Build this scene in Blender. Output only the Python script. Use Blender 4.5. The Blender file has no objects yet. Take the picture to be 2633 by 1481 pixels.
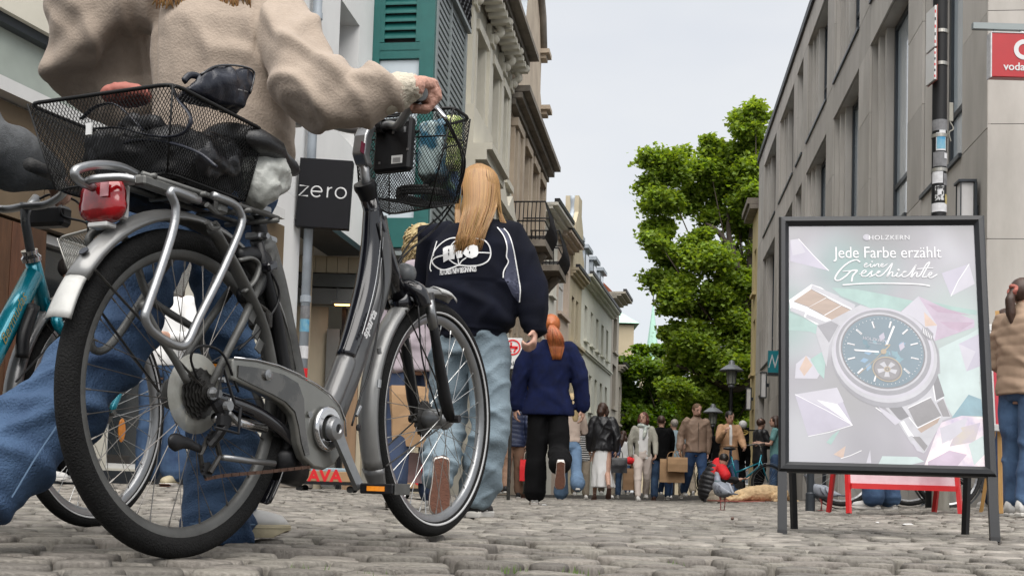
import bpy, bmesh, math, random
import numpy as np
from math import sin, cos, pi, radians, sqrt, atan2
from mathutils import Vector, Matrix, noise
from mathutils.bvhtree import BVHTree
random.seed(7)
scene = bpy.context.scene
COL = scene.collection
V = Vector
# ------------------------------------------------------------------ camera
F, TH, PH, CH, PPX, PPY = 3000.0, radians(3.5), .030, .15, 1316.5, 1072.0
cam_d = bpy.data.cameras.new('camera'); cam = bpy.data.objects.new('camera', cam_d); COL.objects.link(cam)
cam_d.sensor_width = 36; cam_d.sensor_fit = 'HORIZONTAL'; cam_d.lens = 36*F/2633
cam_d.shift_y = (PPY-740.5)/2633; cam_d.clip_start = .05; cam_d.clip_end = 2000
_r0, _f0, _u0 = V((1,0,0)), V((0,cos(TH),sin(TH))), V((0,-sin(TH),cos(TH)))
_r = _r0*cos(PH)+_u0*sin(PH); _u = _u0*cos(PH)-_r0*sin(PH)
cam.matrix_world = Matrix(((_r.x,_u.x,-_f0.x,0),(_r.y,_u.y,-_f0.y,0),(_r.z,_u.z,-_f0.z,CH),(0,0,0,1)))
scene.camera = cam
# ------------------------------------------------------------------ sky, sun, exposure
SUN_EL, SUN_ROT = radians(60), radians(172)
w = bpy.data.worlds.new("World"); scene.world = w; w.use_nodes = True
nt = w.node_tree; nt.nodes.clear(); N = nt.nodes.new
out = N('ShaderNodeOutputWorld'); bg = N('ShaderNodeBackground'); sky = N('ShaderNodeTexSky')
sky.sky_type = 'NISHITA'; sky.sun_disc = False; sky.sun_elevation = SUN_EL; sky.sun_rotation = SUN_ROT
sky.air_density = 1.0; sky.dust_density = 2.5; sky.ozone_density = 1.0
tc = N('ShaderNodeTexCoord'); mp = N('ShaderNodeMapping'); mp.inputs['Scale'].default_value = (1.0,1.0,2.6)
nz = N('ShaderNodeTexNoise'); nz.inputs['Scale'].default_value = 2.2; nz.inputs['Detail'].default_value = 4; nz.inputs['Roughness'].default_value = .5
cr = N('ShaderNodeMapRange'); cr.inputs[1].default_value = .3; cr.inputs[2].default_value = .72; cr.inputs[3].default_value = .66; cr.inputs[4].default_value = 1.0
mx = N('ShaderNodeMix'); mx.data_type = 'RGBA'
mx.inputs['B'].default_value = (5.35,5.42,5.52,1)      # the cloud deck
nt.links.new(tc.outputs['Generated'], mp.inputs['Vector']); nt.links.new(mp.outputs[0], nz.inputs['Vector'])
nt.links.new(nz.outputs['Fac'], cr.inputs[0]); nt.links.new(cr.outputs[0], mx.inputs['Factor'])
nt.links.new(sky.outputs[0], mx.inputs['A']); nt.links.new(mx.outputs['Result'], bg.inputs['Color'])
bg.inputs['Strength'].default_value = .051
nt.links.new(bg.outputs[0], out.inputs['Surface'])
sd = bpy.data.lights.new('sun', 'SUN'); sd.energy = 1.5; sd.angle = radians(75); sd.color = (1,.965,.92)
so = bpy.data.objects.new('sun', sd); COL.objects.link(so)
_sd = V((sin(SUN_ROT)*cos(SUN_EL), cos(SUN_ROT)*cos(SUN_EL), sin(SUN_EL)))
so.rotation_euler = _sd.to_track_quat('Z','Y').to_euler()
scene.view_settings.view_transform = 'Standard'; scene.view_settings.look = 'None'
scene.view_settings.exposure = 1.7; scene.view_settings.gamma = 1; scene.view_settings.use_curve_mapping = False
scene.render.engine = 'CYCLES'
scene.cycles.max_bounces = 6; scene.cycles.diffuse_bounces = 3; scene.cycles.glossy_bounces = 3
scene.cycles.transmission_bounces = 4; scene.cycles.transparent_max_bounces = 12
scene.cycles.caustics_reflective = False; scene.cycles.caustics_refractive = False
scene.cycles.use_denoising = True
# ------------------------------------------------------------------ calibrated rays: a pixel and a real depth give a point in the street
def ray(px, py):
    a=(px-PPX)/F; b=(PPY-py)/F; x=a*cos(PH)-b*sin(PH); y=a*sin(PH)+b*cos(PH)
    return V((x, cos(TH)-y*sin(TH), sin(TH)+y*cos(TH)))
def U(px, py, Y):
    r=ray(px,py); return r*(Y/r.y)+V((0,0,CH))
def sm(x): x=max(0,min(1,x)); return x*x*(3-2*x)
def g(X, Y):   # height of the street surface
    z = -.020*math.exp(-((Y-2.2)/1.1)**2) + .012*sm((Y-4)/3) - .02*sm((Y-14)/8)
    z += .085*sm((-X-.6)/2.3)*sm((Y-4)/5)
    z += .085*sm((X-1.6-.05*Y)/2.2)*sm((Y-5)/4)
    return z
# ------------------------------------------------------------------ materials
def ramp(nt, fac, stops):
    n = nt.nodes.new('ShaderNodeValToRGB'); e = n.color_ramp.elements
    while len(e) < len(stops): e.new(.5)
    for i,(p,c) in enumerate(stops): e[i].position = p; e[i].color = (*c,1)
    nt.links.new(fac, n.inputs[0]); return n.outputs[0]
def mat(name, col, rough=.6, metal=0, var=.12, scale=8, bump=0, bscale=None, stretch=(1,1,1), col2=None, coat=0, alpha=1, emit=0, trans=0, island=0, spec=.5, sheen=0, detail=4, objvar=0, sharp=False):
    m = M.pop(name, None) or bpy.data.materials.new(name); m.use_nodes = True; nt = m.node_tree; b = nt.nodes['Principled BSDF']
    b.inputs['Base Color'].default_value = (*col,1); b.inputs['Roughness'].default_value = rough; b.inputs['Metallic'].default_value = metal
    b.inputs['Specular IOR Level'].default_value = spec
    if coat: b.inputs['Coat Weight'].default_value = coat; b.inputs['Coat Roughness'].default_value = .08
    if alpha<1: b.inputs['Alpha'].default_value = alpha
    if trans: b.inputs['Transmission Weight'].default_value = trans
    if sheen: b.inputs['Sheen Weight'].default_value = sheen; b.inputs['Sheen Roughness'].default_value=.5
    if emit: b.inputs['Emission Color'].default_value = (*col,1); b.inputs['Emission Strength'].default_value = emit
    tc = nt.nodes.new('ShaderNodeTexCoord'); mp = nt.nodes.new('ShaderNodeMapping'); mp.inputs['Scale'].default_value = stretch
    nt.links.new(tc.outputs['Object'], mp.inputs[0])
    if var or col2:
        nz = nt.nodes.new('ShaderNodeTexNoise'); nz.inputs['Scale'].default_value = scale; nz.inputs['Detail'].default_value = detail; nz.inputs['Roughness'].default_value=.6
        nt.links.new(mp.outputs[0], nz.inputs['Vector'])
        c2 = col2 or tuple(min(1,c*(1+var)) for c in col); c1 = col if col2 else tuple(c*(1-var) for c in col)
        lo,hi = (.46,.54) if sharp else (.3,.7)
        o = ramp(nt, nz.outputs['Fac'], [(lo,c1),(hi,c2)])
        if island or objvar:
            if island: gi = nt.nodes.new('ShaderNodeNewGeometry'); src = gi.outputs['Random Per Island']
            else: gi = nt.nodes.new('ShaderNodeObjectInfo'); src = gi.outputs['Random']
            k = island or objvar
            hs = nt.nodes.new('ShaderNodeHueSaturation'); mr = nt.nodes.new('ShaderNodeMapRange')
            mr.inputs[3].default_value = 1-k; mr.inputs[4].default_value = 1+k
            nt.links.new(src, mr.inputs[0]); nt.links.new(mr.outputs[0], hs.inputs['Value'])
            mh = nt.nodes.new('ShaderNodeMath'); mh.operation='MULTIPLY'; mh.inputs[1].default_value = 7.31
            fr = nt.nodes.new('ShaderNodeMath'); fr.operation='FRACT'; mr2 = nt.nodes.new('ShaderNodeMapRange'); mr2.inputs[3].default_value=.5-.03*k; mr2.inputs[4].default_value=.5+.03*k
            nt.links.new(src, mh.inputs[0]); nt.links.new(mh.outputs[0], fr.inputs[0]); nt.links.new(fr.outputs[0], mr2.inputs[0]); nt.links.new(mr2.outputs[0], hs.inputs['Hue'])
            nt.links.new(o, hs.inputs['Color']); o = hs.outputs[0]
        nt.links.new(o, b.inputs['Base Color'])
        if metal < .5 and not coat:
            rr = nt.nodes.new('ShaderNodeMapRange'); rr.inputs[3].default_value=max(.05,rough-.08); rr.inputs[4].default_value=min(1,rough+.08)
            nt.links.new(nz.outputs['Fac'], rr.inputs[0]); nt.links.new(rr.outputs[0], b.inputs['Roughness'])
    if bump:
        n2 = nt.nodes.new('ShaderNodeTexNoise'); n2.inputs['Scale'].default_value = bscale or scale*4; n2.inputs['Detail'].default_value = 5
        nt.links.new(mp.outputs[0], n2.inputs['Vector'])
        bp = nt.nodes.new('ShaderNodeBump'); bp.inputs['Strength'].default_value = min(1,bump); bp.inputs['Distance'].default_value = .01*max(1,bump)
        nt.links.new(n2.outputs['Fac'], bp.inputs['Height']); nt.links.new(bp.outputs[0], b.inputs['Normal'])
    return m
class Mats(dict):
    def __missing__(s, k): s[k] = bpy.data.materials.new(k); return s[k]   # a material may be named before its recipe
M = Mats()
def mm(k, *a, **kw): M[k] = mat(k, *a, **kw); return M[k]
mm('black_plastic',(.007,.007,.008),.42,spec=.35,var=.3,scale=30)
mm('black_gloss',(.008,.008,.011),.16,var=.2,coat=.6)
mm('black_metal',(.02,.02,.022),.38,metal=.4,var=.2,scale=20)
mm('rubber',(.012,.012,.012),.78,var=.35,scale=60,bump=.5,bscale=300)
mm('silver',(.30,.305,.31),.34,metal=.85,var=.12,scale=18,bump=.05,bscale=150)
mm('silver_paint',(.155,.155,.155),.33,metal=.5,var=.1,scale=10,coat=.25)
mm('silver_grubby',(.11,.11,.105),.5,metal=.5,var=.3,scale=9,bump=.1,bscale=90)
mm('chrome',(.62,.62,.63),.12,metal=1,var=.06,scale=30)
mm('spoke',(.45,.45,.44),.3,metal=.9,var=.1)
mm('dark_steel',(.05,.048,.045),.45,metal=.7,var=.4,scale=50)
mm('chain_rust',(.09,.05,.035),.6,metal=.5,var=.4,scale=80)
mm('clear_disc',(.42,.42,.38),.35,var=.15,scale=25,alpha=.62)
mm('smoked',(.05,.05,.05),.15,var=.1,alpha=.72,coat=.4)
mm('red_lens',(.24,.002,.005),.12,var=.25,scale=14,coat=.8,sharp=True)
mm('white_plastic',(.50,.50,.49),.4,var=.05)
mm('amber',(.85,.28,.02),.25,var=.15,scale=60,coat=.4)
mm('navy_leather',(.007,.009,.018),.36,var=.25,scale=14,bump=.15,bscale=180)
mm('bag_black',(.0025,.0025,.004),.38,spec=.45,var=.4,scale=12,bump=.2,bscale=160)
mm('teal',(.0,.20,.27),.25,metal=.35,var=.15,scale=10,coat=.6)
mm('gold_print',(.42,.33,.10),.4,metal=.3)
mm('white_paint',(.60,.60,.59),.5,var=.04)
mm('print_white',(.62,.62,.62),.6,var=.03)
mm('poly_bag',(.42,.43,.40),.35,var=.1,scale=15,bump=.5,bscale=40)
# ------------------------------------------------------------------ objects
def tag(o, label=None, cat=None, group=None, kind=None):
    if label: o['label']=label
    if cat: o['category']=cat
    if group: o['group']=group
    if kind: o['kind']=kind
    return o
def thing(name, label, cat, loc=(0,0,0), rz=0, group=None):
    o = bpy.data.objects.new(name, None); COL.objects.link(o); o.location = loc; o.rotation_euler = (0,0,rz)
    o.empty_display_size=.1
    return tag(o, label, cat, group)
def sub(name, parent):
    o = bpy.data.objects.new(name, None); COL.objects.link(o); o.parent = parent; o.empty_display_size=.05; return o
def link(name, me, m=None, parent=None, loc=None, smooth=False):
    o = bpy.data.objects.new(name, me); COL.objects.link(o)
    if m is not None and not me.materials: me.materials.append(M[m] if isinstance(m,str) else m)
    if parent is not None: o.parent = parent
    if loc is not None: o.location = loc
    if smooth: me.shade_smooth()
    return o
def frame_to(d, up=V((0,0,1))):
    d = V(d).normalized()
    if abs(d.dot(up))>.98: up = V((0,1,0)) if abs(d.y)<.9 else V((1,0,0))
    x = up.cross(d).normalized(); y = d.cross(x); return x, y, d
class MB:
    def __init__(s): s.v=[]; s.f=[]
    def add(s, vs, fs):
        k=len(s.v); s.v += [tuple(v) for v in vs]; s.f += [tuple(i+k for i in f) for f in fs]; return s
    def box(s, c, d, rz=0, tilt=None, bev=0):
        x,y,z = [q/2 for q in d]; c=V(c)
        if bev:
            b=min(bev,x*.45,y*.45,z*.45); pts=[]
            for sx in(-1,1):
                for sy in(-1,1):
                    for sz in(-1,1):
                        pts += [(sx*(x-b),sy*y-sy*b,sz*z),(sx*(x-b),sy*y,sz*(z-b)),(sx*x,sy*(y-b),sz*(z-b))]
            bm=bmesh.new(); vv=[bm.verts.new(p) for p in pts]; bmesh.ops.convex_hull(bm,input=vv)
            bm.verts.index_update(); vs=[v.co.copy() for v in bm.verts]; fs=[tuple(q.index for q in f.verts) for f in bm.faces]; bm.free()
        else:
            vs=[V((i,j,k)) for i in(-x,x) for j in(-y,y) for k in(-z,z)]
            fs=[(0,1,3,2),(4,6,7,5),(0,4,5,1),(2,3,7,6),(0,2,6,4),(1,5,7,3)]
        R = Matrix.Rotation(rz,3,'Z') if tilt is None else tilt
        return s.add([R@v+c for v in vs], fs)
    def cyl(s, a, b, r, r2=None, n=10, caps=True):
        return s.tube([a,b],[r, r if r2 is None else r2], n, caps)
    def tube(s, pts, r, n=8, caps=True, asp=1, up=V((0,0,1)), closed=False):
        pts=[V(p) for p in pts]; m=len(pts)
        if not hasattr(r,'__len__'): r=[r]*m
        vs=[]; px=None
        for i,p in enumerate(pts):
            if closed: t=(pts[(i+1)%m]-pts[i-1])
            else: t=pts[min(i+1,m-1)]-pts[max(i-1,0)]
            if t.length<1e-9: t=V((0,0,1))
            t.normalize()
            if px is None: px,_,_=frame_to(t,up)
            px=(px-t*px.dot(t)); px.normalize(); py=t.cross(px)
            for k in range(n):
                a=2*pi*k/n; vs.append(p+px*(cos(a)*r[i])+py*(sin(a)*r[i]*asp))
        fs=[]
        for i in range(m if closed else m-1):
            j=(i+1)%m
            for k in range(n): fs.append((i*n+k,i*n+(k+1)%n,j*n+(k+1)%n,j*n+k))
        if caps and not closed: fs += [tuple(range(n))[::-1], tuple((m-1)*n+k for k in range(n))]
        return s.add(vs,fs)
    def limb(s, pts, r, n=12, asp=1, up=V((0,0,1))):
        # tube with rounded ends
        pts=[V(p) for p in pts]; r=list(r)
        d0=(pts[0]-pts[1]).normalized(); d1=(pts[-1]-pts[-2]).normalized()
        P=[pts[0]+d0*r[0]*.9, pts[0]+d0*r[0]*.6]+pts+[pts[-1]+d1*r[-1]*.6, pts[-1]+d1*r[-1]*.9]
        R=[r[0]*.3,r[0]*.78]+r+[r[-1]*.78,r[-1]*.3]
        return s.tube(P,R,n,True,asp,up)
    def rings(s, rings, caps=True):
        # rings: list of equal-length point lists
        n=len(rings[0]); vs=[p for r in rings for p in r]; fs=[]
        for i in range(len(rings)-1):
            for k in range(n): fs.append((i*n+k,i*n+(k+1)%n,(i+1)*n+(k+1)%n,(i+1)*n+k))
        if caps: fs += [tuple(range(n))[::-1], tuple((len(rings)-1)*n+k for k in range(n))]
        return s.add(vs,fs)
    def stack(s, secs, n=20, M4=None, p=2.2):
        # secs: (z,cx,cy,rx,ry) superellipse sections
        R=[]
        for (z,cx,cy,rx,ry) in secs:
            r=[]
            for k in range(n):
                a=2*pi*k/n; c,q=cos(a),sin(a)
                v=V((cx+rx*math.copysign(abs(c)**(2/p),c), cy+ry*math.copysign(abs(q)**(2/p),q), z)); r.append(M4@v if M4 else v)
            R.append(r)
        return s.rings(R)
    def ball(s, c, r, n=12, m=8, rot=None):
        c=V(c); r=(r,r,r) if not hasattr(r,'__len__') else r; vs=[V((0,0,-r[2]))]
        for i in range(1,m):
            t=-pi/2+pi*i/m
            for k in range(n): vs.append(V((r[0]*cos(t)*cos(2*pi*k/n), r[1]*cos(t)*sin(2*pi*k/n), r[2]*sin(t))))
        vs.append(V((0,0,r[2]))); fs=[(0,1+(k+1)%n,1+k) for k in range(n)]
        for i in range(m-2):
            for k in range(n): a=1+i*n; fs.append((a+k,a+(k+1)%n,a+n+(k+1)%n,a+n+k))
        a=1+(m-2)*n; fs += [(a+k,a+(k+1)%n,len(vs)-1) for k in range(n)]
        return s.add([(rot@v if rot else v)+c for v in vs],fs)
    def lathe(s, prof, c=(0,0,0), axis=(0,0,1), n=32, closed=False):
        x,y,d=frame_to(axis); c=V(c); vs=[]
        for (r,h) in prof:
            for k in range(n): a=2*pi*k/n; vs.append(c+x*(r*cos(a))+y*(r*sin(a))+d*h)
        m=len(prof); fs=[]
        for i in range(m if closed else m-1):
            j=(i+1)%m
            for k in range(n): fs.append((i*n+k,i*n+(k+1)%n,j*n+(k+1)%n,j*n+k))
        return s.add(vs,fs)
    def prism(s, poly, o, ex, ey, en, t):
        # polygon (a,b) in plane ex,ey at o, thickness t along en
        o,ex,ey,en=V(o),V(ex),V(ey),V(en); n=len(poly)
        vs=[o+ex*a+ey*b for a,b in poly]+[o+ex*a+ey*b+en*t for a,b in poly]
        fs=[tuple(range(n)),tuple(range(2*n-1,n-1,-1))]+[(k,(k+1)%n,n+(k+1)%n,n+k) for k in range(n)]
        return s.add(vs,fs)
    def quad(s,a,b,c,d): return s.add([a,b,c,d],[(0,1,2,3)])
    def mesh(s, name, fix=True):
        me=bpy.data.meshes.new(name); me.from_pydata([tuple(v) for v in s.v],[],s.f)
        if fix:
            bm=bmesh.new(); bm.from_mesh(me); bmesh.ops.recalc_face_normals(bm,faces=bm.faces); bm.to_mesh(me); bm.free()
        me.update(); return me
    def build(s, name, m, parent=None, smooth=False, fix=True, loc=None, auto=None):
        me=s.mesh(name,fix); o=link(name,me,m,parent,loc,False)
        if smooth: me.shade_smooth()
        if auto: 
            me.shade_smooth(); me.set_sharp_from_angle(angle=radians(auto))
        return o
def spline(pts, k=6):
    pts=[V(p) for p in pts]; P=[2*pts[0]-pts[1]]+pts+[2*pts[-1]-pts[-2]]; o=[]
    for i in range(1,len(P)-2):
        a,b,c,d=P[i-1:i+3]
        for j in range(k):
            t=j/k; o.append(.5*((2*b)+(c-a)*t+(2*a-5*b+4*c-d)*t*t+(-a+3*b-3*c+d)*t**3))
    o.append(P[-2]); return o
def lerp(a,b,t): return a+(b-a)*t
def fuse(mb, voxel, smooth=4, deci=0):
    me=mb.mesh('tmp'); o=bpy.data.objects.new('tmp',me); COL.objects.link(o)
    r=o.modifiers.new('r','REMESH'); r.mode='VOXEL'; r.voxel_size=voxel; r.use_smooth_shade=True
    if smooth: q=o.modifiers.new('s','SMOOTH'); q.factor=.5; q.iterations=smooth
    if deci: q=o.modifiers.new('d','DECIMATE'); q.ratio=deci
    dg=bpy.context.evaluated_depsgraph_get(); dg.update(); e=o.evaluated_get(dg); me2=bpy.data.meshes.new_from_object(e)
    bpy.data.objects.remove(o); bpy.data.meshes.remove(me); me2.shade_smooth(); return me2
def displace(me, fn):
    n=len(me.vertices); co=np.empty(n*3,'f'); no=np.empty(n*3,'f'); me.vertices.foreach_get('co',co); me.vertex_normals.foreach_get('vector',no)
    co=co.reshape(-1,3); no=no.reshape(-1,3); out=co.copy()
    for i in range(n):
        c=V(co[i]); d=fn(c,V(no[i])); 
        if isinstance(d,Vector): out[i]=co[i]+np.array(d)
        else: out[i]=co[i]+no[i]*d
    me.vertices.foreach_set('co',out.ravel()); me.update(); return me
def fold(c, s=9, amp=.008, st=(1,1,.45), seed=0):
    # soft creases: ridged noise, stretched
    p=V((c.x*st[0],c.y*st[1],c.z*st[2]))*s+V((seed*3.1,seed*1.7,seed))
    a=1-2*abs(noise.noise(p)); b=noise.noise(p*2.3)
    return amp*(a*.7+b*.5)
def crease(p, d, f, amp, seed=0, k=3):
    # narrow tension ridges running across direction d, fading in and out
    d=V(d); u=p.dot(d)*f+3.4*noise.noise(p*3.6+V((seed,0,seed*.7)))+1.2*noise.noise(p*9); q=noise.noise(p*3.3+V((0,seed*1.3,5)))
    return amp*((.5+.5*sin(u))**k-.3)*max(0,min(1,.55+1.6*q))
def text_mesh(body, size, extr=.0005, bold=0, align='CENTER', shear=0, space=1):
    c=bpy.data.curves.new('t','FONT'); c.body=body; c.size=size; c.extrude=extr; c.offset=bold; c.align_x=align; c.align_y='CENTER'; c.shear=shear; c.space_character=space; c.resolution_u=4
    o=bpy.data.objects.new('t',c); COL.objects.link(o); dg=bpy.context.evaluated_depsgraph_get(); dg.update()
    me=bpy.data.meshes.new_from_object(o.evaluated_get(dg)); bpy.data.objects.remove(o); bpy.data.curves.remove(c); me.materials.clear(); return me
def wires(mb, A,B,C,D, nx, ny, r, n=3):
    # diamond lattice on the quad A(0,0) B(1,0) C(1,1) D(0,1)
    A,B,C,D=map(V,(A,B,C,D)); P=lambda s,t: lerp(lerp(A,B,s),lerp(D,C,s),t)
    k=ny/nx
    for sg in(1,-1):
        for i in range(-ny, nx+ny+1, 1):
            # line s = i/nx + sg*t*ny/nx
            t0,t1=0.,1.; a=i/nx; b=sg*k
            pts=[]
            for t in (0,1):
                s_=a+b*t
                if 0<=s_<=1: pts.append((s_,t))
            for s_ in (0,1):
                t=(s_-a)/b
                if 0<t<1: pts.append((s_,t))
            if len(pts)>=2 and (abs(pts[0][0]-pts[1][0])>1e-4): mb.tube([P(*pts[0]),P(*pts[1])],r,n,False)
# ================================================================== THE SETTING: ground and cobbles
mm('joint_dirt',(.022,.019,.016),.95,var=.45,scale=22,bump=.6,bscale=90)
def cobble_mat():
    m=mat('cobble',(.105,.093,.078),.55,var=.3,scale=11,bump=.5,bscale=60,col2=(.25,.23,.20),objvar=.32,detail=8); return m
M['cobble']=cobble_mat()
M['cobble_far']=mat('cobble_far',(.11,.099,.084),.58,var=.3,scale=11,bump=.5,bscale=60,col2=(.25,.23,.20),island=.32,detail=8)
def ground_sheet():
    ys=list(np.linspace(-3,2,9))+list(np.linspace(2.2,24,100))+list(np.linspace(25,60,30))+[80,110,160,240,400,700]
    xs=[-500,-200,-90,-50,-30,-20,-14]+list(np.linspace(-10,14,97))+[18,24,34,60,120,250,500]
    vs=[]; fs=[]
    for y in ys:
        for x in xs: vs.append((x,y,g(x,y)-.030+.026*sm((y-22)/3)))
    n=len(xs)
    for i in range(len(ys)-1):
        for j in range(n-1): fs.append((i*n+j,i*n+j+1,(i+1)*n+j+1,(i+1)*n+j))
    me=bpy.data.meshes.new('ground'); me.from_pydata(vs,[],fs); me.shade_smooth()
    return tag(link('ground',me,'joint_dirt'),kind='structure')
ground=ground_sheet()
street=tag(bpy.data.objects.new('cobbled_street',None),kind='structure'); COL.objects.link(street)
def stone_template(seed):
    rn=random.Random(seed); K=12; out=[]
    for k in range(K):
        a=2*pi*(k+.5)/K; c,s=cos(a),sin(a); p=4.2; q=(abs(c)**p+abs(s)**p)**(-1/p)
        q*=1+rn.uniform(-.11,.05); out.append((c*q*.5,s*q*.5))
    vs=[]; fs=[]
    for sc,z in ((1.0,-.05),(1.0,-.013),(.975,-.006),(.90,-.0005),(.45,.0010)):
        for (x,y) in out: vs.append((x*sc,y*sc,z+(rn.uniform(-.0012,.0012) if sc<.99 else 0)))
    vs.append((0,0,.002+rn.uniform(-.001,.001)))
    for i in range(4):
        for k in range(K): fs.append((i*K+k,i*K+(k+1)%K,(i+1)*K+(k+1)%K,(i+1)*K+k))
    for k in range(K): fs.append((4*K+k,4*K+(k+1)%K,5*K))
    return vs,fs
TPL=[stone_template(100+i) for i in range(14)]
def lay_stones():
    rn=random.Random(5); L=[]; v=1.75; row=0
    ang=-.05
    while v<23.5:
        d=rn.uniform(.08,.12)*(1 if v<14 else 1.25)
        half=.46*v+.9; u=-half+rn.uniform(0,.2)
        ul,ur=-half,half
        while u<ur:
            wd=rn.uniform(.10,.20) if rn.random()<.8 else rn.uniform(.08,.12)
            if v>12: wd*=1.15
            cx=u+wd/2; cy=v+d/2+.05*sin(cx*.7+v*.35)+.02*sin(cx*2.3+row)
            x=cx*cos(ang)-cy*sin(ang)*0+0; y=cy+cx*ang
            fx_l=-4.25+.147*y; fx_r=3.4+.117*y
            if fx_l<x and x<max(fx_r,3) and y>1.55: L.append((x,y,wd-rn.uniform(.008,.024),d-rn.uniform(.012,.030),ang+rn.uniform(-.05,.05),rn.uniform(-.0075,.0055),rn.uniform(-.028,.028),rn.uniform(-.02,.02),rn.randrange(14)))
            u+=wd
        v+=d; row+=1
    return L
STONES=lay_stones()
inview=lambda s: abs(s[0]+0.0)<.45*s[1]+.15
near=sorted([s for s in STONES if inview(s)],key=lambda s:s[0]**2+s[1]**2)[:300]
nearset=set(id(s) for s in near)
tm=[]
for i,(vs,fs) in enumerate(TPL):
    me=bpy.data.meshes.new('cobblestone'); me.from_pydata(vs,[],fs); me.shade_smooth(); me.materials.append(M['cobble']); tm.append(me)
for s in near:
    o=bpy.data.objects.new('cobblestone',tm[s[8]]); COL.objects.link(o); o.parent=street
    o.location=(s[0],s[1],g(s[0],s[1])+s[5]); o.rotation_euler=(s[6],s[7],s[4]); o.scale=(s[2],s[3],1)
def stone_mass():
    A=[];Fc=[];k=0
    T=[(np.array(v),f) for v,f in TPL]
    for s in STONES:
        if id(s) in nearset: continue
        v,f=T[s[8]]
        x=v[:,0]*s[2]; y=v[:,1]*s[3]; c,n=cos(s[4]),sin(s[4])
        z=v[:,2]+x*s[7]+y*s[6]+g(s[0],s[1])+s[5]*.8
        if s[1]>11: # cheaper ring set
            keep=np.r_[12:24,36:48,60]; Fc+= [tuple(q+k for q in ff) for ff in CHEAP]; P=np.stack([x*c-y*n+s[0],x*n+y*c+s[1],z],1)[keep]
        else:
            P=np.stack([x*c-y*n+s[0],x*n+y*c+s[1],z],1); Fc+=[tuple(q+k for q in ff) for ff in f]
        A.append(P); k+=len(P)
    me=bpy.data.meshes.new('paving_stones'); me.from_pydata(np.concatenate(A).tolist(),[],Fc); me.shade_smooth()
    o=link('paving_stones',me,'cobble_far',street); o['kind']='stuff'; return o
CHEAP=[(k,(k+1)%12,12+(k+1)%12,12+k) for k in range(12)]+[(12+k,12+(k+1)%12,24) for k in range(12)]
stone_mass()
# ================================================================== facades
class Fac:
    def __init__(s,a,b,side): s.a=a; s.b=b; n=sqrt(1+b*b); s.d=V((b/n,1/n,0)); s.n=V((1/n,-b/n,0))*side
    def P(s,Y,z,o=0): return V((s.a+s.b*Y,Y,z))+s.n*o
    def box(s,mb,Y0,Y1,z0,z1,o0,o1):
        v=[s.P(Y,z,o) for Y in(Y0,Y1) for z in(z0,z1) for o in(o0,o1)]
        mb.add(v,[(0,1,3,2),(4,6,7,5),(0,4,5,1),(2,3,7,6),(0,2,6,4),(1,5,7,3)]); return mb
    def Y(s,px,py=1250):
        r=ray(px,py); return s.a/(r.x/r.y-s.b)
def cells(Y0,Y1,z0,z1,ops):
    ys=sorted({Y0,Y1}|{q for o in ops for q in o[:2] if Y0<q<Y1}); zs=sorted({z0,z1}|{q for o in ops for q in o[2:4] if z0<q<z1})
    for i in range(len(ys)-1):
        j0=None
        for j in range(len(zs)-1):
            cy=(ys[i]+ys[i+1])/2; cz=(zs[j]+zs[j+1])/2
            hole=any(o[0]<cy<o[1] and o[2]<cz<o[3] for o in ops)
            if hole:
                if j0 is not None: yield ys[i],ys[i+1],zs[j0],zs[j]
                j0=None
            elif j0 is None: j0=j
        if j0 is not None: yield ys[i],ys[i+1],zs[j0],zs[-1]
mm('lime_stone',(.37,.345,.31),.78,var=.12,scale=1.6,stretch=(1,1,.35),bump=.12,bscale=30,col2=(.54,.51,.47),objvar=.1,detail=8)
mm('stone_dark_joint',(.05,.048,.045),.9)
mm('win_frame_dark',(.035,.042,.05),.4,metal=.3,var=.1)
mm('glass',(.03,.036,.04),.04,var=0,spec=1.0,coat=1)
mm('glass_sky_tint',(.60,.67,.72),.08,var=.1,spec=1.0,coat=1,scale=.8)  # pale blue base colour paints in the sky reflected by the panes
mm('roof_edge',(.035,.035,.037),.5,metal=.3)
mm('render_white',(.80,.80,.79),.8,var=.05,scale=1.6,bump=.1,bscale=120)
mm('render_cream',(.62,.59,.50),.8,var=.1,scale=1.2,bump=.12,bscale=60)
mm('green_paint',(.012,.115,.105),.42,var=.1,scale=5)
mm('grey_slat',(.24,.27,.27),.5,metal=.2,var=.06)
mm('cladding',(.60,.52,.38),.6,var=.1,scale=2,stretch=(3,3,.6),objvar=.1)
mm('dark_void',(.018,.017,.016),.7)
mm('zinc',(.36,.40,.44),.6,metal=.15,var=.2,scale=3)
mm('slate',(.045,.045,.05),.6,var=.35,scale=4,bump=.4,bscale=12,stretch=(1,1,4))
mm('sandstone',(.36,.29,.22),.85,var=.3,scale=1.5,bump=.3,bscale=25,col2=(.52,.44,.34),detail=8)
mm('sand_dark',(.20,.175,.145),.85,var=.3,scale=3,bump=.3,bscale=20)
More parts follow.
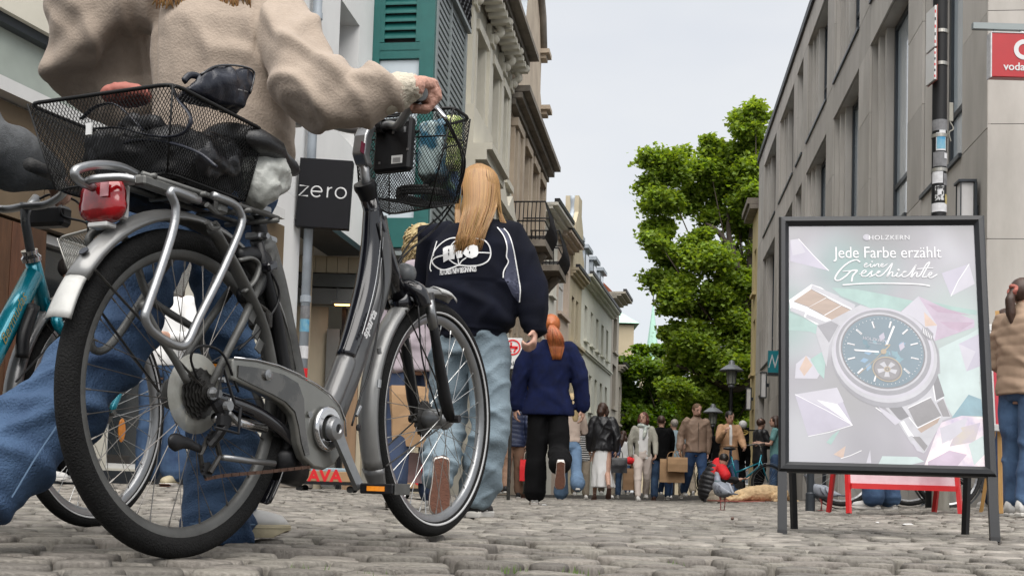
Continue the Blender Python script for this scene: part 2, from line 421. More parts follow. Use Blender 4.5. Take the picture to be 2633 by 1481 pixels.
# ---- modern stone building on the right
RF=Fac(3.47,.117,-1)
def right_building():
    root=thing('stone_office_building','modern grey limestone building on the right with tall recessed windows','building',(4.87,11.96,0))
    off=V((4.87,11.96,0))
    inv=lambda mb:[tuple(V(v)-off) for v in mb.v]
    def fin(mb,name,m,p=root,**k): mb.v=inv(mb); return mb.build(name,m,p,**k)
    cols=[(12.95,14.9),(15.75,18.55),(19.55,22.3),(23.2,26.2),(26.95,28.1),(28.7,31.8),(32.7,36.1)]
    r1=(8.2,10.5); r2=(4.05,7.5)
    ops=[(a,b,*r1) for a,b in cols]+[(a,b,*r2) for a,b in cols]
    gops=[(13.6,16.6,.1,3.3),(17.6,21.2,.1,3.3),(22.4,26,.1,3.3),(27.5,31,.1,3.3),(34.9,36.9,.1,3.3)]
    ops+=gops
    core=MB()
    for c in cells(11.96,37.9,-.2,11.05,ops): RF.box(core,c[0]+.001,c[1]-.001,c[2],c[3],-.62,-.035)
    RF.box(core,12,37.8,-.2,11.0,-3.0,-.64)
    fin(core,'wall','stone_dark_joint')
    # cladding panels with open joints
    n=0
    for (a,b,c,d) in cells(11.96,37.9,-.1,11.1,ops):
        ny=max(1,round((b-a)/1.9)); zs=[c]+[q for q in (1.65,2.88,4.05,5.3,6.4,7.5,8.2,9.4,10.5) if c+.25<q<d-.25]+[d]
        for i in range(ny):
            for j in range(len(zs)-1):
                m=MB(); y0=a+(b-a)*i/ny; y1=a+(b-a)*(i+1)/ny
                e=.0035
                RF.box(m,y0+e,y1-e,zs[j]+e,zs[j+1]-e,-.033,(.002 if (i+j)%2 else 0))
                # returns into the openings
                o=fin(m,'stone_panel','lime_stone'); n+=1
    # reveals, sills, fins
    for k,(a,b,c,d) in enumerate(ops[:14]):
        w=sub('window',root)
        rv=MB(); t=.02
        RF.box(rv,b-.005,b+.03,c,d,-.60,-.036); RF.box(rv,a-.03,a+.005,c,d,-.60,-.036); RF.box(rv,a,b,d-.005,d+.03,-.6,-.036)
        fin(rv,'reveal','lime_stone',w)
        s_=MB(); RF.box(s_,a+.01,b-.01,c-.02,c+.03,-.5,.035); fin(s_,'sill','win_frame_dark',w)
        f_=MB(); L=b-a
        if L>2.5: fins=[b-.38,b-.72] if k>=7 else [b-.34,b-.66,b-.98]
        elif L>1.5: fins=[b-.4]
        else: fins=[]
        for q in fins:
            ff=MB(); RF.box(ff,q,q+.13,c+.03,d-.005,-.30,(-.08 if q==fins[0] else -.12)); fin(ff,'fin','lime_stone',w)
        e=(fins[-1] if fins else b-.02)
        for y0,y1 in ((a+.02,a+.1),(e-.1,e-.01),((a+e)/2-.04,(a+e)/2+.04)): RF.box(f_,y0,y1,c+.03,d-.01,-.32,-.235)
        RF.box(f_,a+.1,e,c+.031,c+.1,-.32,-.24); RF.box(f_,a+.1,e,d-.1,d-.011,-.32,-.24); RF.box(f_,a+.1,e,c+.85,c+.92,-.32,-.245)
        fin(f_,'frame','win_frame_dark',w)
        p=MB(); RF.box(p,a+.05,b-.03,c+.05,d-.05,-.29,-.275); fin(p,'pane','glass_sky_tint',w)
    for (a,b,c,d) in gops:
        w=sub('window',root)
        rv=MB(); RF.box(rv,b-.005,b+.03,c,d,-.60,-.036); RF.box(rv,a,b,d-.005,d+.03,-.6,-.036); fin(rv,'reveal','lime_stone',w)
        f_=MB(); RF.box(f_,a,b,2.7,2.8,-.5,-.42); RF.box(f_,a,a+.08,c,d,-.5,-.42); RF.box(f_,b-.1,b,c,d,-.5,-.42); RF.box(f_,(a+b)/2,(a+b)/2+.08,c,d,-.5,-.42); fin(f_,'frame','win_frame_dark',w)
        p=MB(); RF.box(p,a+.05,b-.05,c,d-.03,-.47,-.455); fin(p,'pane','glass',w)
    # end wall facing the camera
    d=V((1,-.117,0)).normalized(); nrm=V((-.117,-1,0)).normalized(); o0=RF.P(11.96,0)
    core=MB(); q=[o0+d*.036-nrm*.036, o0+d*6-nrm*.036, o0+d*6-nrm*3, o0+d*.7-nrm*.7]
    core.add([p+V((0,0,-.2)) for p in q]+[p+V((0,0,11)) for p in q],[(0,1,2,3),(4,5,6,7),(0,1,5,4),(1,2,6,5),(2,3,7,6),(3,0,4,7)]); fin(core,'wall','stone_dark_joint')
    zz=[-.1,.42,1.65,2.88,4.09,5.3,6.5,7.7,8.9,10.1,11.1]; xs=[0,2.35,4.6,6]
    for i in range(3):
        for j in range(len(zz)-1):
            m=MB(); a,b=xs[i]+.0035+(0 if i else .0),xs[i+1]-.0035; z0,z1=zz[j]+.0035,zz[j+1]-.0035
            pp=[o0+d*x+nrm*y+V((0,0,z)) for z in(z0,z1) for x,y in((a,0),(b,0),(b,-.034),(a,-.034))]
            m.add(pp,[(0,1,2,3),(4,5,6,7),(0,1,5,4),(1,2,6,5),(2,3,7,6),(3,0,4,7)]); fin(m,'stone_panel','lime_stone')
    m=MB(); RF.box(m,11.9,38.0,11.1,11.28,-.7,.06); p=[o0+d*-.05+nrm*.06,o0+d*6+nrm*.06,o0+d*6-nrm*.6,o0+d*-.0-nrm*.6]
    m.add([q+V((0,0,11.103)) for q in p]+[q+V((0,0,11.283)) for q in p],[(0,1,2,3),(4,5,6,7),(0,1,5,4),(1,2,6,5),(2,3,7,6),(3,0,4,7)])
    fin(m,'roof_edge','roof_edge')
right_building()
# ---- plain plastered houses
def house(name,label,fac,Y0,Y1,eave,wall,rows,cols,base=-.1,depth=8,roof=2.6,roofm='slate',cornice=.25,trim=None,frame='white_paint',pane='glass',surround=0,recess=.16,corn_h=.28,bands=(),dorm=0,sillm=None,ground=None,wins=True):
    off=fac.P(Y0,0); root=thing(name,label,'building',off)
    def fin(mb,nm,m,p=root,**k): mb.v=[tuple(V(v)-off) for v in mb.v]; return mb.build(nm,m,p,**k)
    trim=trim or wall; ops=[]
    for (z0,z1) in rows: ops+=[(a,b,z0,z1) for a,b in cols]
    if ground: ops+=ground
    mb=MB()
    for c in cells(Y0,Y1,base,eave,ops): fac.box(mb,c[0],c[1],c[2],c[3],-.32,0)
    fac.box(mb,Y0+.002,Y1-.002,base,eave-.002,-depth,-.322)
    wobj=fin(mb,'wall',wall)
    for (a,b,z0,z1) in ops:
        w=sub('window',root)
        f=MB(); t=min(.09,(b-a)*.09)
        for y0,y1 in ((a,a+t),(b-t,b),((a+b)/2-t*.4,(a+b)/2+t*.4)): fac.box(f,y0,y1,z0,z1,-recess-.06,-recess)
        fac.box(f,a+t,b-t,z1-t,z1,-recess-.06,-recess); fac.box(f,a+t,b-t,z0,z0+t,-recess-.06,-recess); fac.box(f,a+t,b-t,z0+(z1-z0)*.62,z0+(z1-z0)*.62+t*.8,-recess-.06,-recess+.002)
        fin(f,'frame',frame,w)
        p=MB(); fac.box(p,a,b,z0,z1,-recess-.045,-recess-.03); fin(p,'pane',pane,w)
        if z0>2.5:
            s=MB(); fac.box(s,a-.1,b+.1,z0-.1,z0-.001,0.001,.12); fin(s,'sill',sillm or trim,w)
        if surround:
            s=MB(); k=.12
            fac.box(s,a-k,a-.001,z0,z1,.001,surround); fac.box(s,b+.001,b+k,z0,z1,.001,surround); fac.box(s,a-k-.04,b+k+.04,z1+.001,z1+.2,.001,surround*1.8)
            fin(s,'surround',trim,w)
    for (z,h,o) in bands:
        m=MB(); fac.box(m,Y0,Y1,z,z+h*.5,.001,o*.6); fac.box(m,Y0,Y1,z+h*.5+.001,z+h,.001,o); fin(m,'string_course',trim)
    if cornice:
        m=MB()
        for i in range(3): fac.box(m,Y0-.02*i,Y1+.02*i,eave-corn_h+corn_h*i/3+.001,eave-corn_h+corn_h*(i+1)/3,.002,cornice*(i+1)/3)
        fin(m,'cornice',trim)
        m=MB(); fac.box(m,Y0,Y1,eave+.002,eave+.12,cornice-.12,cornice+.04); fin(m,'gutter','roof_edge')
    if roof:
        m=MB(); v=[fac.P(Y0,eave+.001,0),fac.P(Y1,eave+.001,0),fac.P(Y1,eave+roof,-roof*1.0),fac.P(Y0,eave+roof,-roof*1.0),fac.P(Y0,eave+.001,-depth),fac.P(Y1,eave+.001,-depth)]
        m.add(v,[(0,1,2,3),(3,2,5,4),(0,3,4),(1,5,2),(0,4,5,1)]); fin(m,'roof',roofm)
    for k in range(dorm):
        yc=lerp(Y0,Y1,(k+.5)/dorm); m=MB(); fac.box(m,yc-.6,yc+.6,eave+.25,eave+1.6,-1.7,-.35); 
        fac.box(m,yc-.7,yc+.7,eave+1.6,eave+1.75,-1.9,-.2); dd=fin(m,'dormer','zinc')
        m=MB(); fac.box(m,yc-.42,yc+.42,eave+.4,eave+1.45,-.349,-.33); fin(m,'pane','glass',dd)
    return root,fin
W=Fac(-4.36,.147,1)
def white_building():
    off=W.P(12.1,0); root=thing('white_rendered_house','smooth white rendered house above the shop passage, with a green shuttered oriel','building',off)
    def fin(mb,nm,m,p=root,**k): mb.v=[tuple(V(v)-off) for v in mb.v]; return mb.build(nm,m,p,**k)
    mb=MB(); op=[(14.15,15.0,4.5,6.15),(14.15,15.0,7.3,9)]
    for c in cells(12.1,17.9,3.3,11,op): W.box(mb,*c,-.4,0)
    W.box(mb,12.1,13.0,-.2,3.298,-.4,0); W.box(mb,12.2,17.8,3.302,10.9,-6,-.402)
    fin(mb,'wall','render_white')
    for (a,b,c,d) in op:
        w=sub('window',root); f=MB(); W.box(f,a,a+.07,c,d,-.38,-.3); W.box(f,b-.07,b,c,d,-.38,-.3); W.box(f,a+.07,b-.07,d-.07,d,-.38,-.3); W.box(f,a+.07,b-.07,c,c+.07,-.38,-.3); fin(f,'frame','win_frame_dark',w)
        p=MB(); W.box(p,a+.07,b-.07,c+.07,d-.07,-.36,-.34); fin(p,'pane','glass',w)
    # soffit trim
    m=MB(); W.box(m,13.02,15.6,3.22,3.298,-.5,.03); fin(m,'soffit_trim','win_frame_dark')
    # oriel
    o=sub('oriel',root); y0=15.64; pj=.86
    g1=MB(); W.box(g1,y0,y0+.1,3.35,3.75,0.003,pj); fin(g1,'base_rail','green_paint',o)
    fr=MB(); zs=[3.75,5.2,5.35,6.35,6.55,7.9,8.05,9.0]
    for x0,x1 in ((.003,.10),(pj-.2,pj-.001)): W.box(fr,y0,y0+.1,3.751,11,x0,x1)
    for z in (4.9,5.95,6.05,7.2,8.3,9.4): W.box(fr,y0+.002,y0+.098,z,z+.12,.10,pj-.2)
    fin(fr,'frame','green_paint',o)
    for (z0,z1,kind) in ((3.76,4.9,'p'),(5.02,5.94,'p'),(6.18,7.2,'l'),(7.32,8.3,'p'),(8.42,9.4,'l')):
        a,b=.10,pj-.2
        if kind=='p': m=MB(); W.box(m,y0+.05,y0+.06,z0,z1,a,b); fin(m,'pane','glass_sky_tint',o)
        else:
            m=MB(); W.box(m,y0+.07,y0+.08,z0,z1,a,b); fin(m,'shutter_back','dark_void',o)
            nsl=8
            for i in range(nsl):
                z=z0+.05+(z1-z0-.08)*i/nsl; m=MB(); q=[W.P(y0+.005,z,a+.06),W.P(y0+.005,z,b-.06),W.P(y0+.06,z+.1,b-.06),W.P(y0+.06,z+.1,a+.06)]
                m.add(q+[p+V((0,0,.018)) for p in q],[(0,1,2,3),(4,5,6,7),(0,1,5,4),(1,2,6,5),(2,3,7,6),(3,0,4,7)]); fin(m,'shutter_slat','green_paint',o)
            m=MB(); W.box(m,y0+.004,y0+.05,z0,z1,a,a+.06); W.box(m,y0+.004,y0+.05,z0,z1,b-.06,b); W.box(m,y0+.004,y0+.05,z1-.05,z1,a+.06,b-.06); fin(m,'shutter_frame','green_paint',o)
    # street face: grey louvres above a pane, lattice balcony above
    y1=17.85
    fr=MB()
    for a,b in ((y0+.1,y0+.18),(y0+1.0,y0+1.05),(y1-.1,y1)): W.box(fr,a,b,3.3,7.15,pj-.08,pj+.02)
    W.box(fr,y0+.18,y1-.1,3.3,3.4,pj-.08,pj); W.box(fr,y0+.18,y1-.1,7.05,7.15,pj-.08,pj+.01)
    fin(fr,'louvre_frame','grey_slat',o)
    z=3.5
    while z<7.0:
        m=MB(); W.box(m,y0+.18,y1-.1,z,z+.062,pj-.05,pj-.005); fin(m,'louvre','grey_slat',o); z+=.105
    p=MB(); W.box(p,y0+.11,y1-.02,3.36,7.1,pj-.16,pj-.14); fin(p,'pane','dark_void',o)
    bal=MB(); wires(bal,W.P(y0+.05,7.25,pj+.06),W.P(y1,7.25,pj+.06),W.P(y1,10.2,pj+.06),W.P(y0+.05,10.2,pj+.06),12,16,.018,4)
    wires(bal,W.P(y1,7.25,.05),W.P(y1,7.25,pj+.06),W.P(y1,10.2,pj+.06),W.P(y1,10.2,.05),5,16,.018,4)
    for z in (7.25,7.9,8.7,10.2): bal.tube([W.P(y0+.05,z,pj+.06),W.P(y1,z,pj+.06),W.P(y1,z,.02)],.025,6)
    b=fin(bal,'balcony_lattice','black_metal',o); b['kind']='stuff'
    sl=MB(); W.box(sl,y0,y1,7.16,7.22,.003,pj+.08); fin(sl,'balcony_slab','grey_slat',o); sl=MB(); W.box(sl,y0,y1,3.24,3.298,.003,pj+.02); fin(sl,'base_slab','grey_slat',o)
    # street level under the oriel: gallery with railing
    return root
white_building()
def passage():
    # passage wall set back below the white house, timber boards over a glazed canopy
    off=V((-2.6,16.25,0)); root=thing('passage_front','beige boarded passage front with grey canopy beam and sandstone posts','shopfront',off)
    def fin(mb,nm,m,p=root,**k): mb.v=[tuple(V(v)-off) for v in mb.v]; return mb.build(nm,m,p,**k)
    def bx(x0,x1,y0,y1,z0,z1,nm,m): q=MB(); q.box(((x0+x1)/2,(y0+y1)/2,(z0+z1)/2),(x1-x0,y1-y0,z1-z0)); return fin(q,nm,m)
    x=-3.1
    while x<-1.75:
        bx(x,x+.145,16.1,16.14,3.07,4.1,'board','cladding'); x+=.152
    bx(-3.2,-1.9,16.15,16.3,3.0,4.1,'backing','dark_void')
    bx(-3.2,-1.85,16.02,16.3,2.86,3.04,'canopy_beam','grey_metal'); bx(-3.2,-1.9,16.05,16.2,2.62,2.84,'canopy_panel','grey_metal2')
    bx(-2.80,-2.70,15.2,15.34,.0,4.0,'post','cladding')
    bx(-2.62,-2.44,16.2,16.3,.1,2.3,'door_panel','grey_metal2')
    bx(-2.42,-2.36,16.2,16.35,.0,2.6,'door_frame','black_metal')
    bx(-2.33,-2.16,16.2,16.4,.0,2.62,'sandstone_post','post_orange'); bx(-2.155,-2.09,16.2,16.4,.0,2.62,'post','cladding')
    bx(-3.3,-2.63,16.3,16.36,.0,2.62,'back_panel','cladding')
    # stair soffits and windows further into the passage
    for i in range(5): q=MB(); q.box((-1.9+.12*i,17.0+.3*i,2.45-.17*i),(.62,.5,.05)); fin(q,'canopy_step','grey_metal2')
    bx(-2.6,-1.2,19.0,19.1,0,2.6,'back_wall','cladding'); q=bx(-1.95,-1.7,18.9,18.98,.9,1.9,'window_frame','white_paint')
    bx(-2.1,-2.06,16.5,18.5,1.2,2.6,'side_beam','grey_metal')
    h=MB(); h.box((0,0,0),(.36,.16,.05),bev=.01)
    for s in(-1,1): h.cyl((s*.12,.0,.02),(s*.12,.05,.22),.008,n=6)
    t=thing('patio_heater','slim glowing infrared heater under the grey passage canopy','heater',(-2.34,15.9,2.62)); h.build('housing','silver',t)
    e=MB(); e.box((0,-.02,-.03),(.27,.07,.015)); e.build('heating_element','glow',t)
mm('grey_metal',(.12,.125,.12),.5,metal=.2); mm('grey_metal2',(.2,.2,.19),.55,metal=.1,var=.1,scale=2); mm('post_orange',(.42,.27,.16),.7,var=.2,scale=3,stretch=(4,4,.5))
mm('glow',(1,.42,.14),.4,emit=2.2)
passage()
# left-hand near shop with big upper window
def near_shop():
    K=Fac(-2.55-.33*12.05,.33,1)
    off=K.P(7,0); root=thing('cream_shop_building','cream shop building at the left edge with dark framed upper window and timber shopfront','building',off)
    def fin(mb,nm,m,p=root,**k): mb.v=[tuple(V(v)-off) for v in mb.v]; return mb.build(nm,m,p,**k)
    mb=MB(); ops=[(7.2,9.55,2.98,3.52),(9.9,11.6,2.98,3.52),(8.75,9.4,.22,2.0),(9.65,10.6,.22,2.0),(10.75,11.6,.22,2.0)]
    for c in cells(6,12.03,-.2,9,ops+[(6,12.03,2.0,2.85)]): K.box(mb,*c,-.3,0)
    K.box(mb,6.1,12.0,-.2,8.9,-5,-.302); fin(mb,'wall','render_cream')
    for (a,b,c,d) in ops:
        w=sub('window',root); f=MB(); t=.07
        K.box(f,a,a+t,c,d,-.2,-.05); K.box(f,b-t,b,c,d,-.2,-.05); K.box(f,a+t,b-t,d-t,d,-.2,-.05); K.box(f,a+t,b-t,c,c+t*.6,-.2,-.05); fin(f,'frame','win_frame_dark' if c>2.5 else 'white_paint',w)
        p=MB(); K.box(p,a+t,b-t,c+t*.6,d-t,-.16,-.14); fin(p,'pane','glass_pale' if c>2.5 else 'glass',w)
    m=MB(); K.box(m,6,12,2.86,2.96,.002,.16); fin(m,'ledge','white_paint')
    y=6
    while y<11.9: m=MB(); K.box(m,y,y+.68,2.02,2.84,-.05,.04); fin(m,'fascia_panel','tan_panel'); y+=.69
    y=6.0
    while y<8.7: m=MB(); K.box(m,y,y+.168,.25,1.99,.002,.05); fin(m,'timber_board','brown_wood'); y+=.175
    m=MB(); K.box(m,6,12,-.1,.2,.002,.03); fin(m,'plinth','win_frame_dark')
mm('glass_pale',(.36,.40,.36),.15,var=.2,scale=1,coat=.5); mm('tan_panel',(.14,.10,.06),.6,var=.15,scale=3,objvar=.1); mm('brown_wood',(.075,.032,.015),.6,var=.3,scale=6,stretch=(4,4,.6),objvar=.25,bump=.2)
near_shop()
# ornate cream house
def cream_house():
    cols=[(18.6,19.5),(20.9,21.75),(23.0,23.9),(24.9,25.7),(26.3,26.9)]
    root,fin=house('ornate_cream_house','ornate cream house with pilasters, pediments and dark overhanging cornice','' and W or W,17.92,27.45,10.35,'render_cream',[(1.0,2.9),(4.3,6.1),(7.3,9.3)],cols,roof=3,cornice=.0,surround=.07,recess=.24,frame='frame_brown',bands=[(3.5,.3,.2),(6.6,.28,.16)])
    for y in (18.15,20.2,22.45,24.45,26.1,27.2):
        m=MB(); W.box(m,y-.16,y+.16,3.85,10.0,.001,.1); W.box(m,y-.2,y+.2,9.55,9.75,.1,.16); W.box(m,y-.22,y+.22,6.95,7.15,.1,.16); fin(m,'pilaster','render_cream')
        # scroll bracket under the eaves
        b=MB(); pr=[]
        b.tube(spline([W.P(y,9.75,.12),W.P(y,9.85,.3),W.P(y,10.05,.22),W.P(y,10.1,.42)],5),.08,8); b.ball(W.P(y,9.72,.16),.11); b.ball(W.P(y,10.08,.45),.1); fin(b,'bracket','render_cream',smooth=True)
    for (a,b) in cols:
        for z in (6.12,):  # pediments
            m=MB(); W.box(m,a-.3,b+.3,z+.22,z+.34,.001,.34); W.box(m,a-.22,b+.22,z+.1,z+.218,.001,.22)
            c=(a+b)/2; q=[W.P(a-.3,z+.345,.0),W.P(b+.3,z+.345,0),W.P(c,z+.75,0)]; r=[p+W.n*.32 for p in q]
            m.add(q+r,[(0,1,2),(3,4,5),(0,1,4,3),(1,2,5,4),(2,0,3,5)]); fin(m,'pediment','render_cream')
        for z in (4.3,7.3):
            m=MB(); W.box(m,a-.22,b+.22,z-.24,z-.102,.001,.26); W.box(m,a-.12,b+.12,z-.36,z-.242,.001,.16); fin(m,'window_ledge','render_cream')
            m=MB()
            for q in range(5): m.ball(W.P(lerp(a,b,.1+.2*q),z-.62+.06*sin(q*2.2),.03),(.05,.09,.09))
            m.tube([W.P(lerp(a,b,t),z-.55-.12*sin(pi*t),.04) for t in np.linspace(0,1,9)],.045,8); fin(m,'garland','render_cream',smooth=True)
    # oriel with stacked cornices
    o=sub('oriel',root)
    for z0,z1,pj in ((3.0,3.2,.55),(3.2,5.9,.6),(5.9,6.08,.8),(6.08,6.2,.9),(6.2,6.9,.55),(2.7,3.0,.35)):
        m=MB(); W.box(m,20.3,22.3,z0+.001,z1,.101,pj); fin(m,'oriel_storey' if z1-z0>1 else 'moulding','render_cream',o)
    for y in (20.45,21.3,22.15): m=MB(); W.box(m,y-.08,y+.08,3.3,5.8,.6,.68); fin(m,'colonnette','render_cream',o)
    for y in (20.6,21.45): m=MB(); W.box(m,y,y+.6,3.8,5.5,.601,.61); fin(m,'pane','glass',o)
    m=MB(); q=MB(); W.box(q,20.28,20.299,3.7,5.5,.18,.5); fin(q,'side_pane','glass',o)
    # overhanging dark eave
    m=MB()
    for i,(z,pj) in enumerate(((10.1,.3),(10.22,.5),(10.36,.72))): W.box(m,17.9,27.5,z+.001,z+.12,.001,pj)
    fin(m,'eave','sand_dark')
    m=MB()
    for y in np.arange(18.1,27.4,.36): W.box(m,y,y+.16,9.98,10.1,.1,.5)
    d=fin(m,'dentils','render_cream'); d['kind']='stuff'
    # turned finials above the eave
    for y in (18.4,22.5,26.7):
        m=MB(); m.lathe([(.0,1.5),(.05,1.35),(.12,1.2),(.06,1.05),(.14,.8),(.2,.55),(.12,.4),(.22,.15),(.24,0),(0,0)],W.P(y,10.48,.3),n=14); fin(m,'finial','render_cream',smooth=True)
mm('frame_brown',(.10,.08,.06),.6)
cream_house()
def sandstone_house():
    cols=[(28.2,29.0),(29.9,30.7),(31.5,32.3),(33.1,33.9)]
    root,fin=house('sandstone_house','brown sandstone house with curved gable and iron balconies','' and W or W,27.5,34.6,9.75,'sandstone',[(1,3),(4.1,6.1),(7.0,9.0)],cols,roof=3.6,cornice=0,surround=.1,recess=.3,frame='frame_brown',bands=[(3.4,.3,.25),(6.4,.25,.18)])
    m=MB()
    for i,(z,pj) in enumerate(((9.35,.18),(9.5,.34),(9.66,.52))): W.box(m,27.5,34.6,z+.001,z+.14,.001,pj)
    fin(m,'eave','sand_dark')
    # gable towards the street, stepped with zinc capped shoulders
    def P(y,z,o): return W.P(y,z,o)
    poly=[(27.9,9.8),(27.9,11.0),(28.35,11.4),(28.35,12.4),(28.9,13.4),(29.9,14.2),(31.0,14.2),(32.1,13.4),(32.6,12.4),(32.6,11.4),(33.1,11),(33.1,9.8)]
    m=MB(); n=len(poly); m.add([P(y,z,.1) for y,z in poly]+[P(y,z,-.4) for y,z in poly],[tuple(range(n)),tuple(range(2*n-1,n-1,-1))]+[(k,(k+1)%n,n+(k+1)%n,n+k) for k in range(n)])
    fin(m,'gable','sandstone')
    for (y,z) in ((27.9,11.0),(28.35,12.45),(33.1,11.0),(32.6,12.45)):
        m=MB(); W.box(m,y-.3,y+.3,z,z+.12,-.55,.36); W.box(m,y-.2,y+.2,z-.12,z-.002,-.5,.26); fin(m,'gable_moulding','sandstone')
    for z0,z1,y in ((11.12,12.3,27.95),(12.6,13.6,28.4)):
        m=MB(); v=[P(y-.16,z0,.3),P(y-.16,z0,-.5),P(y+.25,z1,-.5),P(y+.25,z1,.3)]; m.add(v+[q+V((0,.05,.03)) for q in v],[(0,1,2,3),(4,5,6,7),(0,1,5,4),(1,2,6,5),(2,3,7,6),(3,0,4,7)]); fin(m,'zinc_flashing','zinc')
    for y,z0 in ((27.75,9.8),(30.5,14.2)):
        m=MB(); m.lathe([(0,1.2),(.08,1.0),(.2,.75),(.1,.5),(.26,.25),(.3,0),(0,0)],P(y,z0+.1,-.1),n=12); fin(m,'finial','sandstone',smooth=True)
    m=MB(); m.tube([P(y,z,.16) for y,z in poly[3:9]],.12,8); fin(m,'gable_coping','sand_dark',smooth=True)
    for y in (28.55,29.45,31.1,32.7,34.2): m=MB(); W.box(m,y-.17,y+.17,3.8,9.3,.001,.14); fin(m,'pilaster','sandstone')
    for z,y0,y1 in ((5.9-.1,27.9,29.6),(5.9-.1,31.0,32.9)):
        b=sub('balcony',root); z+=.35
        m=MB(); W.box(m,y0,y1,z-.16,z,.15,.95); fin(m,'slab','sand_dark',b)
        m=MB()
        for t in np.arange(0,1.001,.06): 
            y=lerp(y0,y1,t); m.tube(spline([W.P(y,z,.9),W.P(y,z+.35,1.05),W.P(y,z+.9,.92)],3),.012,4)
        for oo in np.arange(.2,.9,.1): m.tube(spline([W.P(y0,z,oo),W.P(y0-.1,z+.35,oo),W.P(y0,z+.9,oo)],3),.012,4)
        for zz in (.03,.45,.92): m.tube([W.P(y0,z+zz,.15),W.P(y0,z+zz,.92),W.P(y1,z+zz,.92),W.P(y1,z+zz,.15)],.02,4)
        r=fin(m,'railing','black_metal',b); r['kind']='stuff'
        m=MB(); m.tube(spline([W.P((y0+y1)/2,z-.16,.8),W.P((y0+y1)/2,z-.5,.5),W.P((y0+y1)/2,z-.95,.15)],5),.14,8); fin(m,'bracket','sand_dark',b,smooth=True)
sandstone_house()
L2=Fac(-6.41,.2057,1)
mm('render_pale',(.66,.64,.57),.8,var=.07,scale=1); mm('render_pink',(.52,.43,.35),.8,var=.08,scale=1); mm('render_yellow',(.47,.41,.29),.8,var=.12,scale=1.2); mm('render_green',(.62,.62,.54),.8,var=.06,scale=1); mm('render_brown',(.44,.40,.34),.8,var=.1,scale=1)
mm('tile_red',(.36,.10,.045),.7,var=.25,scale=6,bump=.3,bscale=14); mm('copper',(.42,.66,.54),.7,var=.12,scale=2); mm('curtain',(.5,.5,.48),.8,var=.15,scale=6,stretch=(8,8,.3))
house('pale_plaster_house','pale plaster house with narrow windows beyond the sandstone balconies',L2,34.62,37.6,8.75,'render_pale',[(1.2,2.8),(3.9,5.4),(6.3,7.9)],[(35.0,35.7),(36.3,37.0)],cornice=.5,roof=3.6,frame='frame_brown')
house('pink_plaster_house','pinkish plaster house with wide white curtained windows',L2,37.62,40.3,8.6,'render_pink',[(.8,2.6),(3.6,5.2),(6.0,7.6)],[(38.0,39.9)],cornice=.45,roof=3.2,pane='curtain')
r_,fn=house('gabled_yellow_house','ochre gabled house with zinc edged scrolled gable',L2,40.32,43.1,7.9,'render_yellow',[(1,2.8),(3.4,4.9),(5.5,7.0)],[(40.8,41.4),(41.8,42.4)],cornice=.3,roof=2.5,frame='frame_brown',bands=[(5.15,.2,.2)])
def yellow_gable(fn):
    poly=[(40.4,7.9),(40.4,8.6),(40.9,8.9),(40.8,9.6),(41.3,10.1),(41.3,10.7),(42.1,10.7),(42.1,10.1),(42.6,9.6),(42.5,8.9),(43,8.6),(43,7.9)]
    m=MB(); n=len(poly); m.add([L2.P(y,z,.08) for y,z in poly]+[L2.P(y,z,-.4) for y,z in poly],[tuple(range(n)),tuple(range(2*n-1,n-1,-1))]+[(k,(k+1)%n,n+(k+1)%n,n+k) for k in range(n)]); fn(m,'gable','render_yellow')
    m=MB(); m.tube(spline([L2.P(y,z,-.15) for y,z in poly[1:6]],4),.09,8,asp=.6); fn(m,'zinc_edge','zinc',smooth=True)
yellow_gable(fn)
house('light_green_house','long pale green plaster house with two rows of small windows and dormers',L2,43.12,52.5,8.2,'render_green',[(.9,2.4),(3.3,4.7),(5.9,7.2)],[(44+1.66*i,44.75+1.66*i) for i in range(5)],cornice=.4,roof=3,dorm=4,frame='frame_brown',bands=[(5.35,.14,.12)],recess=.22)
house('tall_brown_house','narrow brownish house with a red tiled roof',L2,52.52,55.4,9.2,'render_brown',[(1,3),(4,6),(6.6,8.2)],[(53.2,54.6)],cornice=.6,roof=2.2,roofm='tile_red',frame='frame_brown')
house('slate_hung_house','narrow house with dark slate hung upper storey at the end of the row',L2,55.42,61,6.2,'render_brown',[(.9,2.5),(3.4,5.2)],[(56+1.2*i,56.7+1.2*i) for i in range(4)],cornice=.35,roof=2.2,frame='frame_brown')
# yellow house beyond the office building
def yellow_house():
    root,fin=house('narrow_yellow_house','narrow yellow plaster house peeping out past the stone office block','' and RF or RF,37.95,39.9,9.6,'render_yel2',[(1.2,3),(4.2,6),(6.9,8.4)],[(38.4,39.2)],cornice=.0,roof=2.4,depth=6,frame='white_paint')
    m=MB(); RF.box(m,37.95,40.2,9.6,9.75,.001,.28); RF.box(m,37.95,40.2,9.76,9.95,.001,.36); fin(m,'eave','sand_dark')
mm('render_yel2',(.52,.42,.22),.8,var=.08,scale=1)
yellow_house()
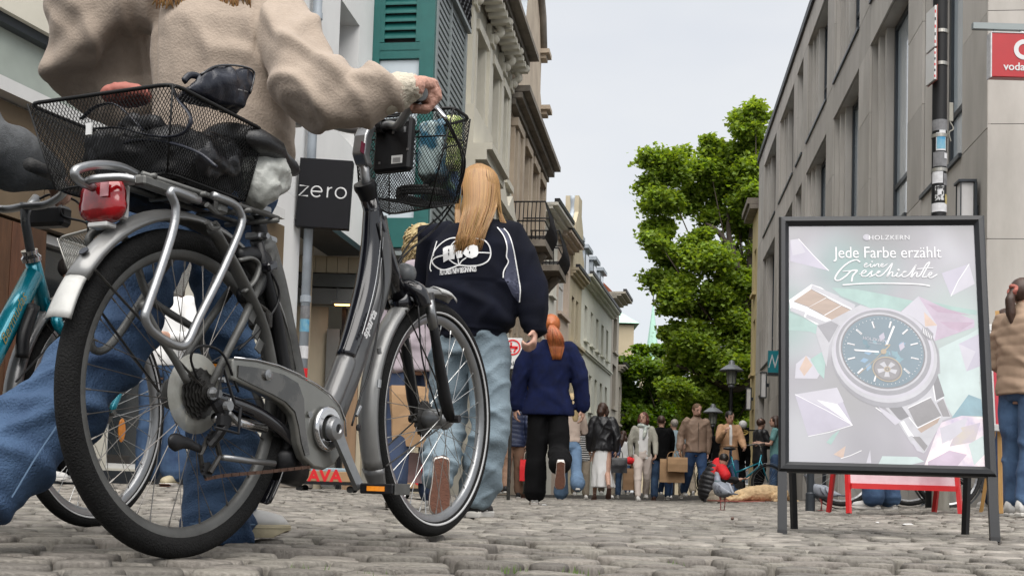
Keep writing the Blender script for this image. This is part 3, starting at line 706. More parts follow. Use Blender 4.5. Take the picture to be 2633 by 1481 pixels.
# building across the end of the street, behind the trees
EF=Fac(0,0,1)
def end_building():
    off=V((4,74,0)); root=thing('beige_end_building','beige four storey building closing the street behind the trees','building',off)
    def fin(mb,nm,m,p=root,**k): mb.v=[tuple(V(v)-off) for v in mb.v]; return mb.build(nm,m,p,**k)
    m=MB(); m.box((18.2,78,4.5),(17,8,9.4)); fin(m,'wall','render_cream2')
    m=MB(); v=[V((9.5,73.8,9.2)),V((26.9,73.8,9.2)),V((26.9,82.2,9.2)),V((9.5,82.2,9.2)),V((12,78,11.2)),V((24,78,11.2))]; m.add(v,[(0,1,5,4),(2,3,4,5),(0,4,3),(1,2,5),(0,3,2,1)]); fin(m,'roof','slate')
    for j in range(4):
        for i in range(8):
            w=sub('window',root); x=10.3+2.05*i; z=.9+2.15*j
            f=MB(); f.box((x+.45,73.98,z+.7),(1.0,.06,1.5)); fin(f,'frame','white_paint',w)
            for s in (-1,1): p=MB(); p.box((x+.45+s*.22,73.94,z+.7),(.36,.03,1.3)); fin(p,'pane','glass',w)
mm('render_cream2',(.45,.38,.26),.85,var=.08,scale=.6)
end_building()
def church():
    t=thing('church_spire','slender pale green copper church spire far beyond the street','church tower',U(1669,1250,210).xy.to_3d())
    s=210/3000
    m=MB(); m.box((0,0,11),(4.2,4.2,22)); m.build('tower','render_cream2',t)
    H0=(1262-885)*s; H1=(1262-800)*s
    m=MB(); m.lathe([(2.0,H0-8),(0.9,H0+1),(.05,H1+2.2)],(0,0,0),n=8); m.build('spire','copper',t)
    m=MB(); m.cyl((0,0,H1+2),(0,0,H1+5.5),.09,n=6); m.ball((0,0,H1+2.6),.25); m.box((0,0,H1+4.6),(1,.12,.12)); m.build('cross','dark_steel',t)
    p=U(1590,1250,95); t=thing('copper_roofed_building','cream building with a pale green copper hipped roof behind the row','building',(p.x-3,95,0)); s=95/3000
    z=(1258-838)*s+.1
    m=MB(); m.box((0,0,z/2-.1),(7.2,7,z)); m.build('wall','render_cream2',t)
    m=MB(); v=[V((-4,-3.9,z)),V((4,-3.9,z)),V((4,3.9,z)),V((-4,3.9,z)),V((-1.6,0,z+3.3)),V((-.6,0,z+3.3))]; m.add(v,[(0,1,5,4),(2,3,4,5),(0,4,3),(1,2,5),(0,3,2,1)]); m.build('roof','copper',t)
church()
# ================================================================== the silver bicycle (local x = forward, y = left, z = up)
BA=.442; BO=V((-.702,2.491,-.019)); BRZ=pi/2-BA
_bu,_bn=V((sin(BA),cos(BA),0)),V((cos(BA),-sin(BA),0))
def B(px,py,n=0):   # seen position at true side offset n (metres to the right of the frame plane), in display pixels
    px*=1.0222; py*=1.0222; r=ray(px,py); o=V((0,0,CH)); t=(BO+_bn*n-o).dot(_bn)/r.dot(_bn); q=o+r*t-BO
    return V((q.dot(_bu),-n,q.z))
def L(pts,n): return [B(x,y,n) for x,y in pts]
def wheel(parent,c,R=.35,tyre_r=.0235,hubw=.055,stripe=False,rimm='silver',nsp=36,spoke_r=.0011,rot=0,dirty=False):
    w=sub('wheel',parent); w.location=c
    t=MB(); prof=[]
    K=20
    for k in range(K): a=2*pi*k/K; prof.append((R-tyre_r+cos(a)*tyre_r*1.02, sin(a)*tyre_r*.95))
    t.lathe(prof,(0,0,0),(0,1,0),96,closed=True); t.build('tyre','tyre',w,smooth=True)
    if stripe:
        s=MB(); 
        for sd in(-1,1): s.lathe([(R-tyre_r*1.62,sd*tyre_r*.815),(R-tyre_r*1.50,sd*tyre_r*.88),(R-tyre_r*1.35,sd*tyre_r*.945),(R-tyre_r*1.34,sd*tyre_r*.90),(R-tyre_r*1.5,sd*tyre_r*.8)],(0,0,0),(0,1,0),96,closed=True)
        s.build('reflex_stripe','reflex',w,smooth=True)
    ri=R-2*tyre_r+.003
    r=MB(); r.lathe([(ri+.008,-.0135),(ri-.001,-.0125),(ri-.012,-.0115),(ri-.019,-.006),(ri-.021,0),(ri-.019,.006),(ri-.012,.0115),(ri-.001,.0125),(ri+.008,.0135)],(0,0,0),(0,1,0),96); r.build('rim',rimm,w,auto=40)
    h=MB(); h.lathe([(0,-.07),(.008,-.07),(.009,-.045),(.014,-.042),(.033,-.040),(.034,-.032),(.02,-.028),(.019,.028),(.034,.032),(.033,.040),(.014,.042),(.009,.07),(0,.07)],(0,0,0),(0,1,0),24); h.build('hub','silver_grubby',w,auto=35)
    sm_=None
    for k in range(nsp):
        a=2*pi*(k+.3)/nsp+rot; sd=1 if k%2 else -1; of=(.55 if (k//2)%2 else -.55)
        p0=V((cos(a+of)*.030,sd*.036,sin(a+of)*.030)); p1=V((cos(a)*(ri-.02),sd*.003,sin(a)*(ri-.02)))
        m=MB(); m.cyl(p0,lerp(p0,p1,.95),spoke_r,n=4); m.cyl(lerp(p0,p1,.95),p1,.0022,n=5); m.build('spoke','spoke' if not dirty else 'spoke_dark',w)
    return w
mm('tyre',(.006,.006,.006),.8,var=.5,scale=40,bump=.6,bscale=240,spec=.25); mm('reflex',(.5,.5,.5),.4,var=.08); mm('spoke_dark',(.16,.15,.14),.4,metal=.8,var=.2)
bike=thing('city_bicycle','silver and black low-step city bicycle pushed along, wire baskets front and rear','bicycle',BO,BRZ)
wheel(bike,(0,0,.35),rimm='silver_grubby',dirty=True,tyre_r=.024)
wheel(bike,(1.10,0,.37),stripe=True,rot=.2)
def fender(mb,c,R,a0,a1,w=.056,dz=.012,n=26,taper=None):
    rs=[]
    for i in range(n+1):
        a=radians(lerp(a0,a1,i/n)); k=1 if not taper else taper(i/n)
        u=V((cos(a),0,sin(a))); r=[]
        for j,(y,d) in enumerate([(-1,-dz),(-.92,-dz*.2),(-.6,dz*.5),(0,dz),(.6,dz*.5),(.92,-dz*.2),(1,-dz),(.88,-dz*.6),(.55,dz*.2),(0,dz*.6),(-.55,dz*.2),(-.88,-dz*.6)]):
            r.append(V(c)+u*(R+d)+V((0,y*w/2*k,0)))
        rs.append(r)
    return mb.rings(rs)
f=MB(); fender(f,(0,0,.35),.378,149,14); f.build('rear_fender','fender_silver',bike,smooth=True)
f=MB(); fender(f,(0,0,.35),.372,14,-38,w=.05); f.build('rear_fender_lower','black_gloss',bike,smooth=True)
# flared tip of the rear fender
f=MB(); fender(f,(0,0,.35),.379,163,149,taper=lambda t:1.15-.15*t,n=6,dz=.008); fl=f.build('fender_flap','flap_grey',bike,smooth=True)
m=MB(); e=V((cos(radians(141)),0,sin(radians(141)))); c=V((0,0,.35))+e*.3925; m.lathe([(0,0),(.010,0),(.010,.003),(0,.003)],c+V((0,-.004,0)),e,20); m.build('fender_badge','black_gloss',bike)
f=MB(); fender(f,(1.10,0,.37),.378,88,205,w=.06,n=30); f.build('front_fender','fender_silver',bike,smooth=True)
f=MB(); fender(f,(1.10,0,.37),.378,215,205.2,w=.07,n=4,taper=lambda t:.7+.3*t); f.build('mud_flap','silver_paint',bike,smooth=True)
f=MB(); fender(f,(1.10,0,.37),.384,76,95,w=.06,n=6,taper=lambda t:.5+.5*sm(t*2)); f.build('fender_tip','white_plastic',bike,smooth=True)
m=MB(); q=B(900,1075,.035); m.lathe([(0,0),(.009,0),(.010,.004),(0,.006)],q,(0,-1,0),16); m.build('fender_bolt','black_metal',bike)
mm('fender_silver',(.24,.24,.235),.35,metal=.4,var=.12,scale=8,coat=.2); mm('flap_grey',(.45,.45,.43),.4,var=.15,scale=20)
# fender stays
m=MB()
for s in(-1,1):
    m.tube([(1.10,s*.06,.37),(1.0,s*.045,.5),(.86,s*.03,.66)],.0025,5); m.tube([(0,s*.065,.35),(-.30,s*.03,.56)],.003,5); m.tube([(1.1,s*.06,.37),(.78,s*.032,.22)],.0025,5)
m.build('fender_stays','dark_steel',bike)['kind']='stuff'
# frame
HT0,HT1=B(928,500),B(1000,745)
fr=MB()
hx=(HT1-HT0).normalized()
fr.tube([HT0,lerp(HT0,HT1,.25),lerp(HT0,HT1,.7),HT1],[.024,.027,.028,.026],16); fr.build('head_tube','black_gloss',bike,smooth=True)
m=MB(); m.lathe([(0,0),(.030,0),(.032,.012),(.026,.03),(.024,.045),(0,.045)],HT0-hx*.045,hx,20); m.build('headset','black_plastic',bike,auto=35)
dt=spline(L([(948,545),(958,640),(950,730),(905,860),(872,960),(842,1045)],-.0),8)
m=MB(); m.tube(dt,[lerp(.030,.036,sin(pi*i/(len(dt)-1))) for i in range(len(dt))],20,asp=.85,up=V((0,1,0))); dtube=m.build('down_tube','silver_shaded',bike,smooth=True)
ut=spline(L([(937,525),(934,620),(921,720),(895,820),(868,900)],.0),8)
m=MB(); m.tube(ut,[.0255+.006*sin(pi*i/(len(ut)-1)) for i in range(len(ut))],16,up=V((0,1,0))); m.build('upper_tube','black_gloss',bike,smooth=True)
mm('silver_shaded',(.10,.10,.10),.35,metal=.5,coat=.2)  # down tube silver, darkened: its shadow side is painted into the colour
# thin bright lines running down the black tube
m=MB(); m.tube([p+V((-.004,-.0305,0)) for p in ut[3:-6]],.0012,5); m.tube([p+V((.014,-.0275,0)) for p in ut[6:-8]],.001,5); m.build('tube_piping','silver',bike)['kind']='stuff'
lug=spline(L([(872,900),(850,960),(828,1010),(800,1040)],-.0),6)
m=MB(); m.tube(lug,[.0255,.0285]+[.029]*(len(lug)-2),16,up=V((0,1,0))); m.build('lower_lug','silver_paint',bike,smooth=True)
st=spline(L([(735,945),(712,830),(690,720),(668,640),(655,600)],0)[::1],6)
bb=V((.43,0,.30))
st=[bb]+st
m=MB(); m.tube(st,[.032]+[.031]*(len(st)-4)+[.026]*3,16,up=V((0,1,0))); m.build('seat_tube','silver_grubby',bike,smooth=True)
m=MB(); m.tube(L([(700,1100),(722,960),(695,800),(668,690),(650,610)],.034),[.014,.015,.016,.014,.012],12); m.build('battery_rail','black_plastic',bike,smooth=True)
m=MB(); m.tube([B(668,640),B(655,590),B(645,540)],.019,14); m.build('seat_post_collar','black_plastic',bike,smooth=True)
m=MB(); m.tube([B(656,592),B(640,515)],.0165,14); m.build('seat_post','silver',bike,smooth=True)
for a in (B(657,600),B(642,524)): m=MB(); m.box(a,(.07,.045,.016),bev=.004); m.cyl(a+V((-.02,-.022,0)),a+V((-.02,-.035,0)),.007,n=8); m.build('seat_post_clamp','silver',bike)
m=MB(); m.tube([B(641,520),B(638,470),B(640,440)],.018,12); m.build('suspension_boot','black_plastic',bike,smooth=True)
# saddle
sd=MB(); S0=V((.20,0,.925)); R=[]
for (x,w,zt,zb) in ((-.13,.035,.028,-.005),(-.115,.075,.042,-.02),(-.07,.098,.048,-.03),(-.01,.095,.042,-.028),(.04,.066,.036,-.022),(.09,.040,.034,-.018),(.135,.028,.026,-.016),(.155,.018,.012,-.012)):
    r=[]
    for k in range(18):
        a=2*pi*k/18; z=(zt if sin(a)>0 else -zb)*sin(a) if sin(a)>0 else zb*-sin(a); r.append(S0+V((x,w*cos(a),z if sin(a)>0 else zb*abs(sin(a)))))
    R.append(r)
sd.rings(R); sd.build('saddle','saddle_skin',bike,smooth=True)
mm('saddle_skin',(.010,.010,.011),.4,var=.2,bump=.15,bscale=200)
m=MB()
for s in(-1,1): m.tube(spline([S0+V((-.1,s*.02,-.02)),S0+V((-.04,s*.022,-.05)),S0+V((.06,s*.022,-.05)),S0+V((.13,s*.012,-.01))],5),.0035,6)
m.build('saddle_rails','silver',bike)['kind']='stuff'
bag=MB(); bag.ball(B(655,440,.02)+V((0,0,0)),(.075,.06,.05),20,14); bag.ball(B(648,465,.03),(.05,.05,.05),16,12); bag.ball(B(672,430,.03),(.04,.05,.05),16,12)
me=fuse(bag,.006,2); displace(me,lambda c,n:fold(c,26,.010,(1,1,1))); o=link('saddle_cover_bag',me,'poly_bag'); o.parent=bike
# stays
m=MB(); m.tube(spline(L([(488,985),(560,1005),(640,1035),(700,1075),(750,1120)],.045),5),.0125,12,asp=1.3); m.tube([(0,.06,.35),(.2,.05,.33),(.43,.03,.30)],.011,10)
m.build('chain_stays','black_gloss',bike,smooth=True)['kind']='stuff'
m=MB()
for s in(-1,1): m.tube([(0,s*.06,.35),(.12,s*.05,.52),(.25,s*.024,.70)],[.008,.009,.011],10)
m.build('seat_stays','silver_grubby',bike,smooth=True)['kind']='stuff'
m=MB(); m.tube(spline(L([(535,575),(600,690),(660,820),(690,960)],.05),6),[.012,.014,.017,.02,.022]*5 if 0 else .017,12,asp=.5); m.build('stay_guard','silver_grubby',bike,smooth=True)
# chain guard
cg=[(.06,.432),(.14,.436),(.22,.432),(.30,.42),(.37,.404),(.43,.385),(.475,.36),(.502,.325),(.508,.285),(.495,.245),(.465,.215),(.42,.2),(.375,.205),(.335,.225),(.31,.262),(.30,.30),(.285,.325),(.25,.345),(.20,.358),(.13,.372),(.06,.385)]
m=MB(); m.prism([(x,z) for x,z in cg],(0,-.052,0),(1,0,0),(0,0,1),(0,-1,0),.026); o=m.build('chain_guard','guard_silver',bike)
bv=o.modifiers.new('b','BEVEL'); bv.width=.006; bv.segments=3; o.data.shade_smooth(); o.data.set_sharp_from_angle(angle=radians(50))
mm('guard_silver',(.185,.185,.17),.3,metal=.4,var=.15,scale=9,coat=.3)
inn=[(.075,.418),(.15,.42),(.24,.414),(.295,.40),(.32,.365),(.33,.30),(.352,.235),(.335,.232),(.318,.262),(.305,.30),(.288,.333),(.25,.353),(.2,.366),(.13,.38),(.075,.392)]
m=MB(); m.prism(inn,(0,-.0782,0),(1,0,0),(0,0,1),(0,-1,0),.003); m.build('smoked_window','smoked2',bike)
mm('smoked2',(.035,.033,.03),.12,var=.5,scale=11,coat=.5,sharp=True)
m=MB(); m.lathe([(.0,0),(.012,0),(.013,.006),(.006,.008),(0,.008)],(.175,-.081,.407),(0,-1,0),16); m.lathe([(0,0),(.008,0),(.008,.004),(0,.004)],(.345,-.081,.33),(0,-1,0),12); m.build('guard_screws','silver',bike)['kind']='stuff'
m=MB(); m.tube([(x,-.079,z+.001) for x,z in cg[:9]],.0022,6); m.build('guard_edge','chrome',bike,smooth=True)
# crank, ring, pedals
C0=B(830,1078,.09)
m=MB(); m.lathe([(.030,0),(.047,0),(.055,.004),(.055,.012),(.048,.016),(.042,.012),(.036,.016),(.030,.012)],(C0.x-.005,-.079,C0.z),(0,-1,0),40,closed=True); m.build('chainring_trim','chrome',bike,smooth=True)
m=MB(); m.lathe([(0,0),(.029,0),(.031,.008),(.026,.018),(.012,.021),(.0095,.017),(0,.017)],(C0.x,-.095,C0.z),(0,-1,0),28)
E1=B(903,1225,.115)
m.rings([[V((C0.x+dx,-.100-dy,C0.z+dz_)) for dx,dy,dz_ in((-.016,0,-.012),(.014,0,.010),(.014,.012,.010),(-.016,.012,-.012))],[lerp(C0,E1,.5)+V((a,b,c)) for a,b,c in((-.011,.0,-.008),(.011,.0,.008),(.011,-.012,.008),(-.011,-.012,-.008))],[E1+V((a,b,c)) for a,b,c in((-.010,.008,-.008),(.011,.008,.008),(.011,-.006,.008),(-.010,-.006,-.008))]])
m.build('crank_arm','silver',bike,auto=50)
m=MB(); m.lathe([(0,0),(.0095,0),(.008,-.004),(0,-.004)],(C0.x,-.1125,C0.z),(0,-1,0),12); m.build('crank_bolt','black_plastic',bike)
def pedal(c,nm='pedal'):
    p=sub(nm,bike); p.location=c
    m=MB()
    for s in(-1,1): m.box((s*.034,-.05,0),(.013,.095,.026),bev=.003)
    for y in(-.008,-.05,-.093): m.box((0,y,0),(.068,.012,.022),bev=.002)
    m.cyl((0,.012,0),(0,-.09,0),.008,n=10); m.build('pedal_body','black_plastic',p)
    for s in(-1,1): m=MB(); m.box((s*.0415,-.05,0),(.003,.05,.012)); m.build('reflector','amber',p)
    m=MB(); m.box((0,-.101,0),(.07,.004,.028),bev=.001); m.build('end_plate','silver_grubby',p)
pedal(E1+V((.02,-.012,-.002)))
C1=V((C0.x*2-E1.x,.09,C0.z*2-E1.z)); m=MB(); m.tube([(C0.x,.09,C0.z),C1],[.014,.010],8,asp=.6); m.build('crank_arm','silver',bike,smooth=True); pedal(C1+V((-.01,.11,0)))
# drivetrain at the rear hub
RH=V((0,0,.35))
m=MB(); m.lathe([(.02,0),(.085,-.006),(.086,-.003),(.02,.003)],RH+V((0,-.034,0)),(0,-1,0),48,closed=True); m.build('spoke_guard_disc','clear_disc',bike,smooth=True)
m=MB()
for i,(r) in enumerate((.056,.050,.044,.039,.034,.029,.025)):
    y=-.040-i*.0042; n=2*int(r*330); pts=[(cos(pi*k/n*2)*(r if k%2 else r-.0035),sin(pi*k/n*2)*(r if k%2 else r-.0035)) for k in range(n)]
    m.prism(pts,RH+V((0,y,0)),(1,0,0),(0,0,1),(0,-1,0),.0016)
    m.lathe([(0,0),(r*.72,0),(r*.72,.004),(0,.004)],RH+V((0,y,0)),(0,-1,0),12)
m.build('cassette','dark_steel',bike)['kind']='stuff'
m=MB(); m.cyl(RH+V((0,-.07,0)),RH+V((0,-.095,0)),.009,n=6); m.cyl(RH+V((0,-.072,0)),RH+V((0,-.078,0)),.014,n=12); m.build('axle_nut','silver',bike)
dr=sub('derailleur',bike)
m=MB(); m.tube(spline([V((.01,-.075,.335)),V((.03,-.085,.30)),V((.02,-.085,.27)),V((.005,-.07,.24))],4),[.012,.014,.014,.013,.012,.012,.012,.012,.011,.011,.01,.01,.01][:13],8); m.box((.025,-.088,.295),(.035,.02,.03),bev=.005); m.build('derailleur_body','black_plastic',dr,smooth=False)
m=MB(); m.box((.052,-.094,.300),(.05,.012,.012),tilt=Matrix.Rotation(.5,3,'Y'),bev=.003); m.ball((.03,-.1,.335),.009); m.cyl((.015,-.1,.325),(.015,-.112,.325),.011,n=14); m.cyl((.01,-.085,.38),(.01,-.1,.38),.006,n=8); m.build('derailleur_links','silver',dr)['kind']='stuff'
for c in ((.012,-.068,.255),(.0,-.068,.188)):
    m=MB(); n=22; m.prism([(cos(2*pi*k/n)*(.018 if k%2 else .014),sin(2*pi*k/n)*(.018 if k%2 else .014)) for k in range(n)],c,(1,0,0),(0,0,1),(0,-1,0),.006); m.build('jockey_wheel','black_plastic',dr)
m=MB(); m.tube([(.012,-.078,.258),(.03,-.078,.22),(.0,-.078,.183)],.006,6); m.tube([(.012,-.06,.258),(-.012,-.06,.22),(.0,-.06,.183)],.006,6); m.build('cage','dark_steel',dr)['kind']='stuff'
m=MB(); m.tube(spline(L([(425,1122),(440,1112),(470,1114),(505,1130)],.07),4),[.004,.012,.017,.019,.019,.018,.016,.013,.012,.011,.010,.009,.008][:13],8,asp=.4,up=V((0,1,0))); m.build('stand_foot','black_plastic',bike,smooth=True)
m=MB(); g1=B(560,925,.10); 
m.tube([B(545,1000,.10),B(562,925,.11),B(590,1015,.11),B(605,1025,.11),B(600,1090,.11),B(540,1075,.10)],.0035,6); m.build('derailleur_hoop','black_metal',bike)
# kick stand, lower bars
m=MB(); m.tube(L([(540,1050),(600,1062),(665,1078)],.07),.011,12); m.build('kick_stand','chrome',bike,smooth=True)
m=MB(); m.tube(L([(560,1150),(620,1158),(690,1165)],.06),.007,10); m.build('stand_leg','silver',bike,smooth=True)
# chain
def chain(pts,n=.078):
    m=MB(); P=spline(pts,1) if 0 else pts; 
    for a,b in zip(P[:-1],P[1:]):
        d=(b-a).length; k=max(1,int(d/.0127)); 
        for i in range(k):
            c=lerp(a,b,(i+.5)/k); ang=-atan2(b.z-a.z,b.x-a.x); m.box(c,(.0135,.0035 if i%2 else .006,.0072),tilt=Matrix.Rotation(ang,3,'Y'))
    o=m.build('chain','chain_rust',bike); o['kind']='stuff'
chain([V((-.005,-.071,.170)),V((.05,-.071,.178)),V((.2,-.07,.19)),V((.36,-.07,.205)),V((.43,-.07,.215))]); 
# motor housing below the guard
m=MB(); m.tube([(.33,-.02,.25),(.36,0,.205),(.42,0,.19)],[.03,.045,.035],12); m.build('bottom_bracket_shell','black_plastic',bike,smooth=True)
# fork
m=MB(); m.tube([HT1,HT1+V((.03,0,-.025))],[.03,.034],14); cc=B(1012,742); m.tube(spline([cc+V((.03,-.055,-.03)),cc+V((.01,-.045,.01)),cc+V((0,0,.022)),cc+V((.01,.045,.01)),cc+V((.03,.055,-.03))],5),.024,12); m.build('fork_crown','black_gloss',bike,smooth=True)
for s in(-1,1):
    m=MB(); a=B(1040,765)+V((0,0,0)); m.tube([V((a.x,s*.05,a.z+.03)),V((a.x+.045,s*.052,a.z-.10)),V((1.06,s*.054,.43)),V((1.095,s*.056,.365))],[.014,.014,.019,.017],12); m.build('fork_leg','black_plastic',bike,smooth=True)
    m=MB(); m.tube([V((a.x+.0,s*.05,a.z+.01)),V((a.x+.035,s*.051,a.z-.07))],.0145,12); m.build('fork_stanchion','silver',bike,smooth=True)
m=MB(); m.cyl((1.10,-.055,.37),(1.10,-.085,.37),.012,n=8); m.cyl((1.10,.055,.37),(1.10,.085,.37),.012,n=8); m.build('axle','black_metal',bike)
m=MB(); m.lathe([(.0,-.06),(.016,-.06),(.026,-.05),(.030,-.03),(.030,.02),(.026,.035),(0,.035)],(1.10,0,.37),(0,1,0),28); m.build('roller_brake','silver',bike,auto=35)
n=40; m=MB(); m.prism([(cos(2*pi*k/n)*(.055 if k%2 else .049),sin(2*pi*k/n)*(.055 if k%2 else .049)) for k in range(n)],(1.10,.03,.37),(1,0,0),(0,0,1),(0,1,0),.012); m.build('cooling_ring','dark_steel',bike)
# front lamp
m=MB(); c=B(1018,690); m.lathe([(0,-.03),(.02,-.028),(.030,-.012),(.033,.01),(.028,.014),(0,.014)],c,(.95,0,-.12),24); m.build('front_lamp','lamp_grey',bike,smooth=True)
mm('lamp_grey',(.10,.105,.11),.35,var=.1)
m=MB(); m.tube([B(1012,718),B(1014,700),B(1018,690)],.006,8); m.build('lamp_bracket','silver',bike)
# stem and bars
m=MB(); a=B(925,500); b=B(915,400); c=B(915,330); d=B(936,320)
m.tube([a,lerp(a,b,.5),b],[.014,.014,.015],12); m.build('stem_post','silver',bike,smooth=True)
m=MB(); m.rings([[p+V((x,y,0)) for x,y in((-.016,-.02),(.016,-.02),(.016,.02),(-.016,.02))] for p in (B(917,420),B(908,390),B(914,345),B(925,318))]); o=m.build('stem','silver',bike); bv=o.modifiers.new('b','BEVEL'); bv.width=.005; bv.segments=2
m=MB(); m.box(B(912,372,.021),(.016,.003,.03),tilt=Matrix.Rotation(.15,3,'Y')); m.build('stem_badge','dark_red',bike); mm('dark_red',(.12,.01,.03),.4)
m=MB()
for y in (-.022,.022): m.lathe([(.016,-.008),(.021,-.008),(.021,.008),(.016,.008)],B(942,320)+V((0,y,0)),(0,1,0),16,closed=True)
m.build('bar_clamp','black_plastic',bike)
BC=B(942,320)
bar=spline([V((.50,.29,1.165)),V((.60,.25,1.175)),V((.685,.16,1.165)),V((BC.x,.07,BC.z)),BC,V((BC.x,-.05,BC.z)),B(1000,317,.10),B(1022,285,.17),B(1040,250,.23)],6)
m=MB(); m.tube(bar,.0115,12); m.build('handlebar','silver',bike,smooth=True)
GE=B(1057,236,.30); GB=B(1040,250,.215)
GR0=V((.545,-.205,1.145)); GR1=V((GE.x,GE.y,GE.z))
for (a,b,nm) in ((GB,GR1,'grip'),(V((.60,.25,1.175)),V((.46,.31,1.16)),'grip')):
    m=MB(); m.tube([a,lerp(a,b,.3),lerp(a,b,.9),b],[.0155,.0165,.0175,.0175],16); m.build(nm,'grip_black',bike,smooth=True)
    d_=(b-a).normalized(); m=MB(); m.lathe([(.005,.001),(.0185,0),(.019,.004),(.017,.008),(.006,.008),(.005,.002),(0,.002)],b,d_,24); m.build('grip_end_cap','cap_grey',bike,auto=40)
    m=MB(); m.lathe([(0,.0),(.0055,.0),(.0055,.0032),(0,.0032)],b,d_,12); m.build('cap_hole','black_plastic',bike)
mm('grip_black',(.012,.012,.012),.7,bump=.3,bscale=200); mm('cap_grey',(.13,.14,.145),.5,var=.1)
# levers
lv=sub('brake_lever',bike); m=MB(); q=B(1045,262,.17); m.box(q,(.045,.03,.035),bev=.01); m.build('lever_housing','lamp_grey',lv)
m=MB(); P=[B(1060,262,.19),B(1085,262,.23),B(1102,275,.26),B(1121,297,.29)]
m.tube(spline(P,5),[.006,.0065,.007,.007,.0072,.0074,.0076,.0078,.008,.008,.008,.0078,.0076,.0074,.007,.0066][:16],10,asp=.6); m.build('lever_blade','chrome',lv,smooth=True)
lv=sub('brake_lever',bike); m=MB(); q=V((.64,.215,1.165)); m.box(q,(.05,.03,.035),bev=.01); m.build('lever_housing','silver',lv)
m=MB(); m.tube(spline([B(735,300,-.22),B(708,308,-.25),B(688,318,-.27),B(665,328,-.29)],5),.006,10,asp=.6); m.build('lever_blade','chrome',lv,smooth=True)
# bell
m=MB(); m.ball(B(1030,262,.13),(.018,.018,.018)); m.build('bell','black_plastic',bike,smooth=True)
# cables
m=MB()
m.tube(spline([B(1105,280,.22),B(1135,330,.22),B(1163,400,.18),B(1150,480,.12),B(1110,540,.06),B(1040,600,.03),B(1000,660,.02)],8),.0028,6)
m.tube(spline([B(1108,275,.22),B(1145,340,.22),B(1170,410,.17),B(1145,500,.12),B(1095,575,.06),B(1020,640,.03),B(990,690,.02)],8),.0028,6)
m.tube(spline([B(1045,270,.17),B(1010,290,.12),B(960,296,.06),B(930,306,.02)],6),.003,6); m.tube(spline([B(1040,262,.16),B(990,282,.09),B(940,298,.03),B(880,318,-.04)],6),.003,6)
m.tube(spline([B(952,560,.03),B(966,700,.03),B(955,800,.04),B(930,930,.04),B(905,1000,.05),B(885,1070,.05)],6),.003,6)
m.tube(spline([B(1052,770,.06),B(1062,900,.07),B(1090,1000,.07),B(1105,1045,.06)],6),.0025,6)
m.tube(spline([B(500,960,.06),B(480,900,.07),B(505,870,.08),B(560,890,.08),B(600,985,.07)],6),.003,6)
m.tube(spline([B(640,640,.03),B(690,700,.05),B(700,760,.05),B(650,830,.05),B(600,880,.05)],6),.003,6)
m.build('cables','black_plastic',bike,smooth=True)['kind']='stuff'
m=MB(); m.tube([B(953,975,.05),B(955,955,.05)],.006,8); m.tube([B(895,1045,.05),B(906,1022,.05)],.006,8); m.tube([B(953,875,.05),B(955,890,.05)],.006,8); m.build('cable_ends','silver',bike)['kind']='stuff'
# frame lock and rear brake behind the seat tube
lk=sub('frame_lock',bike)
m=MB(); m.tube(spline(L([(598,645),(640,640),(668,655),(660,700),(640,735),(605,745)],.03),5),.013,10,asp=1.4); m.build('lock_ring','black_plastic',lk,smooth=True)
m=MB(); m.tube(spline(L([(600,655),(632,650),(650,668),(640,705),(612,735)],.055),5),.008,10,asp=.6); m.build('lock_cover','silver_grubby',lk,smooth=True)
m=MB(); m.box(B(676,670,.06),(.035,.03,.02),tilt=Matrix.Rotation(-.4,3,'Y'),bev=.005); m.build('lock_lever','black_gloss',lk)
m=MB(); m.box(B(655,805,.03),(.05,.045,.05),bev=.01); m.tube(L([(640,760),(668,780),(676,820)],.05),.006,8); m.build('rear_brake','dark_steel',bike)['kind']='stuff'
m=MB()
for x,y in((635,795),(645,835),(652,870)): m.box(B(x,y,.05),(.022,.004,.03),tilt=Matrix.Rotation(.5,3,'Y'),bev=.001)
m.build('bracket_plates','silver_grubby',bike)['kind']='stuff'
# rack
rk=sub('luggage_rack',bike)
m=MB()
for s in (.115,-.09):
    off=0 if s>0 else 0
    if s>0: P=[(500,505),(430,480),(442,520),(435,580),(400,690),(372,770),(365,800),(385,835),(440,868),(470,862),(500,800),(560,680),(606,570),(604,535),(585,512),(535,492)]
    else: P=[(320,560),(300,585),(250,578),(226,596),(232,622),None]
    if s>0: m.tube(spline(L(P,s),4),.0088,10)
m.build('side_rail','silver',rk,smooth=True)
m=MB(); m.tube(spline(L([(228,622),(224,598),(250,578),(288,585),(322,612),(345,668),(372,745),(430,790),(490,830),(520,900),(545,965)],-.06),4),.0085,10); m.tube(spline(L([(225,820),(232,875),(262,880),(300,840),(348,768),(380,720),(440,640)],-.14),4),.0085,10)
m.tube(spline(L([(355,760),(395,835),(440,905),(470,960)],.06),4),.008,10); m.build('side_rail','silver_grubby',rk,smooth=True)
m=MB(); m.tube(spline(L([(345,440),(300,420),(245,415),(200,424),(188,436),(200,455),(235,472)],.0),5),.009,10); m.tube(spline([B(240,470,-.02),B(222,458,0),B(240,450,.03),B(300,446,.06),B(340,452,.08)],5),.008,10); m.build('rear_hoop','silver',rk,smooth=True)
m=MB()
for y in (-.06,0,.06): m.tube([(-.22,y,.765),(.22,y,.775)],.006,8)
for x in (-.2,-.05,.1,.2): m.tube([(x,-.075,.765),(x,.075,.765)],.006,8)
m.build('rack_deck','silver_grubby',rk,smooth=True)['kind']='stuff'
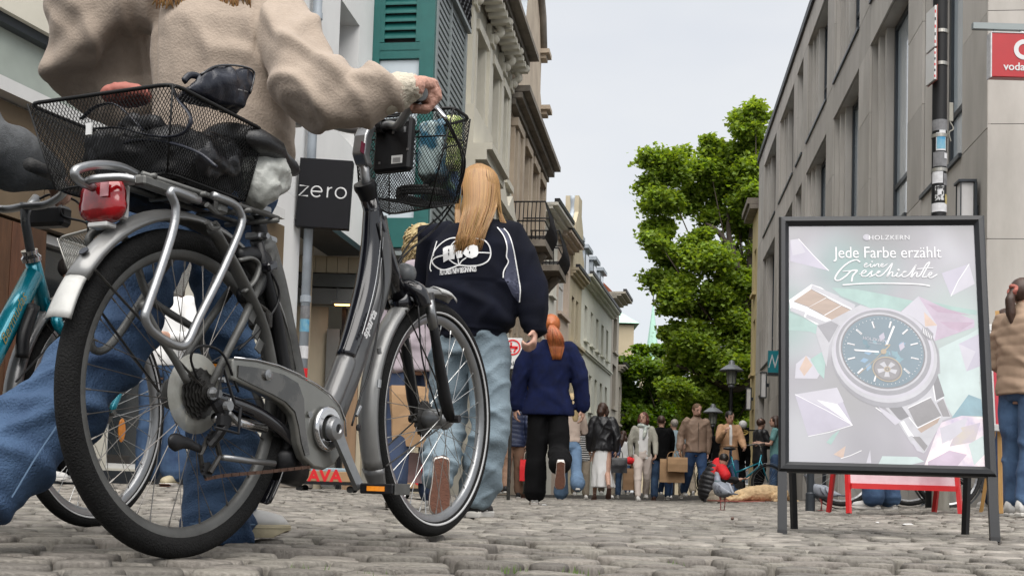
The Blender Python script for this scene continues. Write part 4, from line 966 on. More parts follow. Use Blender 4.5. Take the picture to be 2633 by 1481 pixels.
m=MB(); m.tube(spline(L([(520,515),(545,535),(565,530),(560,510)],.1),4),.006,8); m.tube(spline(L([(520,560),(530,575),(548,572),(540,560)],.08),4),.006,8); m.box(B(555,520,.1),(.03,.02,.03),bev=.006); m.box(B(420,478,.06),(.16,.03,.02),bev=.004); m.build('spring_clip','silver_grubby',rk)['kind']='stuff'
# tail light
tl=sub('tail_light',bike); c=B(277,505,.0)
R=[]
for (x,w,h,dz) in ((.0,.035,.030,0),(-.004,.050,.043,0),(-.018,.058,.047,0),(-.030,.052,.042,0),(-.038,.03,.028,0)):
    r=[]
    for k in range(28):
        a=2*pi*k/28; p=3; q=(abs(cos(a))**p+abs(sin(a))**p)**(-1/p); r.append(V((c.x+x-(-.0),c.y+w*q*cos(a)*(1 if sin(a)<0 else .93),c.z-.004+h*q*sin(a))))
    R.append(r)
m=MB(); m.rings(R); m.build('red_lens','red_lens',tl,smooth=True)
m=MB(); m.box((c.x+.004,c.y,c.z+.040),(.035,.105,.016),bev=.005); m.box((c.x-.018,c.y,c.z-.054),(.028,.05,.010),bev=.004); m.box((c.x+.02,c.y+.01,c.z),(.02,.07,.07),bev=.01); m.build('lamp_housing','white_plastic',tl)['kind']='stuff'
m=MB(); m.box((c.x-.0415,c.y-.025,c.z+.012),(.002,.02,.03)); m.build('reflex_patch','pink_refl',tl); mm('pink_refl',(.7,.35,.38),.3)
# text on the tube
def place_text(me,o,ex,ey,name,m,parent=None,n=None):
    ex=V(ex).normalized(); ey=V(ey); ey=(ey-ex*ey.dot(ex)).normalized(); ez=ex.cross(ey)
    me.transform(Matrix(((ex.x,ey.x,ez.x,o[0]),(ex.y,ey.y,ez.y,o[1]),(ex.z,ey.z,ez.z,o[2]),(0,0,0,1)))); return link(name,me,m,parent)
t0=B(900,870,.036); t1=B(945,760,.036)
def wrap_letters(me,target,dirn,off=.0015,parent=None,name='lettering',m='print_white'):
    bm=bmesh.new(); bm.from_mesh(target.data); bvh=BVHTree.FromBMesh(bm); bm.free(); d=V(dirn).normalized()
    b2=bmesh.new(); b2.from_mesh(me); bmesh.ops.triangulate(b2,faces=b2.faces); bmesh.ops.subdivide_edges(b2,edges=[e for e in b2.edges if e.calc_length()>.02],cuts=1); b2.to_mesh(me); b2.free()
    for v in me.vertices:
        h=bvh.ray_cast(v.co-d*.6,d)
        if h[0] is not None: v.co=h[0]-d*off*(1 if True else 0)
    return link(name,me,m,parent)
tm_=text_mesh('sparta',.036,.0003,bold=.001); ex=(t1-t0).normalized(); place_text(tm_,lerp(t0,t1,.5)+V((-.004,-.012,0)),ex,V((-.7,0,.7)),'lettering','print_white',bike)
# ------------------------------------------------------------------ wire baskets
def basket(parent,top,bot,cell,wr,m,rim_r=.0045,rims=(0,),nm='rear_basket'):
    b=sub(nm,parent); top=[V(p) for p in top]; bot=[V(p) for p in bot]; mesh=MB()
    for i in range(4):
        j=(i+1)%4; wd=(top[i]-top[j]).length; hg=(top[i]-bot[i]).length
        wires(mesh,top[i],top[j],bot[j],bot[i],max(3,round(wd/cell)),max(2,round(hg/(cell*1.25))),wr)
    wires(mesh,*bot,max(3,round((bot[0]-bot[1]).length/cell)),max(3,round((bot[1]-bot[2]).length/cell)),wr)
    o=mesh.build('wire_mesh',m,b,fix=False); o['kind']='stuff'
    def loop(P,r):
        pts=[]
        for i in range(len(P)):
            a,p,c=P[i-1],P[i],P[(i+1)%len(P)]; k=.035
            u=p+(a-p).normalized()*k; v=p+(c-p).normalized()*k
            for t in (0,.25,.5,.75,1): pts.append((1-t)**2*u+2*t*(1-t)*p+t*t*v)
        q=MB(); q.tube(pts,r,8,closed=True); return q
    loop(top,rim_r).build('rim',m,b,smooth=True); loop(bot,rim_r*.6).build('bottom_rim',m,b,smooth=True)
    for t in rims:
        loop([lerp(a,c,t) for a,c in zip(top,bot)],rim_r*.5).build('wire_band',m,b,smooth=True)
    for a,c in zip(top,bot): q=MB(); q.cyl(a,c,rim_r*.5,n=6); q.build('corner_wire',m,b,smooth=True)
    return b
RB_top=[V((-.175,-.085,.958)),V((-.185,.305,.958)),V((.145,.31,.955)),V((.145,-.07,.957))]
RB_bot=[V((-.135,-.055,.775)),V((-.14,.20,.775)),V((.11,.20,.775)),V((.11,-.045,.775))]
RB_bot=[V((-.14,-.05,.79)),B(140,478,-.21),V((.11,.22,.775)),V((.11,-.05,.79))]
basket(bike,RB_top,RB_bot,.0095,.0009,'wire_black')
mm('wire_black',(.004,.004,.004),.5,spec=.3)
FB_top=[B(1141,270,.20),B(890,302,-.11),V((.98,.12,1.20)),B(1183,300,.185)]
FB_bot=[B(1080,522,.13),B(905,492,-.07),V((.93,.08,.955)),B(1152,512,.14)]
print('FB',[tuple(round(c,3) for c in p) for p in FB_top+FB_bot])
basket(bike,FB_top,FB_bot,.011,.001,'wire_black',rims=(.28,),nm='front_basket')
# black mounting box behind the front basket
m=MB(); c=lerp(B(948,310,.0),B(1046,428,.1),.5); m.box(c+V((-.01,0,0)),(.03,.115,.15),bev=.015,tilt=Matrix.Rotation(.05,3,'Y')); hb=m.build('display_holder','black_plastic',bike)
m=MB(); m.box(c+V((-.027,-.02,-.045)),(.002,.034,.022)); m.build('barcode_label','white_paint',bike)
m=MB()
for k in range(7): m.box(c+V((-.0285,-.009-.0035*k,-.047)),(.0006,.0014,.014))
m.build('barcode_bars','black_plastic',bike)['kind']='stuff'
m=MB()
for y,z in ((-.005,.035),(-.042,.035),(.03,.055),(-.048,.06),(.035,-.05),(-.052,-.02)): m.box(c+V((-.027,y,z)),(.003,.006,.016 if z<.04 and z>0 else .006))
m.build('holder_screws','silver',bike)['kind']='stuff'
# ------------------------------------------------------------------ things in the baskets
def world(p): return BO+_bu*p.x-_bn*p.y+V((0,0,p.z))
hb_=MB(); c0=V((-.01,.07,.86))
hb_.ball((-.02,.08,.855),(.13,.15,.065),20,12); hb_.ball((-.03,.0,.85),(.11,.06,.06),16,10); hb_.ball((.05,.10,.87),(.08,.13,.06),16,10); hb_.ball((-.06,.17,.87),(.06,.06,.05)); hb_.ball((.06,-.01,.865),(.06,.05,.06)); hb_.box((-.02,.06,.82),(.20,.20,.06),bev=.02)
hb_.tube([(-.12,.0,.90),(-.11,.07,.915),(-.1,.13,.90)],.012,8)
me=fuse(hb_,.006,5); displace(me,lambda c,n:fold(c,16,.013,(1,1,1.4))+fold(c,40,.003,(1,1,1)))
me.transform(Matrix.Translation(V((0,0,0))))
hbag=thing('handbag','black soft leather handbag slumped in the rear bicycle basket','handbag',BO,BRZ)
link('bag_body',me,'bag_black',hbag)
# flap sticking up at the front of the basket
fl=MB(); R=[]
P0=[(470,225),(505,190),(540,170),(580,167),(618,172),(637,182),(638,200),(628,238),(612,268),(560,255),(510,240)]
a=[B(x,y,.06) for x,y in P0]; b_=[p+V((.03,.05,-.005)) for p in a]
cm=sum(a,V())/len(a)
m=MB(); n=len(a); m.add(a+b_+[cm+V((-.02,-.02,0)),cm+V((.05,.07,0))],[(k,(k+1)%n,2*n) for k in range(n)]+[((k+1)%n+n,k+n,2*n+1) for k in range(n)]+[(k,k+n,(k+1)%n+n,(k+1)%n) for k in range(n)])
me=fuse(m,.005,6); displace(me,lambda c,n:fold(c,22,.006,(1,1,1))); fp=thing('navy_bag','navy leather bag poking up out of the rear basket','bag',BO,BRZ); link('bag_body',me,'navy_leather',fp)
m=MB(); m.tube(spline([p+V((-.004,-.004,0)) for p in a[1:8]],4),.0025,6); m.build('piping','black_gloss',fp,smooth=True)
m=MB(); m.tube(spline([B(560,232,.065),B(590,225,.07),B(622,232,.065)],4),.002,5); m.build('zip','silver',fp,smooth=True)
def Bu(px,py,u):   # seen position on the cross plane u metres ahead of the rear hub
    r=ray(px*1.0222,py*1.0222); o=V((0,0,CH)); t=(BO+_bu*u-o).dot(_bu)/r.dot(_bu); q=o+r*t-BO; return V((u,-q.dot(_bn),q.z))
m=MB(); m.tube(spline([Bu(x,y,-.155) for x,y in ((432,218),(446,250),(474,285),(480,310),(462,335),(420,345),(360,338),(300,322),(228,325))],6),.0055,6,asp=.35); m.tube(spline([Bu(x,y,-.15) for x,y in ((205,300),(240,270),(285,262),(325,290),(360,330))],6),.006,6,asp=.35); m.tube(spline([Bu(x,y,-.15) for x,y in ((300,365),(350,352),(430,360),(500,385),(545,420))],6),.0035,6); m.build('carry_straps','navy_leather',hbag,smooth=True)['kind']='stuff'
m=MB(); m.tube(spline([B(462,205,.05),B(478,190,.05),B(500,194,.05),B(515,206,.05)],5),.004,6,asp=2); m.tube(spline([B(430,215,-.10),B(445,245,-.10),B(478,290,-.098),B(470,320,-.098),B(440,338,-.096),B(380,330,-.098),B(300,312,-.1)],6),.006,6,asp=.35); m.build('shoulder_strap','navy_leather',hbag,smooth=True)
m=MB(); m.box(B(224,325,-.08),(.004,.014,.024)); m.build('strap_tag','white_paint',hbag)
m=MB(); m.ball(B(318,240,-.18),(.05,.06,.022)); me=fuse(m,.005,3); displace(me,lambda c,n:fold(c,40,.004)); pu=thing('pink_pouch','small dusty pink pouch lying on top of the rear basket load','pouch',BO,BRZ); link('pouch_body',me,'dusty_pink',pu); mm('dusty_pink',(.32,.10,.075),.7,bump=.2)
def bottle_bag(name,label,cat,cx,cy,n,w,h,mt,d=.05):
    c=B(cx,cy,n); t=thing(name,label,cat,world(c),BRZ); q=MB(); q.box((0,0,0),(d,w,h),bev=.015); me=fuse(q,.006,2); displace(me,lambda c,n:fold(c,26,.006,(1,1,.6))); link('packet',me,mt,t); return t
mm('pack_green',(.30,.42,.06),.35,var=.6,scale=22,col2=(.62,.66,.30),coat=.4,sharp=True); mm('pack_teal',(.02,.10,.16),.35,var=.5,scale=14,col2=(.30,.38,.38),coat=.3,sharp=True); mm('pack_blue',(.03,.08,.16),.35,var=.5,scale=20,col2=(.08,.16,.10),sharp=True)
bottle_bag('green_packet','yellow green plastic packet standing in the front basket','packet',1082,330,.10,.05,.16,'pack_green').location+=_bu*.13
bottle_bag('teal_packet','blue and green printed packet in the front basket','packet',1040,350,.05,.09,.17,'pack_teal').location+=_bu*.12
bottle_bag('dark_blue_packet','dark blue folded packet low in the front basket','packet',1060,440,.06,.11,.10,'pack_blue').location+=_bu*.12
c=B(1030,485,.02); t=thing('coiled_lock','black coiled cable lock lying in the bottom of the front basket','bicycle lock',world(c)+_bu*.08,BRZ); m=MB()
P=[V((.07*cos(a)*(1+.1*sin(a*3)),.075*sin(a),.008*a/6.28)) for a in np.linspace(0,2*pi*2.6,60)]; m.tube(P,.007,8); m.build('cable','rubber',t,smooth=True); m=MB(); m.cyl((.05,.03,.02),(.05,-.03,.02),.014,n=12); m.build('lock_barrel','black_plastic',t,smooth=True)
# ================================================================== the turquoise bicycle
TA=.30; TO_=U(230,1365,3.55); TO_.z=g(TO_.x,3.55)
_tu,_tn=V((sin(TA),cos(TA),0)),V((cos(TA),-sin(TA),0))
def T(px,py,n=0):
    r=ray(px*1.0222,py*1.0222); o=V((0,0,CH)); t=(TO_+_tn*n-o).dot(_tn)/r.dot(_tn); q=o+r*t-TO_
    return V((q.dot(_tu),-n,q.z))
tb=thing('turquoise_bicycle','turquoise bicycle with gold script on its frame and a silver wire front basket','bicycle',TO_,pi/2-TA)
wheel(tb,(0,0,.345),R=.345,tyre_r=.02,stripe=True,rot=.1)
print('T pts',[ (n,tuple(round(c,3) for c in T(*p))) for n,p in (('head top',(78,655)),('head bot',(118,750)),('dt low',(0,860)),('stem',(70,560)),('crown',(118,790)),('bask TL',(15,505)),('bask BR',(200,720)))])
m=MB(); a=T(78,640); b=T(112,780); m.tube([a,b],[.021,.023],16); m.build('head_tube','teal',tb,smooth=True)
m=MB(); a2=T(84,690); c=T(-30,915); e=V((-.62,0,.29)); m.tube([a2,lerp(a2,c,.5),c,e],[.027,.030,.030,.028],20); td=m.build('down_tube','teal',tb,smooth=True)
m=MB(); m.lathe([(.0,-.02),(.026,-.02),(.028,-.008),(.021,.0),(.023,.012),(0,.012)],T(76,640),(T(76,640)-T(112,780)).normalized(),20); m.build('headset','chrome',tb,auto=35)
m=MB(); m.tube([T(78,640),T(64,560),T(62,510)],[.0125,.0125,.0135],12); m.build('stem_post','lamp_grey',tb,smooth=True)
m=MB(); m.tube([T(60,560),T(70,525),T(92,498)],[.009,.012,.013],12); m.build('stem','silver',tb,smooth=True)
bc=T(60,520); m=MB(); m.tube(spline([V((bc.x-.28,.30,bc.z+.02)),V((bc.x-.12,.24,bc.z+.03)),V((bc.x-.0,.10,bc.z)),bc,V((bc.x,-.08,bc.z+.005)),V((bc.x-.06,-.18,bc.z+.025)),V((bc.x-.22,-.26,bc.z+.02))],6),.011,12); m.build('handlebar','silver',tb,smooth=True)
for s in(-1,1): m=MB(); m.cyl((bc.x-.2,s*.262,bc.z+.02),(bc.x-.33,s*.29,bc.z+.012),.017,n=12); m.build('grip','grip_black',tb,smooth=True)
for s in(-1,1):
    m=MB(); b0=T(118,790); m.tube(spline([V((b0.x,s*.03,b0.z+.005)),V((b0.x+.01,s*.052,b0.z-.05)),V((.03,s*.056,.47)),V((0,s*.056,.345))],5),[.0165]*6+[.015]*5+[.011]*5,12); m.build('fork_leg','teal',tb,smooth=True)
m=MB(); b0=T(118,780); m.box(b0+V((0,0,.0)),(.05,.085,.035),bev=.012); m.build('fork_crown','teal',tb)
m=MB(); m.lathe([(0,0),(.027,0),(.027,.01),(0,.01)],b0+V((0,0,.017)),(0,0,1),18); m.build('crown_race','chrome',tb)
f=MB(); fender(f,(0,0,.345),.375,60,190,w=.058,n=28); f.build('front_fender','silver_paint',tb,smooth=True)
m=MB()
for s in(-1,1): m.tube([(0,s*.06,.345),(-.36,s*.03,.38)],.0022,5); m.tube([(0,s*.06,.345),(-.28,s*.03,.58)],.0022,5)
m.build('fender_stays','dark_steel',tb)['kind']='stuff'
m=MB(); m.ball((.12,-.01,.30),(.019,.004,.038),16,8); m.build('spoke_reflector','amber',tb)
rear=V((-1.08,0,.345)); wheel(tb,rear,R=.345,tyre_r=.02)
m=MB(); m.tube([(-.62,0,.29),(-.72,0,.62),(-.75,0,.86)],[.02,.018,.015],12); m.tube([(-.62,0,.29),rear],[.012,.011],10); m.tube([(-.73,0,.66),rear],.009,10); m.build('rear_frame','teal',tb,smooth=True)
m=MB(); m.ball((-.77,0,.90),(.13,.085,.035)); m.build('saddle','saddle_skin',tb,smooth=True)
TB_top=[V((.02,-.19,T(200,505).z)),V((.02,.19,T(15,505).z)),V((.27,.19,T(15,505).z)),V((.27,-.19,T(200,505).z))]
zb=.74; TB_bot=[V((.05,-.14,zb)),V((.05,.14,zb)),V((.22,.14,zb)),V((.22,-.14,zb))]
print('TB',TB_top[0])
mm('wire_silver',(.42,.41,.38),.35,metal=.7,var=.1)
basket(tb,TB_top,TB_bot,.010,.0011,'wire_silver',rims=(.02,),nm='front_basket')
m=MB(); m.box(lerp(T(75,520),T(140,560),.5)+V((.03,0,0)),(.05,.12,.06),bev=.01); m.build('basket_bracket','black_plastic',tb)
m=MB(); m.tube(spline([T(150,520,.05),T(160,545,.06),T(215,560,.08),T(222,585,.05)],5),.0035,6); m.tube(spline([T(100,500,.02),T(130,490,.06),T(190,505,.12),T(215,540,.06)],5),.0035,6); m.tube(spline([T(40,960,.05),T(105,890,.05),T(165,830,.05)],5),.0028,6); m.tube(spline([T(85,770,.04),T(60,840,.04),T(55,900,.04)],5),.018,8); m.build('cables','black_plastic',tb,smooth=True)['kind']='stuff'
# script lettering along the tube
tx=text_mesh('Bermudas',.040,.0003,shear=.45,bold=-.0003); p0=T(12,850,.03); p1=T(55,755,.03); place_text(tx,lerp(p0,p1,.5)+V((0,-.001,0)),(p1-p0),V((-.6,0,.6)),'script_lettering','gold_print',tb)
# ================================================================== people
mm('skin',(.47,.28,.205),.55,var=.08,scale=14); mm('skin_pale',(.48,.28,.21),.55,var=.12,scale=14); mm('skin_tan',(.26,.14,.09),.55,var=.08,scale=14)
mm('skin_hand',(.38,.20,.15),.5,scale=26,bump=.4,bscale=160,col2=(.50,.27,.20))
mm('lips',(.35,.10,.08),.5); mm('eye_white',(.6,.58,.55),.3); mm('eye_dark',(.02,.015,.012),.2)
mm('hair_blond',(.30,.165,.06),.45,var=.3,scale=3,island=.4); mm('hair_pale',(.36,.27,.14),.5,var=.3,scale=3,island=.4); mm('hair_red',(.26,.075,.02),.45,var=.3,scale=3,island=.4)
mm('hair_brown',(.045,.022,.014),.5,var=.4,scale=40,stretch=(1,1,.1)); mm('hair_dark',(.012,.009,.008),.45,var=.4,scale=40,stretch=(1,1,.1)); mm('hair_auburn',(.09,.022,.015),.5,var=.4,scale=40,stretch=(1,1,.1)); mm('hair_grey',(.28,.25,.22),.6,var=.3,scale=40); mm('hair_short',(.11,.06,.03),.7,var=.3,scale=60)
mm('denim',(.014,.036,.090),.85,var=.35,scale=5,bump=.5,bscale=200,detail=10,col2=(.075,.14,.25)); mm('denim_light',(.11,.15,.18),.85,scale=5,bump=.45,bscale=140,detail=10,col2=(.21,.27,.31)); mm('denim_pale',(.11,.18,.28),.85,var=.2,scale=7,bump=.2); mm('denim_dark',(.02,.035,.075),.85,var=.3,scale=8)
mm('sweater',(.345,.28,.225),.95,var=.07,scale=60,bump=.28,bscale=170,sheen=.1,detail=8); mm('sweater_cuff',(.52,.47,.38),.92,var=.08,scale=20,bump=.4,bscale=300)
mm('navy_fleece',(.003,.004,.010),.9,spec=.2,var=.35,scale=5,bump=.3,bscale=300); mm('steel_blue',(.045,.05,.085),.75,var=.2,scale=6); mm('blue_wool',(.0035,.007,.034),.92,spec=.2,var=.3,scale=14,bump=.3,bscale=200); mm('black_cloth',(.003,.003,.0035),.9,spec=.15,var=.4,scale=8)
mm('leather_black',(.010,.010,.012),.38,var=.3,scale=8,bump=.3,bscale=60); mm('white_cloth',(.74,.74,.73),.85,var=.04,scale=6); mm('grey_knit',(.34,.33,.28),.9,var=.1,scale=20,bump=.3); mm('scarf',(.36,.42,.40),.9,var=.5,scale=18,col2=(.58,.62,.55),sharp=True); mm('cream_trouser',(.60,.52,.47),.85,var=.06,scale=6)
mm('brown_jacket',(.23,.155,.11),.7,var=.12,scale=7,bump=.2); mm('beige_blazer',(.44,.26,.145),.8,var=.06,scale=6); mm('red_cloth',(.62,.012,.018),.75,var=.12,scale=8); mm('puffer_black',(.010,.010,.012),.5,var=.3,scale=8); mm('khaki',(.25,.21,.16),.85,var=.1,scale=8); mm('tan_trouser',(.22,.13,.085),.85,var=.1); mm('green_trouser',(.06,.075,.06),.85,var=.1); mm('lilac',(.34,.29,.32),.75,var=.12,scale=6,bump=.2); mm('light_tee',(.26,.34,.38),.85,var=.1); mm('teal_tee',(.12,.26,.26),.85); mm('navy_puffer',(.012,.02,.055),.55,var=.3,scale=8); mm('quilt_beige',(.31,.215,.15),.75,var=.1,scale=6,bump=.15); mm('pink_cloth',(.5,.015,.12),.8); mm('grey_sweater',(.085,.09,.095),.92,var=.3,scale=40,bump=.4,bscale=300)
mm('shoe_white',(.56,.55,.53),.6,var=.06,scale=12); mm('sole_cream',(.38,.33,.22),.7,var=.12,scale=14,bump=.2); mm('sole_gum',(.16,.07,.045),.7,var=.25,scale=60,bump=.5,bscale=180); mm('sole_white',(.6,.58,.54),.6,var=.08); mm('shoe_black',(.012,.012,.014),.6); mm('shoe_brown',(.09,.045,.03),.6,var=.2); mm('sole_brown',(.12,.06,.045),.7); mm('kraft',(.34,.21,.11),.8,var=.1,scale=6,bump=.1); mm('metal_pin',(.4,.4,.4),.3,metal=1)
def rotz(a): return Matrix.Rotation(a,3,'Z')
def shoe(parent,ank,yaw=0,pitch=0,Ls=.27,mu='shoe_white',ms='sole_cream',H=.09,thick=.026,lace=False,name='shoe'):
    s=sub(name,parent); s.location=ank; s.rotation_euler=Matrix((Matrix.Rotation(yaw,3,'Z')@Matrix.Rotation(pitch,3,'X'))).to_euler()
    k=Ls/.27; h=H; out=[(-.062,.030),(-.05,.036),(0,.037),(.06,.040),(.115,.048),(.155,.048),(.185,.040),(.202,.022)]
    pts=[(w*k,y*k) for y,w in out]+[(-w*k,y*k) for y,w in out[::-1]]+[(0,-.07*k)]
    m=MB(); zt=-h+thick
    m.rings([[V((x,y,z+(.012 if y>.16*k and z<zt-.015 else 0)*k)) for x,y in [(x*sc,y*sc) for x,y in pts]] for z,sc in((-h,.95),(-h+.006,1),(zt-.003,1.0),(zt,.96))]); m.build('sole','sole_white' if ms=='sole_gum' else ms,s,auto=35)
    if thick>.02: m=MB(); m.tube([V((x*1.003,y*1.003,zt-.009)) for x,y in pts],.0016,4,closed=True); m.build('sole_seam',ms,s)
    R=[]
    for y,w,zt2 in ((-.064,.024,.012),(-.055,.033,.020),(-.03,.037,.022),(.0,.037,.018),(.035,.037,.006),(.07,.037,-.008),(.11,.044,-.016),(.15,.044,-.022),(.18,.036,-.030),(.198,.016,-.046)):
        r=[]; y*=k
        for q in range(16):
            a=2*pi*q/16; c,sn=cos(a),sin(a); zc=-h+thick-.004; r.append(V((w*k*math.copysign(abs(c)**.8,c), y, zc+(zt2*k+(.09-h) -zc)*max(0,sn)**.75 if sn>0 else zc)))
        R.append(r)
    m=MB(); m.rings(R); m.build('upper',mu,s,smooth=True)
    if ms=='sole_gum':
        m=MB(); m.prism([(x*.93,y*.95) for x,y in pts],(0,0,-h-.002),(1,0,0),(0,1,0),(0,0,1),.004); m.build('outsole','sole_gum',s)
    if lace:
        m=MB()
        for i,(y,z) in enumerate(((.03,.014),(.047,.004),(.064,-.003),(.081,-.012))): m.tube(spline([(-.022,y*k,z-.006),(0,y*k+.004,z+.005),(.022,y*k,z-.006)],4),.0028,6)
        m.tube(spline([(.0,.03,.02),(.03,.03,.02),(.038,.045,-.02),(.04,.05,-.05)],4),.0022,5); m.build('laces','white_cloth',s,smooth=True)['kind']='stuff'
    return s
def hand(mb,w,d,s,k=1.0,curl=.35,palm=V((0,1,0))):
    # w wrist, d direction of the hand, palm = direction the palm faces; s = side of the thumb
    d=V(d).normalized(); p=(V(palm)-d*V(palm).dot(d)).normalized(); x=d.cross(p)*s
    mb.rings([[w+d*a*k+x*(wd*cos(t)*k)+p*(th*sin(t)*k) for t in np.linspace(0,2*pi,13)[:-1]] for a,wd,th in((-.02,.024,.018),(.0,.026,.018),(.035,.036,.016),(.075,.040,.014),(.095,.038,.012))])
    for i,(o,l) in enumerate(((.029,.072),(.010,.080),(-.010,.075),(-.028,.060))):
        b=w+d*.088*k+x*o*k; c1=curl; q1=b+(d*cos(c1)+p*sin(c1))*l*.45*k; q2=q1+(d*cos(c1*2.1)+p*sin(c1*2.1))*l*.32*k; q3=q2+(d*cos(c1*3)+p*sin(c1*3))*l*.25*k
        mb.limb([b-d*.02*k,q1,q2,q3],[.0095*k,.009*k,.0085*k,.007*k],8)
    b=w+d*.02*k+x*.028*k; mb.limb([b-x*.01*k,b+(x*.6+d*.7+p*.3)*.035*k,b+(x*.55+d*1.0+p*.5)*.055*k],[.013*k,.011*k,.009*k],8)
def arm_dir(s,pitch,abd,inn=0): return V((s*sin(abd)-s*inn, sin(pitch)*cos(abd), -cos(pitch)*cos(abd))).normalized()
def joints(H,legs,arms,lean=0,hipw=.052,shw=.108,turn=0,base=0):
    J={}; pz=.525*H
    J['pel']=V((0,0,pz)); T=Matrix.Rotation(-lean,3,'X')
    up=lambda v: J['pel']+T@(V(v)-V((0,0,.525))*1)*H if 0 else J['pel']+T@V((v[0]*H,v[1]*H,(v[2]-.525)*H))
    J['chest']=up((0,0,.72)); J['neck']=up((0,-.005,.835)); J['head']=up((0,.012,.928)); J['T']=T; J['up']=up
    for i,s in((0,-1),(1,1)):
        h=V((s*hipw*H,0,.50*H)); p,kb,ab=legs[i][:3]
        th=V((s*sin(ab),sin(p),-cos(p))).normalized(); k=h+th*.235*H; sh=V((s*sin(ab)*.6,sin(p-kb),-cos(p-kb))).normalized(); a=k+sh*.222*H
        J['hip',i]=h; J['knee',i]=k; J['ank',i]=a; J['foot',i]=legs[i][3] if len(legs[i])>3 else 0
        S=up((s*shw,-.0,.808)); pa,aa,eb=arms[i][:3]; inn=arms[i][3] if len(arms[i])>3 else .1
        e=S+T@arm_dir(s,pa,aa)*.168*H; w=e+T@arm_dir(s,pa+eb,aa*.3,inn)*.142*H
        J['sho',i]=S; J['elb',i]=e; J['wri',i]=w
    lo=min(J['ank',i].z-sin(max(0,0))*0 for i in(0,1)); dz=.052*H-lo
    # a lifted foot may hang below the ankle
    for k,v in J.items():
        if isinstance(v,Vector): v.z+=dz
    J['up']=lambda v,u=up,dz=dz: u(v)+V((0,0,0))
    return J
def head(mb,c,H,R=Matrix.Identity(3)):
    k=H
    secs=[(-.068,.012,.018,.022),(-.060,.016,.030,.034),(-.045,.012,.038,.044),(-.02,.004,.043,.052),(.01,.0,.0455,.056),(.035,-.004,.043,.054),(.052,-.006,.033,.043),(.062,-.006,.016,.022)]
    rs=[]
    for z,cy,rx,ry in secs: rs.append([c+R@V((rx*cos(a)*k,(cy+ry*sin(a))*k,z*k)) for a in np.linspace(0,2*pi,17)[:-1]])
    mb.rings(rs)
    mb.rings([[c+R@V((x*k,(y)*k,z*k)) for x,y in((-w,.052),(w,.052),(w*.5,d),(-w*.5,d))] for z,w,d in((.012,.004,.056),(-.008,.007,.067),(-.020,.011,.072),(-.026,.007,.058))])
    for s in(-1,1): mb.ball(c+R@V((s*.046*k,-.004*k,-.008*k)),(.006*k,.012*k,.018*k),8,6)
def face_parts(root,c,H,R,beard=None,lipm='lips',glasses=False):
    k=H
    for s in(-1,1):
        m=MB(); m.ball(c+R@V((s*.018*k,.049*k,.004*k)),(.0065*k,.004*k,.0036*k),10,6); m.ball(c+R@V((s*.018*k,.0525*k,.004*k)),(.003*k,.0015*k,.003*k),8,5); e=m.build('eye','eye_dark',root,smooth=True)
        m=MB(); m.tube([c+R@V((s*.009*k,.053*k,.015*k)),c+R@V((s*.019*k,.053*k,.018*k)),c+R@V((s*.029*k,.047*k,.015*k))],.002*k,6); m.build('eyebrow','hair_brown',root,smooth=True)
    m=MB(); m.ball(c+R@V((0,.053*k,-.037*k)),(.013*k,.005*k,.0038*k),12,6); m.build('mouth',lipm,root,smooth=True)
    if glasses:
        m=MB()
        for s in(-1,1): m.tube([c+R@V(((s*.018+.0125*cos(a))*k,.060*k,(.004+.010*sin(a))*k)) for a in np.linspace(0,2*pi,13)[:-1]],.0009*k,5,closed=True); m.tube([c+R@V((s*.031*k,.059*k,.006*k)),c+R@V((s*.046*k,.0,.003*k))],.0009*k,5)
        m.build('glasses','dark_steel',root)['kind']='stuff'
    if beard: m=MB(); m.ball(c+R@V((0,.026*k,-.047*k)),(.036*k,.036*k,.020*k),14,8); m.build('beard',beard,root,smooth=True)
def strands(root,pts_fn,n,m,r=.004,nm='hair',seed=1,k=8,taper=.25):
    rn=random.Random(seed); q=MB()
    for i in range(n):
        P=pts_fn(rn,i); P=spline(P,3); q.tube(P,[r*lerp(1,taper,(j/(len(P)-1))**2)*rn.uniform(.7,1.2) if 0 else r*lerp(1,taper,(j/(len(P)-1))**2) for j in range(len(P))],4,True)
    o=q.build(nm,m,root,smooth=True,fix=False); o['kind']='stuff'; return o
